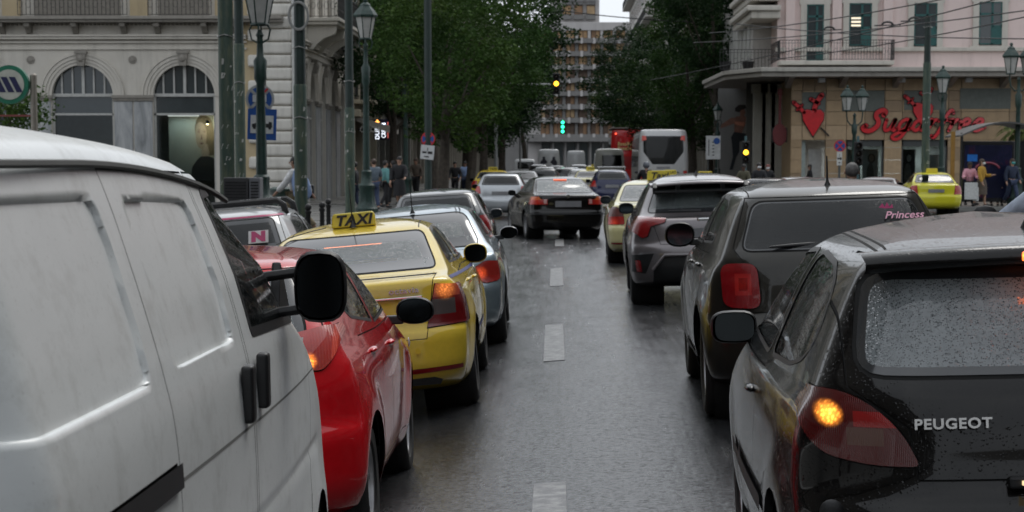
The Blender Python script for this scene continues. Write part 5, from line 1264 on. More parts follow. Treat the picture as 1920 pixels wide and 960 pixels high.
# upper storeys
UX0 = rx_(1455)
m = MB(); m.b2(UX0, RX1, RY + .1, RY + 26, zc + .2, 24); pr_(m, 'upper_wall', PINKW)
m = MB(); m.b2(UX0 - .08, RX1, RY - .08, RY + .2, rz(100), rz(93)); pr_(m, 'string_course', WARMST, bev=.02); m = MB(); m.b2(UX0 - .04, RX1, RY + .0, RY + .2, rz(135), rz(127)); pr_(m, 'plinth_band', PINKW)
for (a, b, c, d, k) in ((1509, 1541, 14, 118, 0), (1588, 1630, 12, 90, 1), (1709, 1752, 12, 90, 1), (1830, 1873, 10, 88, 1), (1950, 1993, 10, 88, 1)):
    x0, x1, z0, z1 = rx_(a), rx_(b), rz(d), rz(c); f = MB()
    for q in ((x0 - .28, x0, z0 - .05, z1), (x1, x1 + .28, z0 - .05, z1), (x0 - .34, x1 + .34, z1, z1 + .35), (x0 - .4, x1 + .4, z0 - .17, z0 - .05)): f.b2(q[0], q[1], RY - .03, RY + .15, q[2], q[3])
    w = pr_(f, 'window', WARMST)
    m = MB(); m.b2(x0, x1, RY + .0, RY + .095, z0, z1); m.build('pane', DARKGL, w)
    m = MB(); xm = (x0 + x1) / 2 + .08
    for q in ((x0, x0 + .06, z0, z1), (x1 - .06, x1, z0, z1), (xm - .05, xm + .05, z0, z1), (x0, x1, z1 - .06, z1), (x0, x1, z1 - .62, z1 - .52), (xm, x1, z0 + .8, z0 + .9), (x0, x1, z0, z0 + .06)): m.b2(q[0], q[1], RY - .025, RY + .02, q[2], q[3])
    m.build('window_frame', TEAL, w)
    m = MB(); m.b2(xm + .05, x1 - .06, RY - .012, RY - .002, z0 + .06, z0 + .8); m.build('shutter_leaf', TEAL, w)
    if a == 1588:
        m = MB()
        for q in range(3): m.b2(x0 + .1, x0 + .1 + .45, RY - .006, RY - .002, z1 - .75 - q * .17, z1 - .66 - q * .17)
        m.build('ceiling_light', emis('office_light', (1, .88, .66), .55), w)
for px in (1478, 1565, 1660): m = MB(); m.b2(rx_(px) - .22, rx_(px) + .22, RY - .12, RY + .15, rz(127), 24); pr_(m, 'pilaster', PINKW, bev=.03)
m = MB(); bx0, bx1 = rx_(1455), rx_(1666); m.b2(bx0, bx1, RY - 1.2, RY + .1, rz(127), rz(119)); pr_(m, 'balcony_slab', WARMST, bev=.04)
m = MB(); railing(m, (bx0, RY - 1.15, rz(119)), (bx1, RY - 1.15, rz(119)), .95, .14, .012); railing(m, (bx1, RY - 1.15, rz(119)), (bx1, RY, rz(119)), .95, .14, .012); railing(m, (bx0, RY - 1.15, rz(119)), (bx0, RY + 3, rz(119)), .95, .14, .012); tag(pr_(m, 'balcony_railing', IRON), kind='stuff')
m = MB(); m.b2(UX0 - .9, UX0, RY + 3, RY + 22, zc + .4, 24); pr_(m, 'bay_wall', stone('pale_bay', (.5, .48, .45)))
for i, y in enumerate(np.arange(RY + 4, RY + 21, 2.2)): m = MB(); m.b2(UX0 - 1.0, UX0 - .85, y, y + 1.1, rz(115), rz(20)); pr_(m, 'bay_window', WFRAME)
m = MB(); railing(m, (UX0 - 2.6, RY + 1.5, zc + .45), (UX0 - .1, RY + 1.5, zc + .45), 1.0, .16, .014); tag(pr_(m, 'terrace_railing', IRON), kind='stuff')
for dx in (-2.3, -1.2): m = MB(); m.lathe([(.22, 0), (.3, .45), (.27, .45)], (UX0 + dx, RY + 2.0, zc + .45), n=12); o = pr_(m, 'planter', BLACK)
for zz in (rz(40), rz(8)): m = MB(); m.b2(UX0 - 1.3, UX0 + .1, RY - .3, RY + 10, zz, zz + .35); m.b2(UX0 - 1.5, UX0 + .1, RY - .5, RY + 10, zz + .35, zz + .6); pr_(m, 'corner_cornice', WARMST, bev=.06)
# columned entrance and painted hoarding left of the shop
for px, w in ((1424, .30), (1440, .34), (1462, .46)):
    yy = RY + 4; x = at(px, 303, yy).x; m = MB(); m.b2(x - w, x + w, yy, yy + .8, 0, zc - .5); m.b2(x - w - .08, x + w + .08, yy - .08, yy + .8, zc - .55, zc - .1); pr_(m, 'pilaster', stone('pale_pilaster', (.36, .35, .31), (.25, .24, .21)), bev=.02)
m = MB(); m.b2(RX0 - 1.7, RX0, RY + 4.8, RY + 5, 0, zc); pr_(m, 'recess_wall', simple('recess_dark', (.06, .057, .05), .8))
RSIGN = simple('sign_red', (.62, .012, .02), .35, coat=.5); SBACK = simple('sign_back_black', (.01, .01, .01), .5)
def ribbon(mb, pts, w, y, closed=False):
    """thick brush stroke in the x-z plane; w one width or a width per point"""
    pts = [Vector((p[0], 0, p[1])) for p in pts]; n = len(pts); ws = w if hasattr(w, '__len__') else [w] * n
    L_, R2 = [], []
    for i, p in enumerate(pts):
        d = (pts[min(i + 1, n - 1)] - pts[max(i - 1, 0)]).normalized(); nn = Vector((-d.z, 0, d.x)); L_.append(p + nn * ws[i] / 2); R2.append(p - nn * ws[i] / 2)
    vs = [(q.x, yy, q.z) for yy in y for q in L_ + R2]; k = 2 * n; fs = []
    for i in range(n - 1):
        fs += [(i, i + 1, n + i + 1, n + i), (k + i, k + n + i, k + n + i + 1, k + i + 1), (i, k + i, k + i + 1, i + 1), (n + i, n + i + 1, k + n + i + 1, k + n + i)]
    fs += [(0, n, k + n, k), (n - 1, k + n - 1, k + 2 * n - 1, 2 * n - 1)]
    mb.add(vs, fs)
    for p, ww in ((pts[0], ws[0]), (pts[-1], ws[-1])): mb.lathe([(ww / 2, 0), (ww / 2, y[1] - y[0])], (p.x, y[0], p.z), 'Y', 10)
def bez(ps, n=6):
    """Catmull-Rom through points"""
    out = []; P = [ps[0]] + list(ps) + [ps[-1]]
    for i in range(1, len(P) - 2):
        for j in range(n):
            t = j / n; out.append(tuple(.5 * (2 * P[i][k] + (P[i + 1][k] - P[i - 1][k]) * t + (2 * P[i - 1][k] - 5 * P[i][k] + 4 * P[i + 1][k] - P[i + 2][k]) * t * t + (3 * P[i][k] - P[i - 1][k] - 3 * P[i + 1][k] + P[i + 2][k]) * t ** 3) for k in (0, 1)))
    out.append(tuple(ps[-1])); return out
GLY = {  # strokes on an x-height of 1
    'S': [[(.95, 1.35), (1.0, 1.65), (.75, 1.8), (.45, 1.6), (.45, 1.25), (.75, .85), (.8, .4), (.5, .02), (.1, .0), (-.15, .25), (.0, .45)]],
    'u': [[(.05, .95), (.12, .3), (.3, .02), (.55, .25), (.68, .95)], [(.68, .95), (.68, .25), (.82, .02), (1.0, .2)]],
    'g': [[(.7, .8), (.45, 1.0), (.15, .75), (.1, .3), (.35, .02), (.62, .3), (.72, .95)], [(.72, .95), (.66, .0), (.5, -.6), (.15, -.75), (-.1, -.5), (.2, -.2), (.95, .2)]],
    'a': [[(.7, .8), (.45, 1.0), (.15, .75), (.1, .3), (.35, .02), (.62, .3), (.72, .95)], [(.72, .95), (.70, .25), (.82, .02), (1.0, .2)]],
    'r': [[(.05, .85), (.2, 1.0), (.25, .6), (.2, .0)], [(.25, .55), (.45, .95), (.7, .85)]],
    'y': [[(.05, .95), (.12, .3), (.3, .05), (.55, .25), (.68, .95)], [(.68, .95), (.62, .0), (.45, -.6), (.15, -.75), (-.1, -.5), (.2, -.2), (.9, .2)]],
    'f': [[(.75, 1.55), (.55, 1.8), (.38, 1.5), (.30, .6), (.22, -.2), (.05, -.6), (-.15, -.45)], [(.05, .9), (.65, .95)]],
    'e': [[(.12, .5), (.6, .62), (.58, .95), (.3, 1.0), (.1, .55), (.2, .1), (.5, .0), (.95, .3)]]}
def heart_sign(name, cx, cz, s, label, y=RY - .1):
    h = empty(name, (cx, y, cz), 0, label, 'sign')
    hp = [(0, -1), (-.35, -.45), (-.62, 0), (-.66, .38), (-.45, .62), (-.18, .6), (0, .42), (.18, .6), (.45, .62), (.66, .38), (.62, 0), (.35, -.45)]
    hp = [(a * s, b * s) for a, b in hp]
    m = MB(); m.prism(inset_poly(hp, -.05 * s), .06, (0, .01, 0)); m.build('sign_back', SBACK, h)
    m = MB(); m.prism(hp, .08, (0, -.07, 0)); m.build('red_heart', RSIGN, h, bev=.015)
    for nm, ps, w in (('dagger_hilt', [(-.55, .45), (-.95, .85), (-1.2, 1.05)], .2), ('flame', [(.05, .55), (.15, 1.0), (.5, 1.5)], .28), ('flame_tongue', [(.3, 1.0), (-.15, 1.25)], .22), ('dagger_guard', [(-.98, .6), (-.68, .9)], .12)):
        m = MB(); ribbon(m, [(a * s, b * s) for a, b in ps], w * s, (-.07, 0)); m.build(nm, RSIGN, h); m = MB(); ribbon(m, [(a * s, b * s) for a, b in ps], (w + .12) * s, (.002, .05)); m.build('sign_back', SBACK, h)
    m = MB(); ribbon(m, [(.5 * s, -.5 * s), (.95 * s, -.95 * s)], .09 * s, (-.05, .0)); m.build('dagger_blade', SBACK, h)
    return h
heart_sign('heart_sign', rx_(1523), rz(226), .78, 'red heart pierced by a dagger, mounted alone left of the script lettering')
heart_sign('heart_sign', rx_(1728), rz(212), .72, 'red heart pierced by a dagger above the red script lettering')
ssg = empty('script_sign', (rx_(1618), RY - .1, rz(246)), 0, 'big red script Sugarfree lettering on the tan stone front', 'sign')
x = 0.0; xh = 1.0; sh_ = .32; kx = 26 / S1; kz = 21 / S1
for ch in 'Sugarfree':
    for st_ in GLY[ch]:
        P_ = [((x + a + b * sh_) * kx, b * kz) for a, b in bez(st_, 6)]
        m = MB(); ribbon(m, P_, .15 if ch != 'S' else .21, (-.09, -.02)); o = m.build('red_letter', RSIGN, ssg); m = MB(); ribbon(m, P_, .21 if ch != 'S' else .28, (-.018, .03)); m.build('letter_back', SBACK, ssg)
    x += {'S': 1.25, 'r': .78, 'f': .72, 'e': .92}.get(ch, 1.02)
gs = empty('guitar_sign', (at(1470, 225, RY + 1.5).x - .3, RY + .5, rz(230)), 0, 'dark red guitar-shaped sign in the shadowed recess under the canopy', 'sign')
m = MB(); m.prism(round_poly([(-.5, -1.1), (-.55, -.5), (-.25, -.1), (.25, -.1), (.55, -.5), (.5, -1.1), (.15, -1.4), (-.15, -1.4)], .15, 3), .12, (0, 0, 0)); m.b2(-.1, .1, 0, .12, -.1, 1.6); m.b2(-.18, .18, 0, .12, 1.6, 2.0); m.build('guitar_panel', simple('dull_red_panel', (.13, .018, .02), .6), gs, bev=.02)
m = MB(); m.b2(-.6, .6, .125, .17, -1.2, -.3); m.build('guitar_back', SBACK, gs); gs.scale = (.62, 1, .8)
# hoarding with the painted running woman
HY = 116.0; hx = lambda px: at(px, 303, HY).x; hz = lambda py: CH + (303 - py) * HY / FPX
ho = empty('painted_hoarding', (hx(1385), HY, 0), 0, 'grey wall painted with a leaping woman in dark leggings, beside the trees', 'wall')
def hp_(m, n, mt, **k):
    o = m.build(n, mt, ho, **k); o.matrix_parent_inverse = ho.matrix_basis.inverted(); return o
m = MB(); m.b2(hx(1346), hx(1421), HY, HY + .3, 0, hz(168)); hp_(m, 'wall_panel', stone('grey_hoarding', (.22, .22, .215), (.17, .17, .165), 1, .2))
SK = simple('painted_skin', (.23, .115, .085), .7, var=.25, vscale=3)
for i, (nm, mt, pts) in enumerate((('painted_arm', SK, [(1384, 222), (1370, 222), (1352, 234), (1350, 242), (1372, 234), (1386, 230)]), ('painted_arm', SK, [(1392, 218), (1404, 222), (1410, 222), (1406, 203), (1402, 200), (1406, 196), (1413, 202), (1416, 226), (1404, 228), (1392, 226)]),
    ('painted_torso', SK, [(1378, 220), (1394, 218), (1398, 232), (1390, 250), (1376, 252), (1376, 236)]), ('painted_top', simple('painted_coral', (.50, .20, .13), .7), [(1377, 229), (1396, 230), (1394, 238), (1377, 234)]),
    ('painted_leggings', simple('painted_leggings', (.012, .016, .022), .7), [(1376, 248), (1390, 250), (1412, 253), (1413, 262), (1402, 274), (1396, 270), (1400, 262), (1386, 266), (1386, 284), (1380, 296), (1374, 318), (1368, 318), (1374, 294), (1372, 270), (1370, 258)]),
    ('painted_face', SK, [(1386, 206), (1394, 206), (1397, 212), (1393, 220), (1387, 220)]), ('painted_hair', simple('painted_hair', (.02, .016, .014), .7), [(1377, 204), (1384, 198), (1396, 198), (1399, 204), (1388, 208), (1386, 212), (1377, 210)]))):
    m = MB(); m.add([(hx(a), HY - .006 - .003 * i, hz(b)) for a, b in pts], [tuple(range(len(pts)))]); hp_(m, nm, mt)

# ------------------------------------------------------------------ the far end of the street
EY = 450.0; ex = lambda px: at(px, 303, EY).x; ez = lambda py: CH + (303 - py) * EY / FPX
CONC = stone('white_concrete', (.45, .43, .42), (.36, .34, .33), .4, .25); GCON = stone('grey_concrete', (.19, .185, .18), (.14, .135, .13), .5, .3); CURT = [simple(f'orange_curtain_{i}', c, .7, var=.3, vscale=.8) for i, c in enumerate(((.33, .21, .11), (.24, .14, .075), (.36, .25, .14), (.10, .065, .045)))]
tb = empty('office_tower', (ex(1100), EY, 0), 0, 'tall grey office block with orange curtained windows at the end of the street', 'building')
def tp(m, n, mt, par=None, **k):
    o = m.build(n, mt, par or tb, **k)
    if par is None: o.matrix_parent_inverse = tb.matrix_basis.inverted()
    return o
m = MB(); m.b2(ex(990), ex(1186), EY + .6, EY + 15, 0, ez(48)); m.b2(ex(1030), ex(1123), EY + 2, EY + 14, ez(48), ez(-60)); tp(m, 'wall', CONC)
m = MB(); m.b2(ex(860), ex(989), EY + 2, EY + 12, 0, 16); tp(m, 'side_wing', GCON)
m = MB(); m.b2(ex(988), ex(1188), EY - .2, EY + .7, ez(61), ez(46)); tp(m, 'parapet', CONC, bev=.1)
rc = random.Random(11); bw_ = 23.4
frow = [(66.5, 1), (90.5, 1), (115, 1), (139.5, 1), (163.5, 1), (188, 1), (213, 1), (243, 0), (272, 2)]
for (py, kind) in frow:
    for k in range(-2, 5):
        c = 1069 + bw_ * k
        if kind == 2:
            m = MB(); m.b2(ex(c - 10), ex(c - 7), EY - 1, EY + .6, 0, ez(258)); tp(m, 'column', GCON); m = MB(); m.b2(ex(c - 7), ex(c + 10), EY + .3, EY + .62, 0, ez(262)); tp(m, 'entrance_pane', DARKGL); continue
        hh = 9 if kind else 14
        m = MB(); m.b2(ex(c - 8.5), ex(c + 8.5), EY + .35, EY + .63, ez(py + hh), ez(py - hh)); w = tp(m, 'window', CURT[3])
        for q in ((-7.6, -.8), (.8, 7.6)):
            g = MB(); g.b2(ex(c + q[0]), ex(c + q[1]), EY + .28, EY + .34, ez(py + hh - 1), ez(py - hh + 1)); g.build('pane', CURT[0 if py < 125 and rc.random() < .75 else rc.choice((1, 2, 3, 3))] if py < 230 else rc.choice((CURT[1], CURT[3])), w)
        m = MB(); m.b2(ex(c + 9), ex(c + 14), EY - .1, EY + .62, ez(py + 12), ez(py - 12)); tp(m, 'mullion_pier', GCON if py > 80 else CONC)
    if kind != 2:
        m = MB(); m.b2(ex(985), ex(1190), EY - 1.2, EY + .6, ez(py + 18), ez(py + 9.5)); tp(m, 'balcony_band', GCON)
        for k in range(-2, 5): c = 1069 + bw_ * k; m = MB(); m.b2(ex(c - 5), ex(c), EY - 1.35, EY - 1.15, ez(py + 19), ez(py + 8.5)); tp(m, 'balcony_fin', CONC)
m = MB(); m.b2(ex(985), ex(1190), EY - 2.5, EY + .6, ez(266), ez(258)); tp(m, 'porch_slab', GCON)
for (c, k) in ((1062, 0), (1084, 1), (1107, 2)):
    for py in (22, -10): m = MB(); m.b2(ex(c - 8), ex(c + 8), EY + 1.5, EY + 2.05, ez(py + 9), ez(py - 8)); w = tp(m, 'window', CURT[3]); g = MB(); g.b2(ex(c - 7), ex(c + 7), EY + 1.42, EY + 1.49, ez(py + 8), ez(py - 7)); g.build('pane', CURT[k % 3], w); m = MB(); m.b2(ex(c - 9), ex(c + 9), EY + .8, EY + 2.05, ez(py + 18), ez(py + 9.5)); tp(m, 'balcony_band', GCON); m = MB(); m.b2(ex(c - 9), ex(c + 9), EY + 1.0, EY + 2.05, ez(py - 9), ez(py - 16)); tp(m, 'window_hood', GCON)
street_block('white_apartment', at(1168, 40, 330).x + 1.0, 240, 330, 42, stone('white_render', (.55, .53, .50), (.45, .43, .40)), 'tall white apartment house with dark balconies above the right trees', {2, 4, 6, 8, 10}, face=-1, step=5)
street_block('shaded_house', 13.2, 146, 236, 22, stone('beige_render', (.38, .35, .29)), 'beige house hidden behind the right trees', {1, 2, 3, 4}, face=-1, step=4)
# ------------------------------------------------------------------ street furniture
GREEN = simple('dark_green_paint', (.012, .035, .028), .5, var=.35, vscale=9, bump=.2, bscale=50); LGLASS = simple('frosted_lantern_glass', (.42, .42, .40), .3, var=.15)
def lantern(parent, x, y, z, s=1.0):
    m = MB(); n = 6
    def hexr(r, zz): return [(x + r * s * math.cos(2 * math.pi * i / n + .26), y + r * s * math.sin(2 * math.pi * i / n + .26), z + zz * s) for i in range(n)]
    rows = [hexr(.16, 0), hexr(.29, .62)]; m.v = rows[0] + rows[1]; m.f = [(i, (i + 1) % n, n + (i + 1) % n, n + i) for i in range(n)] + [tuple(range(n))]; m.m = [0] * len(m.f)
    l = m.build('lantern', LGLASS, parent)
    c = MB(); rr = [hexr(.34, .60), hexr(.36, .66), hexr(.27, .78), hexr(.16, .90), hexr(.15, .95), hexr(.06, 1.02)]
    c.v = [p for r in rr for p in r]; c.f = [(k * n + i, k * n + (i + 1) % n, k * n + n + (i + 1) % n, k * n + n + i) for k in range(5) for i in range(n)] + [tuple(range(n))]; c.m = [0] * len(c.f)
    c.sphere((x, y, z + 1.08 * s), .065 * s, 8, 6); c.build('lantern_cap', GREEN, l)
    f = MB()
    for i in range(n): f.tube([rows[0][i], rows[1][i]], .018 * s, 4)
    f.tube(rows[0] + rows[0][:1], .03 * s, 4); f.tube(rows[1] + rows[1][:1], .025 * s, 4); f.build('lantern_frame', GREEN, l)
    return l
def street_lamp(px, Y, top, label, two=False, ls=1.0, x=None):
    X = at(px, 303, Y).x if x is None else x; b0 = .09 if X < -5.05 else (.12 if (X > 12.6 and Y > 76) else 0)
    r = empty('street_lamp', (X, Y, b0), 0, label, 'street lamp', 'green lantern street lamps'); h = top - b0 - 1.12 * ls
    m = MB(); m.lathe([(.34, 0), (.34, .28), (.28, .34), (.24, .5), (.22, .85), (.25, .9), (.25, .97), (.17, 1.05), (.15, 1.3), (.16, 1.33), (.16, 1.38), (.12, 1.42)], n=8); m.build('lamp_base', GREEN, r, smooth=True)
    m = MB(); m.lathe([(.105, 1.4), (.095, h * .55), (.08, h * .74), (.12, h * .76), (.12, h * .79), (.13, h * .84), (.07, h * .86), (.055, h - .25), (.08, h - .2), (.03, h - .1)], n=14); m.build('lamp_column', GREEN, r, smooth=True)
    if two:
        for s in (-1, 1):
            m = MB(); m.tube([(0, 0, h - .55), (s * .14, 0, h - .62), (s * .30, 0, h - .45), (s * .34, 0, h - .2), (s * .34, 0, h)], .03, 6); m.build('lamp_bracket', GREEN, r, smooth=True); lantern(r, s * .34, .15 * s, h, ls)
    else:
        m = MB()
        for a in range(4):
            c, q = math.cos(a * math.pi / 2), math.sin(a * math.pi / 2); m.tube([(c * .04, q * .04, h - .35), (c * .16, q * .16, h - .28), (c * .2, q * .2, h - .1), (c * .13, q * .13, h + .02)], .018, 5)
        m.build('lamp_bracket', GREEN, r, smooth=True); lantern(r, 0, 0, h, ls)
    return r
ht = lambda py, Y: CH + (303 - py) * Y / FPX
street_lamp(490, 40, ht(-60, 40), 'green lamp post nearest the van, standing in front of the parking signs')
street_lamp(687, 62, ht(2, 62), 'green lantern lamp post with the largest whole lantern, right of a trolley pole', ls=1.05)
street_lamp(761, 85, ht(82, 85), 'smaller green lantern lamp post in front of the left trees')
street_lamp(1601, 90, ht(163, 90), 'twin lantern post in front of the first shop window', True, .95)
street_lamp(1765, 88, ht(127, 88), 'lantern post just right of the green trolley pole', False, 1.0)
street_lamp(1907, 78, ht(86, 78), 'twin lantern post at the right edge before the bus shelter', True, 1.0)
street_lamp(1345, 108, ht(194, 108), 'small grey lantern post between the coach and the painted wall', False, .8)
# trolley poles
t = NT('stained_green_pole'); a_ = t.noise(3, 7, .7, stretch=(3, 3, .5)); b_ = t.noise(16, 5, .6)
t.set(Base_Color=t.mix(t.ramp(a_, [(.45, 0), (.7, .8)]), (.028, .055, .040), (.11, .12, .07)), Roughness=.6, Normal=t.bump(b_, .3, .01)); POLE_LOW = t.m
POLE_UP = simple('dark_green_pole', (.012, .026, .022), .5, var=.3, vscale=4); SCRAP = simple('torn_paper', (.45, .45, .42), .8, var=.3, vscale=40)
def trolley_pole(px, Y, dia, py_split, label, top=12, scraps=10, seed=1):
    X = at(px, 303, Y).x; b0 = .09 if X < -5 else .12; zs_ = ht(py_split, Y); r = empty('trolley_pole', (X, Y, b0), 0, label, 'pole', 'green trolley wire poles')
    m = MB(); m.lathe([(dia * .52, 0), (dia * .5, .1), (dia * .5, zs_), (dia * .44, zs_ + .05)], n=18); m.build('lower_sleeve', POLE_LOW, r, smooth=True)
    m = MB(); m.lathe([(dia * .43, zs_ - .1), (dia * .36, top)], n=18); m.build('upper_tube', POLE_UP, r, smooth=True)
    q = random.Random(seed)
    for i in range(scraps):
        a = -math.pi / 2 + q.uniform(-.9, .9); z = q.uniform(.9, min(3.6, zs_)); rr = dia * .5 + .004; h, w = q.uniform(.015, .06), q.uniform(.25, 1.0)
        m = MB(); m.add([(rr * math.cos(a + da), rr * math.sin(a + da), z + dz) for da, dz in ((-w / 2, -h), (w * .3, -h * q.uniform(.2, 1)), (w / 2, h * q.uniform(.3, 1)), (-w * .3, h))], [(0, 1, 2, 3)]); m.build('torn_sticker', SCRAP, r)
    m = MB()
    for zz in (zs_ * .8, zs_ * 1.25): m.tube([((dia * .5 + .01) * math.cos(a), (dia * .5 + .01) * math.sin(a), zz + .02 * math.sin(3 * a)) for a in np.linspace(0, 2 * math.pi, 17)], .01, 4)
    m.build('wire_tie', simple('galvanised_wire', (.25, .25, .24), .5, .6), r)
    return r
trolley_pole(426, 39.6, .29, -20, 'thick mossy green trolley pole nearest the van roof', seed=2)
trolley_pole(451, 52, .27, 95, 'second green trolley pole, right beside the thickest one', seed=3)
p3 = trolley_pole(564, 44, .28, 172, 'green trolley pole with a coiled cable, hiding a man in blue', seed=4)
trolley_pole(656, 59, .28, 212, 'green trolley pole left of the largest lantern', seed=5)
trolley_pole(1735, 71, .27, 130, 'green trolley pole in front of the red script sign', top=ht(42, 71), seed=6, scraps=5)
m = MB()
for k in range(3): m.tube([(.19 * math.cos(a) * (1 + .06 * k), -.15, 4.7 + .27 * math.sin(a) * (1 + .05 * k)) for a in np.linspace(0, 2 * math.pi, 20)], .016, 5)
m.build('cable_coil', simple('pale_cable', (.3, .3, .29), .6), p3)
# signs
BLUE = simple('sign_blue', (.012, .075, .30), .4); WHITE = simple('sign_white', (.55, .56, .56), .45); SRED = simple('sign_red_film', (.50, .03, .03), .45)
def disc(m, r, y, n=28, d=.012): m.lathe([(r, 0), (r, d)], (0, y, 0), 'Y', n)
def round_sign(parent, z, r, x=0, cross=True, bus=False):
    o = None
    m = MB(); disc(m, r, 0); o = m.build('sign_disc', SRED if not bus else simple('sign_grey_rim', (.35, .36, .36), .5), parent); o.location = (x, -.08, z)
    m = MB(); disc(m, r * .82, -.006); m.build('blue_field', BLUE, o)
    st = SRED if not bus else simple('sign_grey_rim', (.35, .36, .36), .5)
    for k, a in enumerate((math.pi / 4, -math.pi / 4) if cross else (math.pi / 4,)): m = MB(); m.box((0, -.012 - .003 * k, 0), (r * 1.62, .006, r * .2), ry=a); m.build('diagonal_bar', st, o)
    if bus: m = MB(); m.b2(-r * .5, r * .45, -.026, -.018, -r * .2, r * .28); m.build('car_pictogram', simple('sign_white', (.55, .56, .56), .45), o); m = MB(); m.box((r * .35, -.024, r * .5), (r * .6, .006, r * .14), ry=-math.pi / 4); m.build('red_slash', SRED, o)
    return o
sp_ = at(496, 303, 42); sn = empty('parking_sign', (sp_.x, 42, .09), 0, 'round and square blue parking and tow-away signs behind the near lamp post', 'sign'); s97 = FPX / 42
m = MB(); m.tube([(0, 0, 0), (0, 0, ht(160, 42))], .05, 10); m.build('sign_post', simple('grey_post', (.08, .085, .08), .6), sn, smooth=True)
round_sign(sn, ht(187, 42) - .09, 27 / s97, x=(490 - 496) / s97, cross=True, bus=True)
o = MB().b2(-.29, .29, -.03, -.01, -.31, .31).build('tow_plate', BLUE, sn); o.location = (-.03, -.06, ht(234, 42) - .09); o.rotation_euler = (0, .04, 0)
MB().b2(-.23, .23, -.038, -.031, -.18, .18).build('white_field', WHITE, o)
m = MB(); m.add([(a, -.042, b) for a, b in ((-.2, -.06), (-.2, .0), (-.1, .03), (-.06, .06), (.02, .06), (.04, .0), (.06, .06), (.08, .02), (.13, .02), (.14, .06), (.2, .05), (.21, -.06))], [tuple(range(12))])
for x in (-.15, -.02, .16): m.lathe([(.03, 0), (.03, .004)], (x, -.044, -.07), 'Y', 10)
m.build('tow_truck_pictogram', BLACK, o)
def sign_on_pole(px, Y, zpy, r, lab, name='no_stopping_sign', pole_top=None, plate_=None, tilt=0.0, pole_r=.045, pmat=None):
    X = at(px, 303, Y).x; b0 = .12 if abs(X) > 8 and Y > 76 or X < -5 else 0
    n = empty(name, (X, Y, b0), 0, lab, 'sign'); m = MB(); m.tube([(0, 0, 0), (0, 0, (pole_top or ht(zpy, Y) + r) - b0)], pole_r, 12); m.build('sign_post', pmat or simple('grey_post', (.08, .085, .08), .6), n, smooth=True)
    round_sign(n, ht(zpy, Y) - b0, r)
    if plate_:
        w, h, dz = plate_; o = MB().b2(-w, w, -.03, -.015, -h, h).build('white_plate', WHITE, n); o.location = (-.02, -.09 - pole_r * .4, ht(zpy, Y) - b0 - dz); o.rotation_euler = (0, tilt, 0); m = MB()
        m.b2(-w * .75, -w * .1, -.036, -.031, -h * .15, h * .1); m.b2(w * .05, w * .75, -.036, -.031, -h * .2, h * .15); m.b2(-w * .4, w * .3, -.036, -.031, -h * .7, -h * .55); m.b2(-w * .05, w * .05, -.036, -.031, h * .2, h * .65); m.build('plate_pictogram', BLACK, o)
    return n
mast = sign_on_pole(803, 71, 261, .24, 'red-rimmed blue no-stopping sign with a tilted white plate on a green mast', pole_top=13, plate_=(.23, .24, .45), tilt=.1, pole_r=.13, pmat=POLE_UP)
sign_on_pole(1574, 74, 274, .21, 'no-stopping sign on a thin post in front of the shop door', plate_=(.09, .24, .44))
# metro roundel and railing
me_ = at(20, 160, 55); mt_ = empty('metro_sign', (at(66, 303, 55).x, 55, .09), 0, 'round metro sign with blue slanted bars in a green ring on a steel post', 'sign')
m = MB(); m.tube([(0, 0, 0), (0, 0, ht(149, 55))], .09, 14); m.sphere((0, 0, ht(149, 55)), (.09, .09, .05), 12, 6); m.build('sign_post', simple('brushed_steel', (.22, .20, .17), .4, .6), mt_, smooth=True)
dx = me_.x - mt_.location.x; rr = 36 / (FPX / 55)
m = MB(); m.lathe([(rr, -.1), (rr, .1)], (0, 0, 0), 'Y', 32); o = m.build('roundel', simple('metro_green', (.01, .13, .075), .4), mt_); o.location = (dx, -.05, ht(160, 55) - .09)
m = MB(); disc(m, rr * .78, -.115, 32); m.build('roundel_face', simple('metro_cream', (.40, .41, .36), .4), o)
NAVY = simple('metro_navy', (.012, .014, .06), .4)
for k in range(3): m = MB(); x0 = -.34 + .22 * k; m.prism([(x0 - .10, .2), (x0 + .06, .2), (x0 + .26, -.2), (x0 + .10, -.2)], .008, (0, -.126, 0)); m.build('slanted_bar', NAVY, o)
m = MB(); m.b2(-1.9, -.05, -.02, .02, 0, 0.05); m.build('rail_arm', simple('rust_red', (.20, .05, .045), .5), mt_).location = (0, 0, ht(217, 55) - .12)
# bollards, bin, cabinet
bol = None
for i, (px, Y, lab) in enumerate(((577, 38.6, 'short black bollard half hidden by the trolley pole'), (603, 40.5, 'black ball-topped bollard left of its taller twin behind the taxi'), (615, 44, 'black ball-topped bollard right of its twin behind the taxi'))):
    X = at(px, 303, Y).x; b = empty('bollard', (X, Y, .09), 0, lab, 'bollard', 'black ball-topped bollards')
    m = MB(); m.lathe([(.08, 0), (.08, .1), (.05, .13), (.045, .7), (.06, .72), (.06, .76), (.03, .78)], n=12); m.build('shaft', IRON, b, smooth=True); m = MB(); m.sphere((0, 0, .83), .065, 12, 8); m.build('ball', IRON, b, smooth=True)
    if i == 0: m = MB(); m.tube([(-1.2, 0, .62), (0, 0, .62)], .025, 6); m.build('rail', IRON, b)
bn = at(536, 303, 47); bi = empty('litter_bin', (bn.x, 47, .09), 0, 'dark green litter bin with pale graffiti beside the quoined corner', 'bin')
m = MB(); m.lathe([(.33, 0), (.36, 1.0), (.39, 1.0), (.39, 1.06), (.3, 1.1)], n=20); m.build('bin_body', GREEN, bi, smooth=True)
q = random.Random(5)
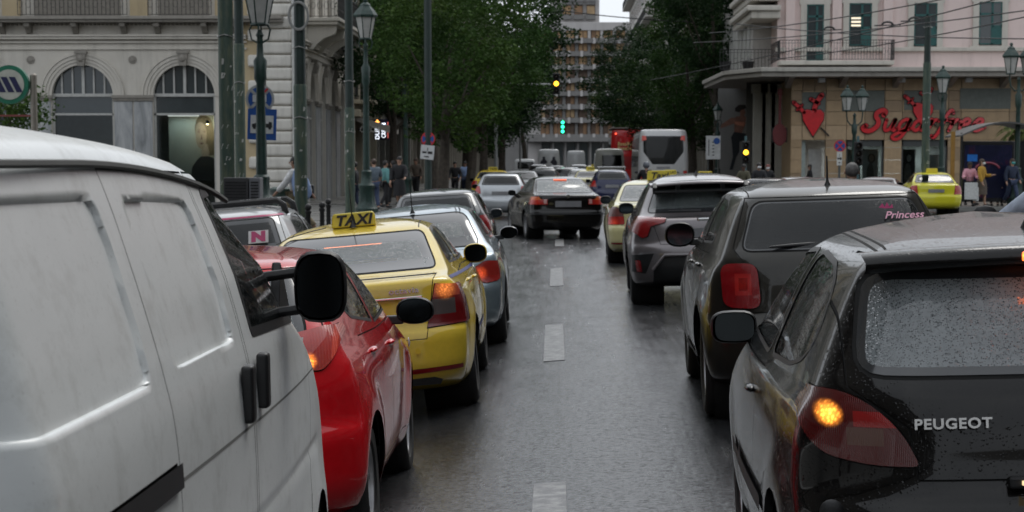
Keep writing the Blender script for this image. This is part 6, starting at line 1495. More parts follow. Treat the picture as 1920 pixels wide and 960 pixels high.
for i in range(5): m = MB(); a0 = -2.0 + i * .2; m.tube([(.365 * math.cos(a0 + .08 * math.sin(k * 2.1 + i)), .365 * math.sin(a0 + .08 * math.sin(k * 2.1 + i)), .55 + .04 * k) for k in range(5)], .012, 4); m.build('graffiti_mark', SCRAP, bi)
cb = at(449, 303, 37.8); ca = empty('utility_cabinet', (cb.x, 38.2, .09), 0, 'low grey louvred utility cabinets at the foot of the near poles', 'cabinet')
for k, (x0, x1, c) in enumerate(((-.33, .12, (.05, .05, .052)), (.14, .34, (.16, .165, .18)))):
    m = MB(); m.b2(x0, x1, -.2, .2, 0, 1.38); bd = m.build('cabinet_body', simple(f'cabinet_grey_{k}', c, .5), ca, bev=.015)
    for j in range(7): m = MB(); z = .95 + j * .055; m.b2(x0 + .03, x1 - .03, -.212, -.198, z, z + .025); m.build('louvre', BLACK, bd)
# traffic signals
def signal_head(parent, z, lit, cols, s=1.0, x=0.0, vis=True):
    m = MB(); m.b2(x - .17 * s, x + .17 * s, -.12, .12, z - .5 * s, z + .5 * s); h = m.build('signal_housing', BLACK, parent, bev=.03)
    for k in range(3):
        zz = z + (.32 - .32 * k) * s; c = cols[k]; m = MB(); m.lathe([(.115 * s, 0), (.10 * s, -.02), (.05 * s, -.035), (.001, -.04)], (x, -.125, zz), 'Y', 18, cap=False); m.build('signal_lens', emis(f'signal_{c}_lit', {'a': (1, .48, .03), 'g': (.03, .85, .42)}[c], 3.2) if c in 'ag' else simple('dark_lens', (.02, .012, .01), .2), h)
        m = MB(); m.lathe([(.13 * s, 0), (.13 * s, -.16 * s)], (x, -.12, zz), 'Y', 18, cap=False); m.v = [v for v in m.v]; m.build('signal_visor', BLACK, h)
    return h
ax = at(1043, 157, 100); ms = empty('mast_signal', (at(930, 303, 100).x, 100, .0), 0, 'traffic signal glowing amber on a mast arm reaching out of the left trees', 'traffic signal')
dz = ax.z; m = MB(); m.tube([(0, 0, 0), (0, 0, dz - .2), (.3, 0, dz), (ax.x - ms.location.x - .15, 0, dz - .04)], [.09, .08, .06, .045], 8); m.build('mast_arm', simple('galvanised_mast', (.3, .31, .31), .5, .4), ms, smooth=True)
signal_head(ms, dz + .0, 1, 'xax', 1.0, ax.x - ms.location.x)
gx = at(1055, 238, 135); ms = empty('mast_signal', (at(975, 303, 135).x, 135, 0), 0, 'distant traffic signal showing three green lights above the traffic', 'traffic signal')
m = MB(); m.tube([(0, 0, 0), (0, 0, gx.z + .3), (gx.x - ms.location.x - .2, 0, gx.z + .35)], .06, 8); m.build('mast_arm', simple('galvanised_mast', (.3, .31, .31), .5, .4), ms)
signal_head(ms, gx.z, 1, 'ggg', .9, gx.x - ms.location.x)
for (px, py, Y, cols, lab) in ((1398, 286, 90, 'xax', 'low traffic signal glowing amber in front of the painted wall'), (1609, 288, 84, 'xxx', 'unlit traffic signal under the twin lanterns')):
    X = at(px, 303, Y).x; ms = empty('post_signal', (X, Y, 0), 0, lab, 'traffic signal'); m = MB(); m.tube([(0, .1, 0), (0, .1, ht(py, Y) + .7)], .055, 8); m.build('signal_post', simple('teal_post', (.06, .12, .13), .5), ms); signal_head(ms, ht(py, Y), 1, cols, .95)
# direction board by the coach
X = at(1337, 303, 104).x; db = empty('notice_board', (X, 104, 0), 0, 'white notice board with arrows and a blue disc between coach and painted wall', 'sign'); s_ = FPX / 104
m = MB()
for q in (-.25, .25): m.tube([(q, .05, 0), (q, .05, ht(256, 104))], .04, 8)
m.build('board_posts', simple('grey_post', (.08, .085, .08), .6), db); zc_ = ht(277, 104); o = MB().b2(-.36, .36, -.03, .0, zc_ - .58, zc_ + .58).build('board', WHITE, db)
m = MB(); m.b2(-.24, -.2, -.036, -.031, zc_ - .4, zc_ + .4); m.build('printed_arrow', BLACK, o); m = MB(); m.lathe([(.16, 0), (.16, .01)], (.17, -.045, zc_ + .32), 'Y', 18); m.build('blue_disc', BLUE, o)
for k in range(5): m = MB(); m.b2(-.05, .05, -.036, -.031, zc_ - .4 + k * .16, zc_ - .35 + k * .16); m.build('printed_mark', BLACK, o)
# bus shelter
HX = at(1800, 303, 78).x; HX2 = HX + 4.4; sh = empty('bus_shelter', (HX, 78, .12), 0, 'bus shelter with a curved roof and a big dark advert panel', 'bus shelter')
zt_ = ht(265, 78) - .12
m = MB()
prof = [(a, zt_ + .15 + .50 * math.sin(math.pi * (a + .1) / 3.4)) for a in np.linspace(-.1, 2.6, 12)]
for j, (a, b) in enumerate(prof[:-1]):
    a2, b2 = prof[j + 1]; m.add([(a, -.6, b), (a2, -.6, b2), (a2, 2.6, b2), (a, 2.6, b), (a, -.6, b + .06), (a2, -.6, b2 + .06), (a2, 2.6, b2 + .06), (a, 2.6, b + .06)], [(0, 1, 2, 3), (4, 7, 6, 5), (0, 4, 5, 1), (1, 5, 6, 2), (2, 6, 7, 3), (3, 7, 4, 0)])
m.build('curved_roof', simple('shelter_roof', (.09, .09, .088), .5), sh)
for a in (0.05, 2.45): m = MB(); m.tube([(a, 0, 0), (a, 0, zt_ + .3)], .05, 8); m.build('shelter_post', IRON, sh)
m = MB(); m.b2(.05, 2.0, -.08, .08, .15, zt_); ad = m.build('advert_case', simple('advert_black', (.012, .012, .014), .25, coat=.5), sh, bev=.03)
t = NT('advert_print'); nz = t.noise(1.8, 5, .6, dist=1.2); t.set(Base_Color=t.ramp(nz, [(.4, (.008, .010, .028)), (.56, (.012, .014, .045)), (.70, (.07, .014, .025))]), Roughness=.2)
MB().b2(.15, 1.9, -.09, -.083, .3, zt_ - .15).build('advert_poster', t.m, ad); MB().b2(.25, .62, -.098, -.091, zt_ - .75, zt_ - .5).build('advert_logo', simple('advert_blue', (.02, .15, .5), .3), ad)
m = MB(); m.tube([(1.0 + .45 * math.cos(a), -.1, 1.35 + .25 * math.sin(a)) for a in np.linspace(.2, 2.9, 10)], .04, 5); m.build('advert_mark', simple('advert_pink', (.25, .03, .06), .3), ad)
m = MB(); m.b2(2.3, 4.6, .6, 1.0, .42, .48); m.build('shelter_bench', IRON, sh, bev=.01)
m = MB(); m.b2(2.5, 6.4, 1.3, 1.34, .2, zt_); m.build('back_pane', simple('smoked_pane', (.02, .02, .022), .2), sh)
m = MB(); m.b2(-.35, -.2, -.05, .05, 0, zt_ + .35); m.build('route_post', simple('ochre_post', (.30, .16, .03), .5), sh)
# overhead wires
def wire(a, b, lab, sag=.3, r=.018, grp='overhead trolley wires'):
    a, b = Vector(a), Vector(b); b = a + (b - a) * 1.3; m = MB(); m.tube([a.lerp(b, t) - Vector((0, 0, sag * 4 * t * (1 - t))) for t in np.linspace(0, 1, 14)], r, 5); o = m.build('overhead_wire', IRON, smooth=True); tag(o, lab, 'wire', grp); return o
wire(at(1030, 17, 120), at(1240, 36, 120), 'single dark cable crossing the strip of sky', .1, .03)
for (x0, y0, x1, y1, Y0, Y1, lab) in ((1300, 80, 1925, 8, 95, 62, 'overhead wire rising from the trees past the second window'), (1220, 150, 1930, -30, 110, 58, 'overhead wire running from the dark trees up to the right corner'), (1380, 45, 1925, 62, 92, 66, 'overhead wire sagging level across the pink wall'), (1330, 62, 1800, -20, 92, 60, 'steep overhead wire above the balcony'), (1440, 112, 1925, 20, 90, 64, 'lowest overhead wire crossing the balcony railing')):
    wire(at(x0, y0, Y0), at(x1, y1, Y1), lab, .25, .02)
for (px, py, Y) in ((1555, 57, 86), (1664, 48, 80), (1715, 40, 76)):
    p = at(px, py, Y); m = MB(); m.tube([p + Vector((.22 * math.cos(a), 0, .14 * math.sin(a))) for a in np.linspace(0, math.pi, 8)], .04, 5); m.tube([p + Vector((-.5, 0, 0)), p + Vector((.5, 0, .03))], .03, 4); o = m.build('wire_hanger', IRON); tag(o, {1555: 'dark wire hanger left over the balcony door', 1664: 'dark wire hanger between two teal windows', 1715: 'dark wire hanger beside the trolley pole top'}[px], 'wire hanger', 'wire hangers')
# ------------------------------------------------------------------ trees
def leafmat(name, a, b, c):
    t = NT(name); oi = t.new('ShaderNodeObjectInfo'); n = t.noise(.55, 4, .6); n2 = t.noise(9, 3)
    col = t.ramp(n, [(.3, a), (.5, b), (.72, c)]); col = t.mix(t.ramp(n2, [(.35, 0), (.7, .6)]), col, tuple(x * .45 for x in b))
    t.set(Base_Color=col, Roughness=.6); t.p.inputs['Specular IOR Level'].default_value = .12
    tl = t.new('ShaderNodeBsdfTranslucent'); t.l.new(col, tl.inputs['Color']); ms = t.new('ShaderNodeMixShader'); ms.inputs[0].default_value = .22
    t.l.new(t.p.outputs[0], ms.inputs[1]); t.l.new(tl.outputs[0], ms.inputs[2]); t.l.new(ms.outputs[0], t.n['Material Output'].inputs['Surface']); return t.m
LEAF = [leafmat('leaf_deep_green', (.019, .050, .012), (.037, .083, .019), (.068, .118, .027)), leafmat('leaf_mid_green', (.026, .062, .014), (.050, .100, .021), (.088, .140, .031)), leafmat('leaf_black_green', (.011, .030, .011), (.020, .048, .016), (.036, .070, .022))]
BARK = simple('plane_bark', (.055, .045, .035), .9, var=.4, vscale=8, bump=.5, bscale=20)
def crown_mesh(name, rx, ry, rz, nclump, per, seed, leaf=.15):
    q = np.random.RandomState(seed); vs = []; fs = []; cl = []
    for i in range(nclump):
        d = q.normal(size=3); d /= np.linalg.norm(d); r = q.uniform(.55, 1.06) ** .7 * (1 + .18 * math.sin(3 * d[0] + seed) * math.cos(2 * d[2]))
        cl.append((np.array([d[0] * rx, d[1] * ry, d[2] * rz]) * r, q.uniform(.45, .95)))
    P = []
    for c, s in cl:
        n = int(per * q.uniform(.6, 1.4)); d = q.normal(size=(n, 3)); d /= np.linalg.norm(d, axis=1)[:, None]; P.append(c + d * (q.uniform(.2, 1, (n, 1)) ** .5) * s * np.array([1, 1, .7]))
    P = np.concatenate(P); n = len(P)
    a = q.normal(size=(n, 3)); a[:, 2] *= .6; a /= np.linalg.norm(a, axis=1)[:, None]; b = q.normal(size=(n, 3)); b -= a * np.sum(a * b, 1)[:, None]; b /= np.linalg.norm(b, axis=1)[:, None]
    L = leaf * q.uniform(.6, 1.3, (n, 1)); W = L * q.uniform(.55, .85, (n, 1)); nn = np.cross(a, b)
    V = np.stack([P - a * L * .5, P + b * W * .5 + nn * L * .12, P + a * L * .6, P - b * W * .5 + nn * L * .12], 1).reshape(-1, 3)
    me = bpy.data.meshes.new(name); me.from_pydata(V.tolist(), [], np.arange(n * 4).reshape(-1, 4).tolist()); return me
CROWNS = [crown_mesh('crown', 3.2, 3.2, 4.3, 150, 110, 1), crown_mesh('crown', 3.0, 3.4, 3.6, 130, 110, 2), crown_mesh('crown', 2.6, 2.6, 4.6, 120, 110, 5)]
def tree(px, Y, zc_, sx, sz, kind, leaf, label, trunk_px=None, cat='tree'):
    X = at(px, 303, Y).x; r = empty('street_tree', (X, Y, .1), 0, label, cat, 'street trees')
    q = random.Random(int(px)); cz = zc_; tx = 0 if trunk_px is None else at(trunk_px, 303, Y).x - X
    m = MB(); m.tube([(tx, 0, 0), (tx * .9 + .05, .05, cz * .3), (tx * .6, 0, cz * .6), (0, 0, cz)], [.24, .19, .15, .07], 8)
    for i in range(7):
        a = i * .9 + q.random(); h0 = cz * q.uniform(.4, .7); rr = 2.2 * sx * q.uniform(.6, 1); m.tube([(tx * .5, 0, h0), (tx * .3 + rr * .5 * math.cos(a), rr * .5 * math.sin(a), h0 + 1.0), (rr * math.cos(a), rr * math.sin(a), h0 + 2.6 * sz)], [.09, .06, .025], 5)
    m.build('trunk', BARK, r, smooth=True)
    me = CROWNS[kind]
    key = (kind, leaf)
    if key not in TREE_ME:
        c = me.copy(); c.materials.clear(); c.materials.append(LEAF[leaf]); TREE_ME[key] = c
    o = bpy.data.objects.new('crown', TREE_ME[key]); link(o, r); o.location = (0, 0, cz + .6); o.scale = (sx, sx, sz); o.rotation_euler = (0, 0, q.uniform(0, 6))
    return r
TREE_ME = {}
tree(845, 80, 5.6, .98, .92, 0, 1, 'nearest broad left tree behind the no-stopping sign', 829)
tree(800, 86, 6.4, .9, 1.0, 1, 0, 'left tree behind the second lantern post', 812)
tree(742, 97, 6.2, .9, .9, 1, 2, 'leftmost dark tree over the shop with the glowing sign', 735)
tree(925, 94, 6.9, 1.0, 1.05, 2, 0, 'tall left tree behind the nearest broad one', 880)
tree(915, 110, 8.5, 1.15, 1.25, 0, 0, 'high left tree whose crown reaches over the road', 905)
tree(945, 132, 9.2, 1.35, 1.35, 2, 2, 'far left tree leaning toward the amber signal', 940)
tree(900, 150, 5.5, 1.3, 1.2, 1, 2, 'far low left tree behind the white van roofs', 945)
tree(958, 185, 9.0, 1.15, 1.3, 1, 0, 'farthest left tree beside the office block', 985)
tree(880, 120, 5.0, 1.3, 1.0, 1, 2, 'dark left tree between nearer trunks', 870)
tree(1332, 118, 10.6, 1.1, 1.25, 0, 2, 'dark right tree above the painted wall', 1345)
tree(1285, 124, 7.6, 1.05, 1.15, 2, 0, 'right tree directly behind the coach', 1300)
tree(1322, 150, 12.5, 1.3, 1.25, 0, 0, 'tallest right tree crowning above the coach', 1290)
tree(1215, 160, 5.6, 1.0, 1.05, 2, 1, 'pale green pointed right tree beside the white apartment', 1215)
tree(1183, 200, 10.5, 1.08, 1.0, 1, 2, 'far right tree over the red double-decker', 1190)
tree(1187, 190, 6.5, 1.15, .9, 1, 0, 'low far right tree behind the red double-decker', 1180)
tree(1335, 130, 4.8, 1.2, .9, 1, 2, 'low dark right tree left of the painted wall', 1330)
tree(1245, 138, 5.6, 1.25, 1.1, 1, 2, 'dark right tree between coach and double-decker', 1240)
# planting: shrub behind the metro sign, palm by the shelter
me = crown_mesh('foliage', .9, .6, .5, 26, 60, 9, .12); me.materials.append(LEAF[1]); p = at(18, 205, 57); r = empty('shrub', (p.x, 57, .09), 0, 'small green shrub below the metro sign', 'shrub'); o = link(bpy.data.objects.new('foliage', me), r); o.location = (0, 0, p.z - .1)
MB().tube([(0, 0, 0), (0, 0, p.z - .2)], .05, 6).build('stem', BARK, r)
p = at(1905, 240, 86); r = empty('palm_tree', (p.x + .2, 86, .12), 0, 'pale green palm fronds behind the bus shelter', 'tree'); m = MB(); m.lathe([(.22, 0), (.18, p.z - .2)], n=10); m.build('trunk', BARK, r, smooth=True)
PALM = leafmat('palm_green', (.07, .10, .03), (.11, .14, .04), (.15, .17, .06)); q = random.Random(2)
for i in range(44):
    a = i * 2.4; L_ = q.uniform(1.0, 1.5); up = q.uniform(.0, 1.2); m = MB(); vs = []; fs = []
    for k in range(9):
        t_ = k / 8; x, z = L_ * t_, up * t_ * 1.2 - 1.5 * t_ * t_; w = .10 * math.sin(math.pi * min(1, t_ + .12)); vs += [(x * math.cos(a) - w * math.sin(a), x * math.sin(a) + w * math.cos(a), z - w * .5), (x * math.cos(a), x * math.sin(a), z), (x * math.cos(a) + w * math.sin(a), x * math.sin(a) - w * math.cos(a), z - w * .5)]
    for k in range(8):
        for j in (0, 1): b = k * 3 + j; fs.append((b, b + 1, b + 4, b + 3)) if k % 2 else fs.append((b, b + 1, b + 4))
    m.add(vs, fs); o = m.build('frond', PALM, r); o.location = (0, 0, p.z - .2)
# ------------------------------------------------------------------ people
SKINS = [simple('skin_light', (.45, .27, .19), .55, var=.1), simple('skin_tan', (.33, .19, .13), .55, var=.1), simple('skin_deep', (.12, .07, .05), .55, var=.1)]
def cloth(name, c): return simple('cloth_' + name, c, .85, var=.2, vscale=14, bump=.25, bscale=70)
TMP = bpy.data.scenes.new('workbench')          # empty scratch scene, so growing a figure does not re-evaluate the street
def skin_mesh(name, verts, edges, rad, mat, root=0, sub=1):
    me = bpy.data.meshes.new(name + '_src'); me.from_pydata(verts, edges, []); t = bpy.data.objects.new(name + '_src', me); TMP.collection.objects.link(t)
    md = t.modifiers.new('skin', 'SKIN'); md.use_smooth_shade = True
    for i, r in enumerate(rad): me.skin_vertices[0].data[i].radius = (r, r) if not hasattr(r, '__len__') else r
    me.skin_vertices[0].data[root].use_root = True
    t.modifiers.new('sub', 'SUBSURF').levels = sub
    TMP.view_layers[0].update(); dg = TMP.view_layers[0].depsgraph; out = bpy.data.meshes.new_from_object(t.evaluated_get(dg)); bpy.data.objects.remove(t); out.name = name
    out.materials.clear(); out.materials.append(mat); out.polygons.foreach_set('use_smooth', [True] * len(out.polygons)); return out
def person(loc, face, label, skin, top, bottom, hair, h=1.72, arms=((.1, .2), (-.1, .2)), legs=(.15, -.15), sit=False, hairlen=0, shoes=None, mask=None, helmet=None, sleeve='long', skirt=False, lean=0.0, aout=.06):
    """face: heading of the body (0 looks along +y). arms: (swing, elbow bend) left, right; legs: swing left, right"""
    k = h / 1.75; r = empty('person', loc, face, label, 'person'); V = []; E = []; Rr = []
    def v(p, rad, par=None):
        V.append((p[0] * k, p[1] * k, p[2] * k)); Rr.append((rad[0] * k, rad[1] * k) if hasattr(rad, '__len__') else rad * k)
        if par is not None: E.append((par, len(V) - 1))
        return len(V) - 1
    pz = .52 if sit else .95
    pel = v((0, 0, pz), (.145, .10)); wst = v((0, lean * .3, pz + .16), (.125, .09), pel); ch = v((0, lean * .7, pz + .36), (.145, .10), wst); nk = v((0, lean + .0, pz + .54), .055, ch); hd0 = v((0, lean + .02, pz + .61), .07, nk); hd = v((0, lean + .03, pz + .70), .095, hd0); hd2 = v((0, lean + .02, pz + .775), .075, hd)
    J = {}
    for s, (sw, el) in zip((-1, 1), arms):
        sh = v((s * .185, lean * .9, pz + .47), .062, ch); ex_, ey_, ez_ = s * (.21 + aout), lean * .9 + .29 * math.sin(sw), pz + .47 - .29 * math.cos(sw); e = v((ex_, ey_, ez_), .045, sh)
        a2 = sw + el; wr = v((ex_ + s * .01, ey_ + .25 * math.sin(a2), ez_ - .25 * math.cos(a2)), .032, e); pm = v((ex_ + s * .01, ey_ + .32 * math.sin(a2), ez_ - .32 * math.cos(a2)), .036, wr); J[s] = (sh, e, wr, pm)
        for f in range(4): bx = (f - 1.5) * .02; q = v((V[pm][0] / k + bx * .3, V[pm][1] / k + bx + .045 * math.sin(a2), V[pm][2] / k - (.05 - .008 * abs(f - 1.3)) * math.cos(a2)), .0095, pm); v((V[q][0] / k - s * .012, V[q][1] / k + .02 * math.sin(a2 + .4), V[q][2] / k - .03 * math.cos(a2)), .008, q)
        v((V[wr][0] / k - s * .03, V[wr][1] / k + .035, V[wr][2] / k - .03), .011, wr)
    for s, sw in zip((-1, 1), legs):
        hp = v((s * .09, 0, pz - .04), .088, pel)
        if sit: kn = v((s * .12, .42, pz - .02), .062, hp); an = v((s * .12, .44 + sw * .2, .09), .04, kn)
        else: kn = v((s * .095, .42 * math.sin(sw) + .03, pz - .04 - .42 * math.cos(sw)), .062, hp); bk = sw - (.35 if sw < 0 else .05); an = v((s * .095, .42 * math.sin(sw) + .40 * math.sin(bk), max(.09, pz - .04 - .42 * math.cos(sw) - .40 * math.cos(bk))), .04, kn)
        to = v((s * .11, V[an][1] / k + .15, V[an][2] / k - .05), .035, an); J[('L', s)] = (hp, kn, an, to)
    body = link(bpy.data.objects.new('body', skin_mesh('body', V, E, Rr, skin)), r)
    def clothing(name, ids, grow, mat, par):
        idx = {i: n for n, i in enumerate(ids)}; es = [(idx[a], idx[b]) for a, b in E if a in idx and b in idx]
        rr = [((Rr[i][0] if hasattr(Rr[i], '__len__') else Rr[i]) + grow, (Rr[i][1] if hasattr(Rr[i], '__len__') else Rr[i]) + grow) for i in ids]
        return link(bpy.data.objects.new(name, skin_mesh(name, [V[i] for i in ids], es, rr, mat)), par)
    up = [pel, wst, ch] + [j for s in (-1, 1) for j in (J[s][:3] if sleeve == 'long' else J[s][:2])]
    clothing('shirt', up, .034, top, r)
    if skirt:
        m = MB(); m.lathe([(.15 * k, pz * k + .06), (.2 * k, pz * k - .12), (.22 * k, .45 * k), (.2 * k, .45 * k)], n=16, cap=False); m.build('skirt', bottom, r, smooth=True)
    else: clothing('trousers', [pel] + [j for s in (-1, 1) for j in J[('L', s)][:3]], .024, bottom, r)
    for s in (-1, 1):
        a, t_ = V[J[('L', s)][2]], V[J[('L', s)][3]]; m = MB(); m.sphere(((a[0] + t_[0]) / 2, (a[1] + t_[1]) / 2 + .01, max(.05, t_[2] + .005)), (.055, .14, .05), 10, 6); m.build('shoe', shoes or BLACK, r, smooth=True)
    hc = Vector(V[hd]); m = MB()
    if helmet:
        m.sphere(hc + Vector((0, -.005, .03)), (.14, .155, .15), 16, 10); m.build('helmet', helmet, r, smooth=True)
    else:
        m.sphere(hc + Vector((0, -.028 * k, .028 * k)), (.098 * k, .108 * k, .105 * k), 14, 10)
        if hairlen: m.sphere(hc + Vector((0, -.07 * k, -.08 * k)), (.085 * k, .05 * k, (.1 + hairlen) * k), 12, 8)
        m.build('hair', hair, r, smooth=True)
        f = MB(); f.sphere(hc + Vector((0, .10 * k, -.015 * k)), (.014 * k, .02 * k, .022 * k), 8, 6); f.build('nose', skin, r, smooth=True)
        for s in (-1, 1):
            f = MB(); f.sphere(hc + Vector((s * .034 * k, .085 * k, .012 * k)), (.013 * k, .01 * k, .008 * k), 8, 5); f.build('eye', BLACK, r); f = MB(); f.sphere(hc + Vector((s * .098 * k, -.005 * k, -.005 * k)), (.012 * k, .022 * k, .03 * k), 8, 6); f.build('ear', skin, r, smooth=True)
        f = MB(); f.sphere(hc + Vector((0, .082 * k, -.055 * k)), (.024 * k, .012 * k, .007 * k), 8, 5); f.build('mouth', simple('lips', (.3, .09, .08), .5), r)
    if mask: m = MB(); m.sphere(hc + Vector((0, .05 * k, -.045 * k)), (.078 * k, .066 * k, .055 * k), 12, 8); m.build('face_mask', mask, r, smooth=True)
    return r, V, J
HB = simple('hair_black', (.012, .010, .009), .6); HBR = simple('hair_brown', (.05, .03, .02), .6); HG = simple('hair_grey', (.14, .135, .13), .7, var=.4, vscale=30)
C_ = {k: cloth(k, c) for k, c in dict(white=(.6, .6, .6), sky=(.25, .34, .55), jeans=(.03, .045, .09), black=(.012, .012, .014), grey=(.10, .13, .16), pink=(.62, .30, .36), mustard=(.42, .24, .03), olive=(.07, .065, .04), taupe=(.09, .07, .055), teal=(.10, .25, .25), navy=(.02, .03, .06), pale=(.50, .57, .68), khaki=(.2, .16, .1)).items()}
def P2(px, Y, z=.09): return (at(px, 303, Y).x, Y, z)
w1, V, J = person(P2(553, 46.5), R(75), 'man in white shirt and open pale blue shirt walking left behind a trolley pole', SKINS[1], C_['white'], C_['khaki'], HB, 1.76, arms=((.5, .3), (-.6, .1)), legs=(.4, -.4))
m = MB(); m.tube([(.14, -.09, 1.45), (.2, -.16, 1.2), (.22, -.2, .95), (.16, -.2, .86)], [.07, .1, .11, .06], 10); m.tube([(-.16, -.05, 1.46), (-.22, -.1, 1.2), (-.2, -.14, .92)], [.06, .09, .09], 10); m.build('open_overshirt', C_['sky'], w1, smooth=True)
m = MB(); m.box((.30, -.20, 1.0), (.08, .26, .3)); m.build('shoulder_bag', BLACK, w1, bev=.03)
for (px, Y, f, lab, sk, tp_, bt, hr, kw) in (
    (701, 70, 20, 'man in a grey-blue tee standing by the largest lantern post', 0, 'grey', 'jeans', HBR, dict(sleeve='short', arms=((.3, 1.2), (.2, .9)))),
    (722, 74, -60, 'person in pale teal among dark figures by the dark shops', 1, 'teal', 'black', HB, {}), (737, 78, 40, 'person in black with loose hair before the dark shops', 0, 'black', 'black', HB, dict(hairlen=.1)),
    (749, 72, 170, 'person in a black dress left of the second lantern post', 0, 'black', 'black', HB, dict(skirt=True, hairlen=.08)), (665, 66, 80, 'dark-clothed person half hidden by the trolley pole', 1, 'black', 'navy', HB, {}), (780, 92, 160, 'person in dark clothes under the left tree', 1, 'taupe', 'black', HBR, {}),
    (853, 100, 180, 'dark-clothed person facing us under the left trees', 0, 'black', 'black', HB, {}), (872, 104, 170, 'person in blue stripes under the left trees', 1, 'sky', 'navy', HB, {}),
    (1395, 80, 150, 'person in an olive jacket before the painted wall', 2, 'olive', 'black', HB, {}), (1423, 78, 190, 'person in black with a white mask right of the amber signal', 1, 'black', 'black', HB, dict(mask=1)), (1440, 86, 170, 'person with a white mask and reddish hair near the pilasters', 0, 'black', 'navy', simple('hair_red', (.16, .04, .03), .6), dict(mask=1)),
    (1519, 98, 90, 'small figure passing the shop door', 1, 'black', 'black', HB, dict(hairlen=.05)), (1898, 77.5, 200, 'standing person in a teal mask at the right end of the shelter', 0, 'navy', 'jeans', HBR, dict(mask=2, hairlen=.1))):
    if kw.get('mask'): kw['mask'] = cloth('mask_white', (.6, .62, .62)) if kw['mask'] == 1 else cloth('mask_teal', (.05, .32, .32))
    pq = random.Random(px); kw.setdefault('arms', ((pq.uniform(-.5, .6), pq.uniform(.1, 1.2)), (pq.uniform(-.5, .6), pq.uniform(.1, 1.0)))); st_ = pq.uniform(.05, .45); kw.setdefault('legs', (st_, -st_ * .8))
    person(P2(px, Y, .12 if (px < 800 or px > 1780) else 0.0), R(f), lab, SKINS[sk], C_[tp_], C_[bt], hr, pq.uniform(1.6, 1.8), **kw)
pk, V, J = person(P2(1819, 76.9, .12), R(185), 'woman in a pink shirt waiting by the dark advert panel', SKINS[2], C_['pink'], C_['black'], HB, 1.62, arms=((.3, 1.3), (.3, 1.3)), hairlen=.05)
bg_ = empty('shopping_bag', P2(1822, 76.5, .35), R(8), 'large white shopping bag carried by the woman in pink', 'bag'); MB().box((0, 0, .34), (.46, .14, .62)).build('bag_body', cloth('paper_white', (.55, .56, .56)), bg_, bev=.02); MB().tube([(-.12, 0, .64), (-.1, 0, .82), (.1, 0, .82), (.12, 0, .64)], .01, 5).build('bag_handle', BLACK, bg_)
bg_ = empty('shopping_bag', P2(1831, 76.55, .3), R(-20), 'small white shopping bag between the two standing women', 'bag'); MB().box((0, 0, .28), (.2, .12, .5)).build('bag_body', cloth('paper_white', (.55, .56, .56)), bg_, bev=.02); MB().tube([(-.06, 0, .52), (-.05, 0, .68), (.05, 0, .68), (.06, 0, .52)], .01, 5).build('bag_handle', BLACK, bg_)
person(P2(1841, 76.7, .12), R(240), 'woman in a mustard top and brown skirt waiting at the shelter', SKINS[0], C_['mustard'], C_['taupe'], HBR, 1.72, arms=((.2, 1.5), (.1, .3)), skirt=True, hairlen=.06, mask=cloth('mask_white', (.6, .62, .62)))
person(P2(1864, 78.4, .12), R(175), 'seated person with light hair and pale scarf on the shelter bench', SKINS[0], C_['taupe'], C_['black'], simple('hair_fair', (.24, .17, .10), .6), 1.66, sit=True, hairlen=.1, arms=((.5, 1.0), (.5, 1.0)))
person(P2(1881, 78.5, .12), R(180), 'seated person in black beside the fair-haired one at the shelter', SKINS[1], C_['black'], C_['black'], HB, 1.66, sit=True, arms=((.5, 1.0), (.5, 1.0)))
person(P2(1598, 27.0, fall(3.6, 27) - .02), R(5), 'grey-haired man in a dark jacket seen over the olive crossover roof', SKINS[0], C_['black'], C_['jeans'], HG, 1.62)
def scooter(loc, face, label, col):
    r = empty('scooter', loc, face, label, 'scooter')
    for y in (-.62, .62):
        m = MB(); m.lathe([(.14, -.05), (.2, -.06), (.23, -.04), (.24, 0), (.23, .04), (.2, .06), (.14, .05)], (0, y, .24), 'X', 20); m.build('wheel', RUBBER, r, smooth=True)
    m = MB(); m.prism(round_poly([(-.75, .42), (-.55, .75), (.1, .76), (.05, .5), (.3, .36), (.42, .5), (.50, .98), (.58, .95), (.62, .5), (.5, .26), (-.4, .26)], .06, 3), .32, (-.16, 0, 0), 'YZ'); m.build('bodywork', col, r, bev=.04)
    m = MB(); m.box((0, -.25, .80), (.28, .62, .1)); m.build('seat', BLACK, r, bev=.04)
    m = MB(); m.tube([(0, .55, .4), (0, .47, 1.02)], .03, 8); m.tube([(-.34, .40, 1.05), (0, .47, 1.04), (.34, .40, 1.05)], .015, 8); m.build('handlebar', BLACK, r, smooth=True)
    for s in (-1, 1): m = MB(); m.tube([(s * .24, .42, 1.05), (s * .34, .40, 1.28)], .008, 6); m.sphere((s * .38, .40, 1.33), (.075, .02, .05), 12, 8); m.build('mirror', BLACK, r, smooth=True)
    return r
Xr = at(1925, 303, 13.2).x - .16; sc1 = scooter((Xr + .34, 12.9, fall(3, 13)), R(6), 'black scooter at the right edge beyond the black hatchback', simple('scooter_black', (.01, .01, .011), .25, coat=1))
person((Xr + .33, 12.75, fall(3, 13) + .42), R(6), 'rider in a pale blue shirt at the right edge, arm to the handlebar', SKINS[1], C_['pale'], C_['jeans'], HB, 1.8, sit=True, arms=((.9, .5), (.8, .5)), lean=.08, helmet=simple('helmet_white', (.5, .5, .5), .3), aout=.12)
X2 = at(1211, 303, 84).x; scooter((X2, 83.6, 0), R(0), 'scooter ridden behind the silver coach', simple('scooter_red', (.2, .01, .01), .3))
person((X2, 83.5, .34), R(0), 'helmeted scooter rider right behind the silver coach', SKINS[1], C_['black'], C_['black'], HB, 1.8, sit=True, arms=((.8, .4), (.8, .4)), helmet=simple('helmet_grey', (.12, .13, .15), .25))
bpy.data.scenes.remove(TMP)
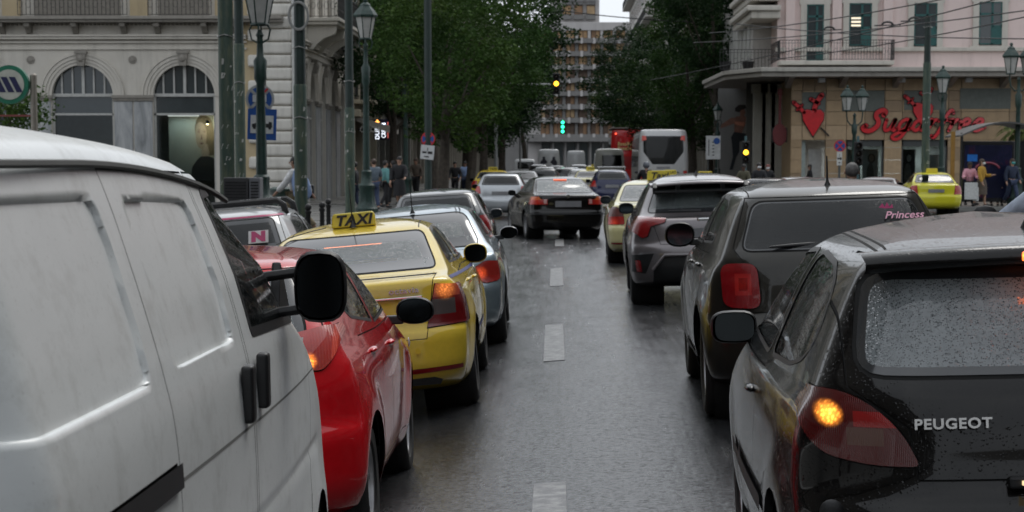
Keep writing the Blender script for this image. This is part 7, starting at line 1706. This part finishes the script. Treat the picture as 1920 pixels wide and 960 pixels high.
# ------------------------------------------------------------------ traffic farther ahead
def fp(name, c, metal=.3): return paint('far_' + name, c, metal, .35, dirt=.05, dirtcol=c)
RLIT = lampmat('far_lens_lit', (.5, .02, .015), bulb=None, base_e=.5, ecol=(1, .07, .03)); ROFF = lampmat('far_lens', (.3, .012, .012), base_e=.04, ecol=(1, .05, .02))
SPEC = dict(h=hatch_spec, s=sedan_spec, u=suv_spec)
def far(name, kind, col, px, Y, label, yaw=0.0, lit=False, sz=1.0, sign=None, rails=False, cat='car', res=.5, grp='cars in the traffic ahead', **kw):
    sp = SPEC[kind](col, res=res, seats=Y < 60, glass=GLASS, **kw); sp['lamps'] = [dict(l, mat=RLIT if lit else ROFF) for l in sp['lamps']]; sp['mirror'] = dict(sp['mirror'], mat=BLACK)
    if Y > 60: sp.pop('lid', None)
    c, S = build_car(name, sp, (at(px, 303, Y).x, Y, 0), R(yaw), label=label, cat=cat, group=grp, sz=sz)
    plate(c, .045, .82 if kind != 's' else .80); top = sp['H']
    if sign is not None: taxi_sign(c, 1.55, top - .045, .38, .15, sign, YSIGN, size=.12)
    if rails:
        for s in (-1, 1): m = MB(); m.tube([(s * .5, .7, top - .03), (s * .5, .8, top + .06), (s * .5, 2.2, top + .07), (s * .5, 2.3, top - .02)], .018, 6); m.build('roof_rail', BLACK, c, smooth=True)
        for y in (1.0, 1.9): m = MB(); m.box((0, y, top + .09), (1.1, .08, .03)); m.build('roof_bar', STEEL, c, bev=.01)
    return c
WHITE_C = fp('white', (.55, .56, .57), 0); SILV_C = fp('silver', (.42, .44, .46), .6); NAVY_C = fp('navy', (.012, .016, .055), .2); DARK_C = fp('charcoal', (.03, .031, .033), .3); GREEN_C = fp('bottle_green', (.02, .03, .028), .3)
YB_C = fp('lemon', (.66, .62, .03), 0)
# white car with roof bars and the pink N sticker, between van and kerb
sp = suv_spec(WHITE_C, res=.9, glass=GLASS_SIDE, rear_glass=GLASS_DARK, extra=[dict(name='pink_trim', proj='rear', poly=[(-.60, 1.46), (.60, 1.46), (.58, 1.478), (-.58, 1.478)], both=False, mat=simple('magenta_vinyl', (.42, .02, .12), .4), off=.006)])
wc, S = build_car('white_city_car', sp, (-3.32, 20.6, 0), R(1.0), label='white car with black roof bars and a pink N sticker, left of the yellow taxi')
m = MB(); m.box((.40, .23, 1.27), (.20, .006, .15), rx=-.62); stk = m.build('window_sticker', simple('sticker_white', (.6, .58, .58), .5), wc); text_mesh('sticker_letter', 'N', .15, simple('magenta_vinyl', (.42, .02, .12), .4), stk, .002, 0, .012, (.40, .224, 1.27), (math.pi / 2 - .62, 0, 0), sx=1.2)
for y in (1.1, 1.95): m = MB(); m.tube([(-.56, y, 1.50), (-.52, y, 1.61), (.52, y, 1.61), (.58, y, 1.56), (.60, y, 1.46)], .035, 8); o = m.build('roof_bar', BLACK, wc, smooth=True)
for k, x in enumerate((.02, .09, .20, .25, .30, .37, .42)): MB().b2(x, x + .045, 1.91, 1.914, 1.622, 1.640).build('printed_mark', simple('bar_print', (.5, .5, .5), .5), o)
far('silver_hatchback', 'h', SILV_C, 938, 64, 'silver hatchback with a lit red lamp in its window, left of the black saloon', sz=.97, res=.7, lit=False)
far('blue_estate', 'h', NAVY_C, 1148, 80, 'dark blue estate with a pale roof rack, right of the black saloon', rails=True, res=.7, sz=1.0)
far('lemon_taxi', 's', YB_C, 1757, 69, 'lemon yellow saloon taxi seen from behind before the bus shelter', yaw=-4, sign='', res=.8, grp='taxis')
far('yellow_taxi', 's', P_YEL, 1324, 54, 'yellow taxi roof with sign just behind the violet-grey crossover', sign='TAXI', yaw=-3, grp='taxis', sz=.98)
far('pale_taxi', 's', P_CREAM, 1262, 64, 'pale taxi roof with a small sign between two other taxis', sign='TAXI', grp='taxis', sz=.98)
far('yellow_taxi', 's', P_YEL, 922, 86, 'yellow taxi glimpsed left of the silver hatchback', sign='TAXI', grp='taxis')
far('white_saloon', 's', WHITE_C, 976, 82, 'white saloon between the silver hatchback and the black saloon')
far('white_hatchback', 'h', WHITE_C, 1021, 125, 'white hatchback ahead of the black saloon, below the white delivery van')
far('charcoal_car', 'h', DARK_C, 1058, 108, 'charcoal car with lit red lamps above the black saloon roof', lit=True)
far('grey_saloon', 's', SILV_C, 1092, 100, 'grey saloon between the black saloon and the blue estate')
far('pale_taxi', 's', P_CREAM, 1108, 92, 'pale taxi half hidden behind the blue estate', sign='TAXI', grp='taxis')
far('dark_suv', 'u', DARK_C, 1086, 150, 'dark far car with lit red lamps beneath the white van', lit=True)
far('yellow_taxi', 's', P_YEL, 1113, 185, 'far yellow taxi left of the white minibus', sign='TAXI', grp='taxis', lit=True)
far('charcoal_car', 'h', DARK_C, 1044, 165, 'far charcoal car below the advert van', lit=True)
far('white_hatchback', 'h', WHITE_C, 1487, 65, 'white hatchback with a red lamp beyond the olive crossover roof', yaw=-12, sz=.88)
far('bottle_green_car', 's', GREEN_C, 1556, 70, 'dark green car behind the olive crossover roof', yaw=-14, sz=.86)
far('white_saloon', 's', WHITE_C, 1640, 72, 'white car roof just right of the grey-haired man', yaw=-14, sz=.86)
far('charcoal_car', 'h', DARK_C, 1432, 62, 'charcoal car roof at the foot of the pale pilasters', yaw=-10, sz=.88)
far('charcoal_car', 'h', DARK_C, 1020, 96, 'charcoal car ahead of the white saloon, left of the black saloon roof', lit=True)
far('bottle_green_car', 's', GREEN_C, 1070, 128, 'dark green far car above the black saloon roof', lit=True)
far('dark_suv', 'u', DARK_C, 1010, 150, 'dark far car left of the white hatchback')
# vans, coach and buses from the same skin
def box_vehicle(name, px, Y, L, W, H, P, label, cat, win=None, sidewin=None, lamps=(), floor=.35, round_=.12, wheel_r=.4, axles=None, res=.6, extra=(), slope=.1, glass=None, mirror=False):
    sp = dict(L=L, H=H, paint=P, glass=glass or GLASS, res=res, axles=axles or (1.0, L - 1.0), wheel_r=wheel_r, belt=1.3, seats=False,
        rear=[(floor, .08), (floor + .2, .0), (H * .45, 0), (H * .8, slope * .6), (H - .12, slope + .05), (H - .03, slope + .2), (H, slope + .8)],
        front=[(floor, L - .1), (floor + .2, L), (H * .4, L), (H * .8, L - .3), (H - .12, L - .5), (H - .03, L - .7), (H, L - 1.2)],
        width=[(floor, W - .05), (floor + .2, W), (H * .45, W), (H * .8, W - .05), (H - .14, W - .12), (H - .05, W - .25), (H, .02)],
        rx=[(0, round_ * 2), (4, round_ * 2)], ry=[(0, round_), (4, round_)], bow=[(0, .05), (4, .08)], tr=[(0, .0), (4, .0)], tf=[(0, .03), (4, .03)], win_r=.05)
    if win: sp['rear_window'] = win; sp['rborder'] = .03
    if sidewin: sp['side_windows'] = sidewin
    sp['lamps'] = list(lamps); sp['extra'] = list(extra)
    return build_car(name, sp, (at(px, 303, Y).x, Y, 0), 0, label=label, cat=cat, group='vans and buses ahead')
COACH = paint('coach_silver', (.62, .62, .62), .2, .3, dirt=.08, dirtcol=(.3, .3, .3)); BUSRED = paint('bus_red', (.46, .018, .02), 0, .35, dirt=.05)
co, S = box_vehicle('silver_coach', 1244, 106, 12, 1.27, 3.42, COACH, 'silver-white touring coach with a huge dark rear window', 'coach', win=[(-.55, 1.62), (.55, 1.62), (1.02, 2.25), (1.02, 3.05), (-1.02, 3.05), (-1.02, 2.25)],
    sidewin=[[(.5, 1.75), (3.8, 1.75), (3.8, 2.95), (.5, 2.95)], [(3.9, 1.75), (7.5, 1.75), (7.5, 2.95), (3.9, 2.95)], [(7.6, 1.75), (11, 1.75), (11, 2.95), (7.6, 2.95)]], lamps=[dict(poly=[(.85, 2.86), (1.08, 2.80), (1.08, 3.06), (.9, 3.06)], mat=emis('coach_lamp_pink', (.6, .12, .10), .1), ymax=1.0, off=.02), dict(poly=[(1.0, .8), (1.2, .8), (1.2, 1.3), (1.0, 1.3)], mat=ROFF, ymax=.6)], res=.8, round_=.16, wheel_r=.48, axles=(3.2, 9.6), glass=GLASS_DARK)
for (z, w, h) in ((1.45, .34, .12), (.98, .36, .12)): m = MB(); m.box((0, -.01, z), (w * 2, .02, h)); m.build('rear_placard', simple('placard_grey', (.30, .30, .31), .5), co, bev=.01)
m = MB(); m.box((0, .0, 1.22), (1.6, .03, .05)); m.build('tail_ridge', simple('dark_grille', (.08, .08, .08), .5), co); MB().sphere((.12, -.02, 1.24), .03, 8, 6).build('plate_lamp', emis('coach_lamp_white', (1, 1, .95), 4), co)
dd, S = box_vehicle('red_double_decker', 1178, 150, 11, 1.27, 4.1, BUSRED, 'red open-top double-decker bus left of the coach', 'bus', sidewin=[[(.6, 2.6), (9.8, 2.6), (9.8, 3.5), (.6, 3.5)]], res=.6, wheel_r=.48)
for z, n in ((3.0, 8), (2.68, 7)):
    for k in range(n): MB().b2(-.75 + k * .17, -.62 + k * .17, -.02, .03, z - .1, z + (.16 if k in (0, 4) else .08)).build('gold_print', simple('bus_gold', (.60, .42, .18), .5), dd)
for k in range(7): m = MB(); m.box((0, -.01, 1.3 + k * .13), (1.9, .03, .05)); m.build('engine_louvre', simple('dark_bus_red', (.16, .008, .01), .4), dd)
m = MB(); m.b2(-1.2, 1.2, .1, 10.5, 4.12, 4.2); m.build('roof_rim', simple('bus_rim', (.25, .22, .2), .5), dd); MB().sphere((-.9, .1, 3.75), .06, 8, 6).build('marker_lamp', emis('marker_red', (1, .1, .05), 2), dd)
WV = fp('van_white', (.56, .57, .57), 0)
box_vehicle('white_delivery_van', 984, 175, 5, .95, 2.0, WV, 'white van with a dark rear window under the left trees', 'van', win=[(-.6, 1.15), (.75, 1.15), (.7, 1.75), (-.6, 1.75)])
av, S = box_vehicle('advert_van', 1029, 190, 5.5, 1.02, 2.9, WV, 'white van with two dark suited figures printed on its back', 'van', lamps=[dict(poly=[(.85, .8), (1.0, .8), (1.0, 1.3), (.85, 1.3)], mat=RLIT, ymax=.5)])
for s in (-1, 1):
    m = MB(); m.add([(s * .45 + a, .06 - .05, 1.0 + b) for a, b in round_poly([(-.3, 0), (-.32, .75), (-.12, .95), (-.12, 1.2), (.12, 1.2), (.12, .95), (.32, .75), (.3, 0)], .06, 2)], [tuple(range(24))]); m.build('printed_figure', simple('print_suit', (.025, .025, .04), .6), av)
box_vehicle('white_tall_van', 1080, 215, 5.5, .98, 2.9, WV, 'tall white van farthest ahead in the traffic', 'van')
box_vehicle('pale_minibus', 1143, 140, 6.5, 1.0, 2.65, fp('minibus_cream', (.45, .45, .40), 0), 'pale minibus left of the red double-decker', 'minibus', win=[(-.5, 1.4), (.85, 1.4), (.8, 2.2), (-.5, 2.2)], lamps=[dict(poly=[(.8, .7), (.98, .7), (.98, 1.1), (.8, 1.1)], mat=ROFF, ymax=.5)])
# ------------------------------------------------------------------ the street goes on behind the camera: it closes the canyon and fills the reflections
street_block('cream_terrace', -13.0, -62, 33, 19, stone('darkened_render', (.17, .155, .13)), 'cream terrace along the left kerb behind the camera', {0, 2}, face=1, step=7)  # render of these unseen blocks toned down to keep the car reflections dark
street_block('grey_terrace', 15.0, -62, 50, 20, stone('darkened_grey_render', (.15, .145, .135)), 'grey terrace along the right kerb behind the camera', {1, 3}, face=-1, step=7)
m = MB(); m.b2(-26, 30, -95, -80, 0, 24)
bk = empty('end_block', (0, -80, 0), 0, 'stone block closing the street behind the camera', 'building'); m.build('wall', stone('darkened_render', (.17, .155, .13)), bk)
for x in np.arange(-24, 28, 4.0):
    for z in (5, 9, 13, 17): m = MB(); m.b2(x, x + 1.6, -80.02, -79.95, z, z + 2.2); m.build('window', DARKGL, bk)
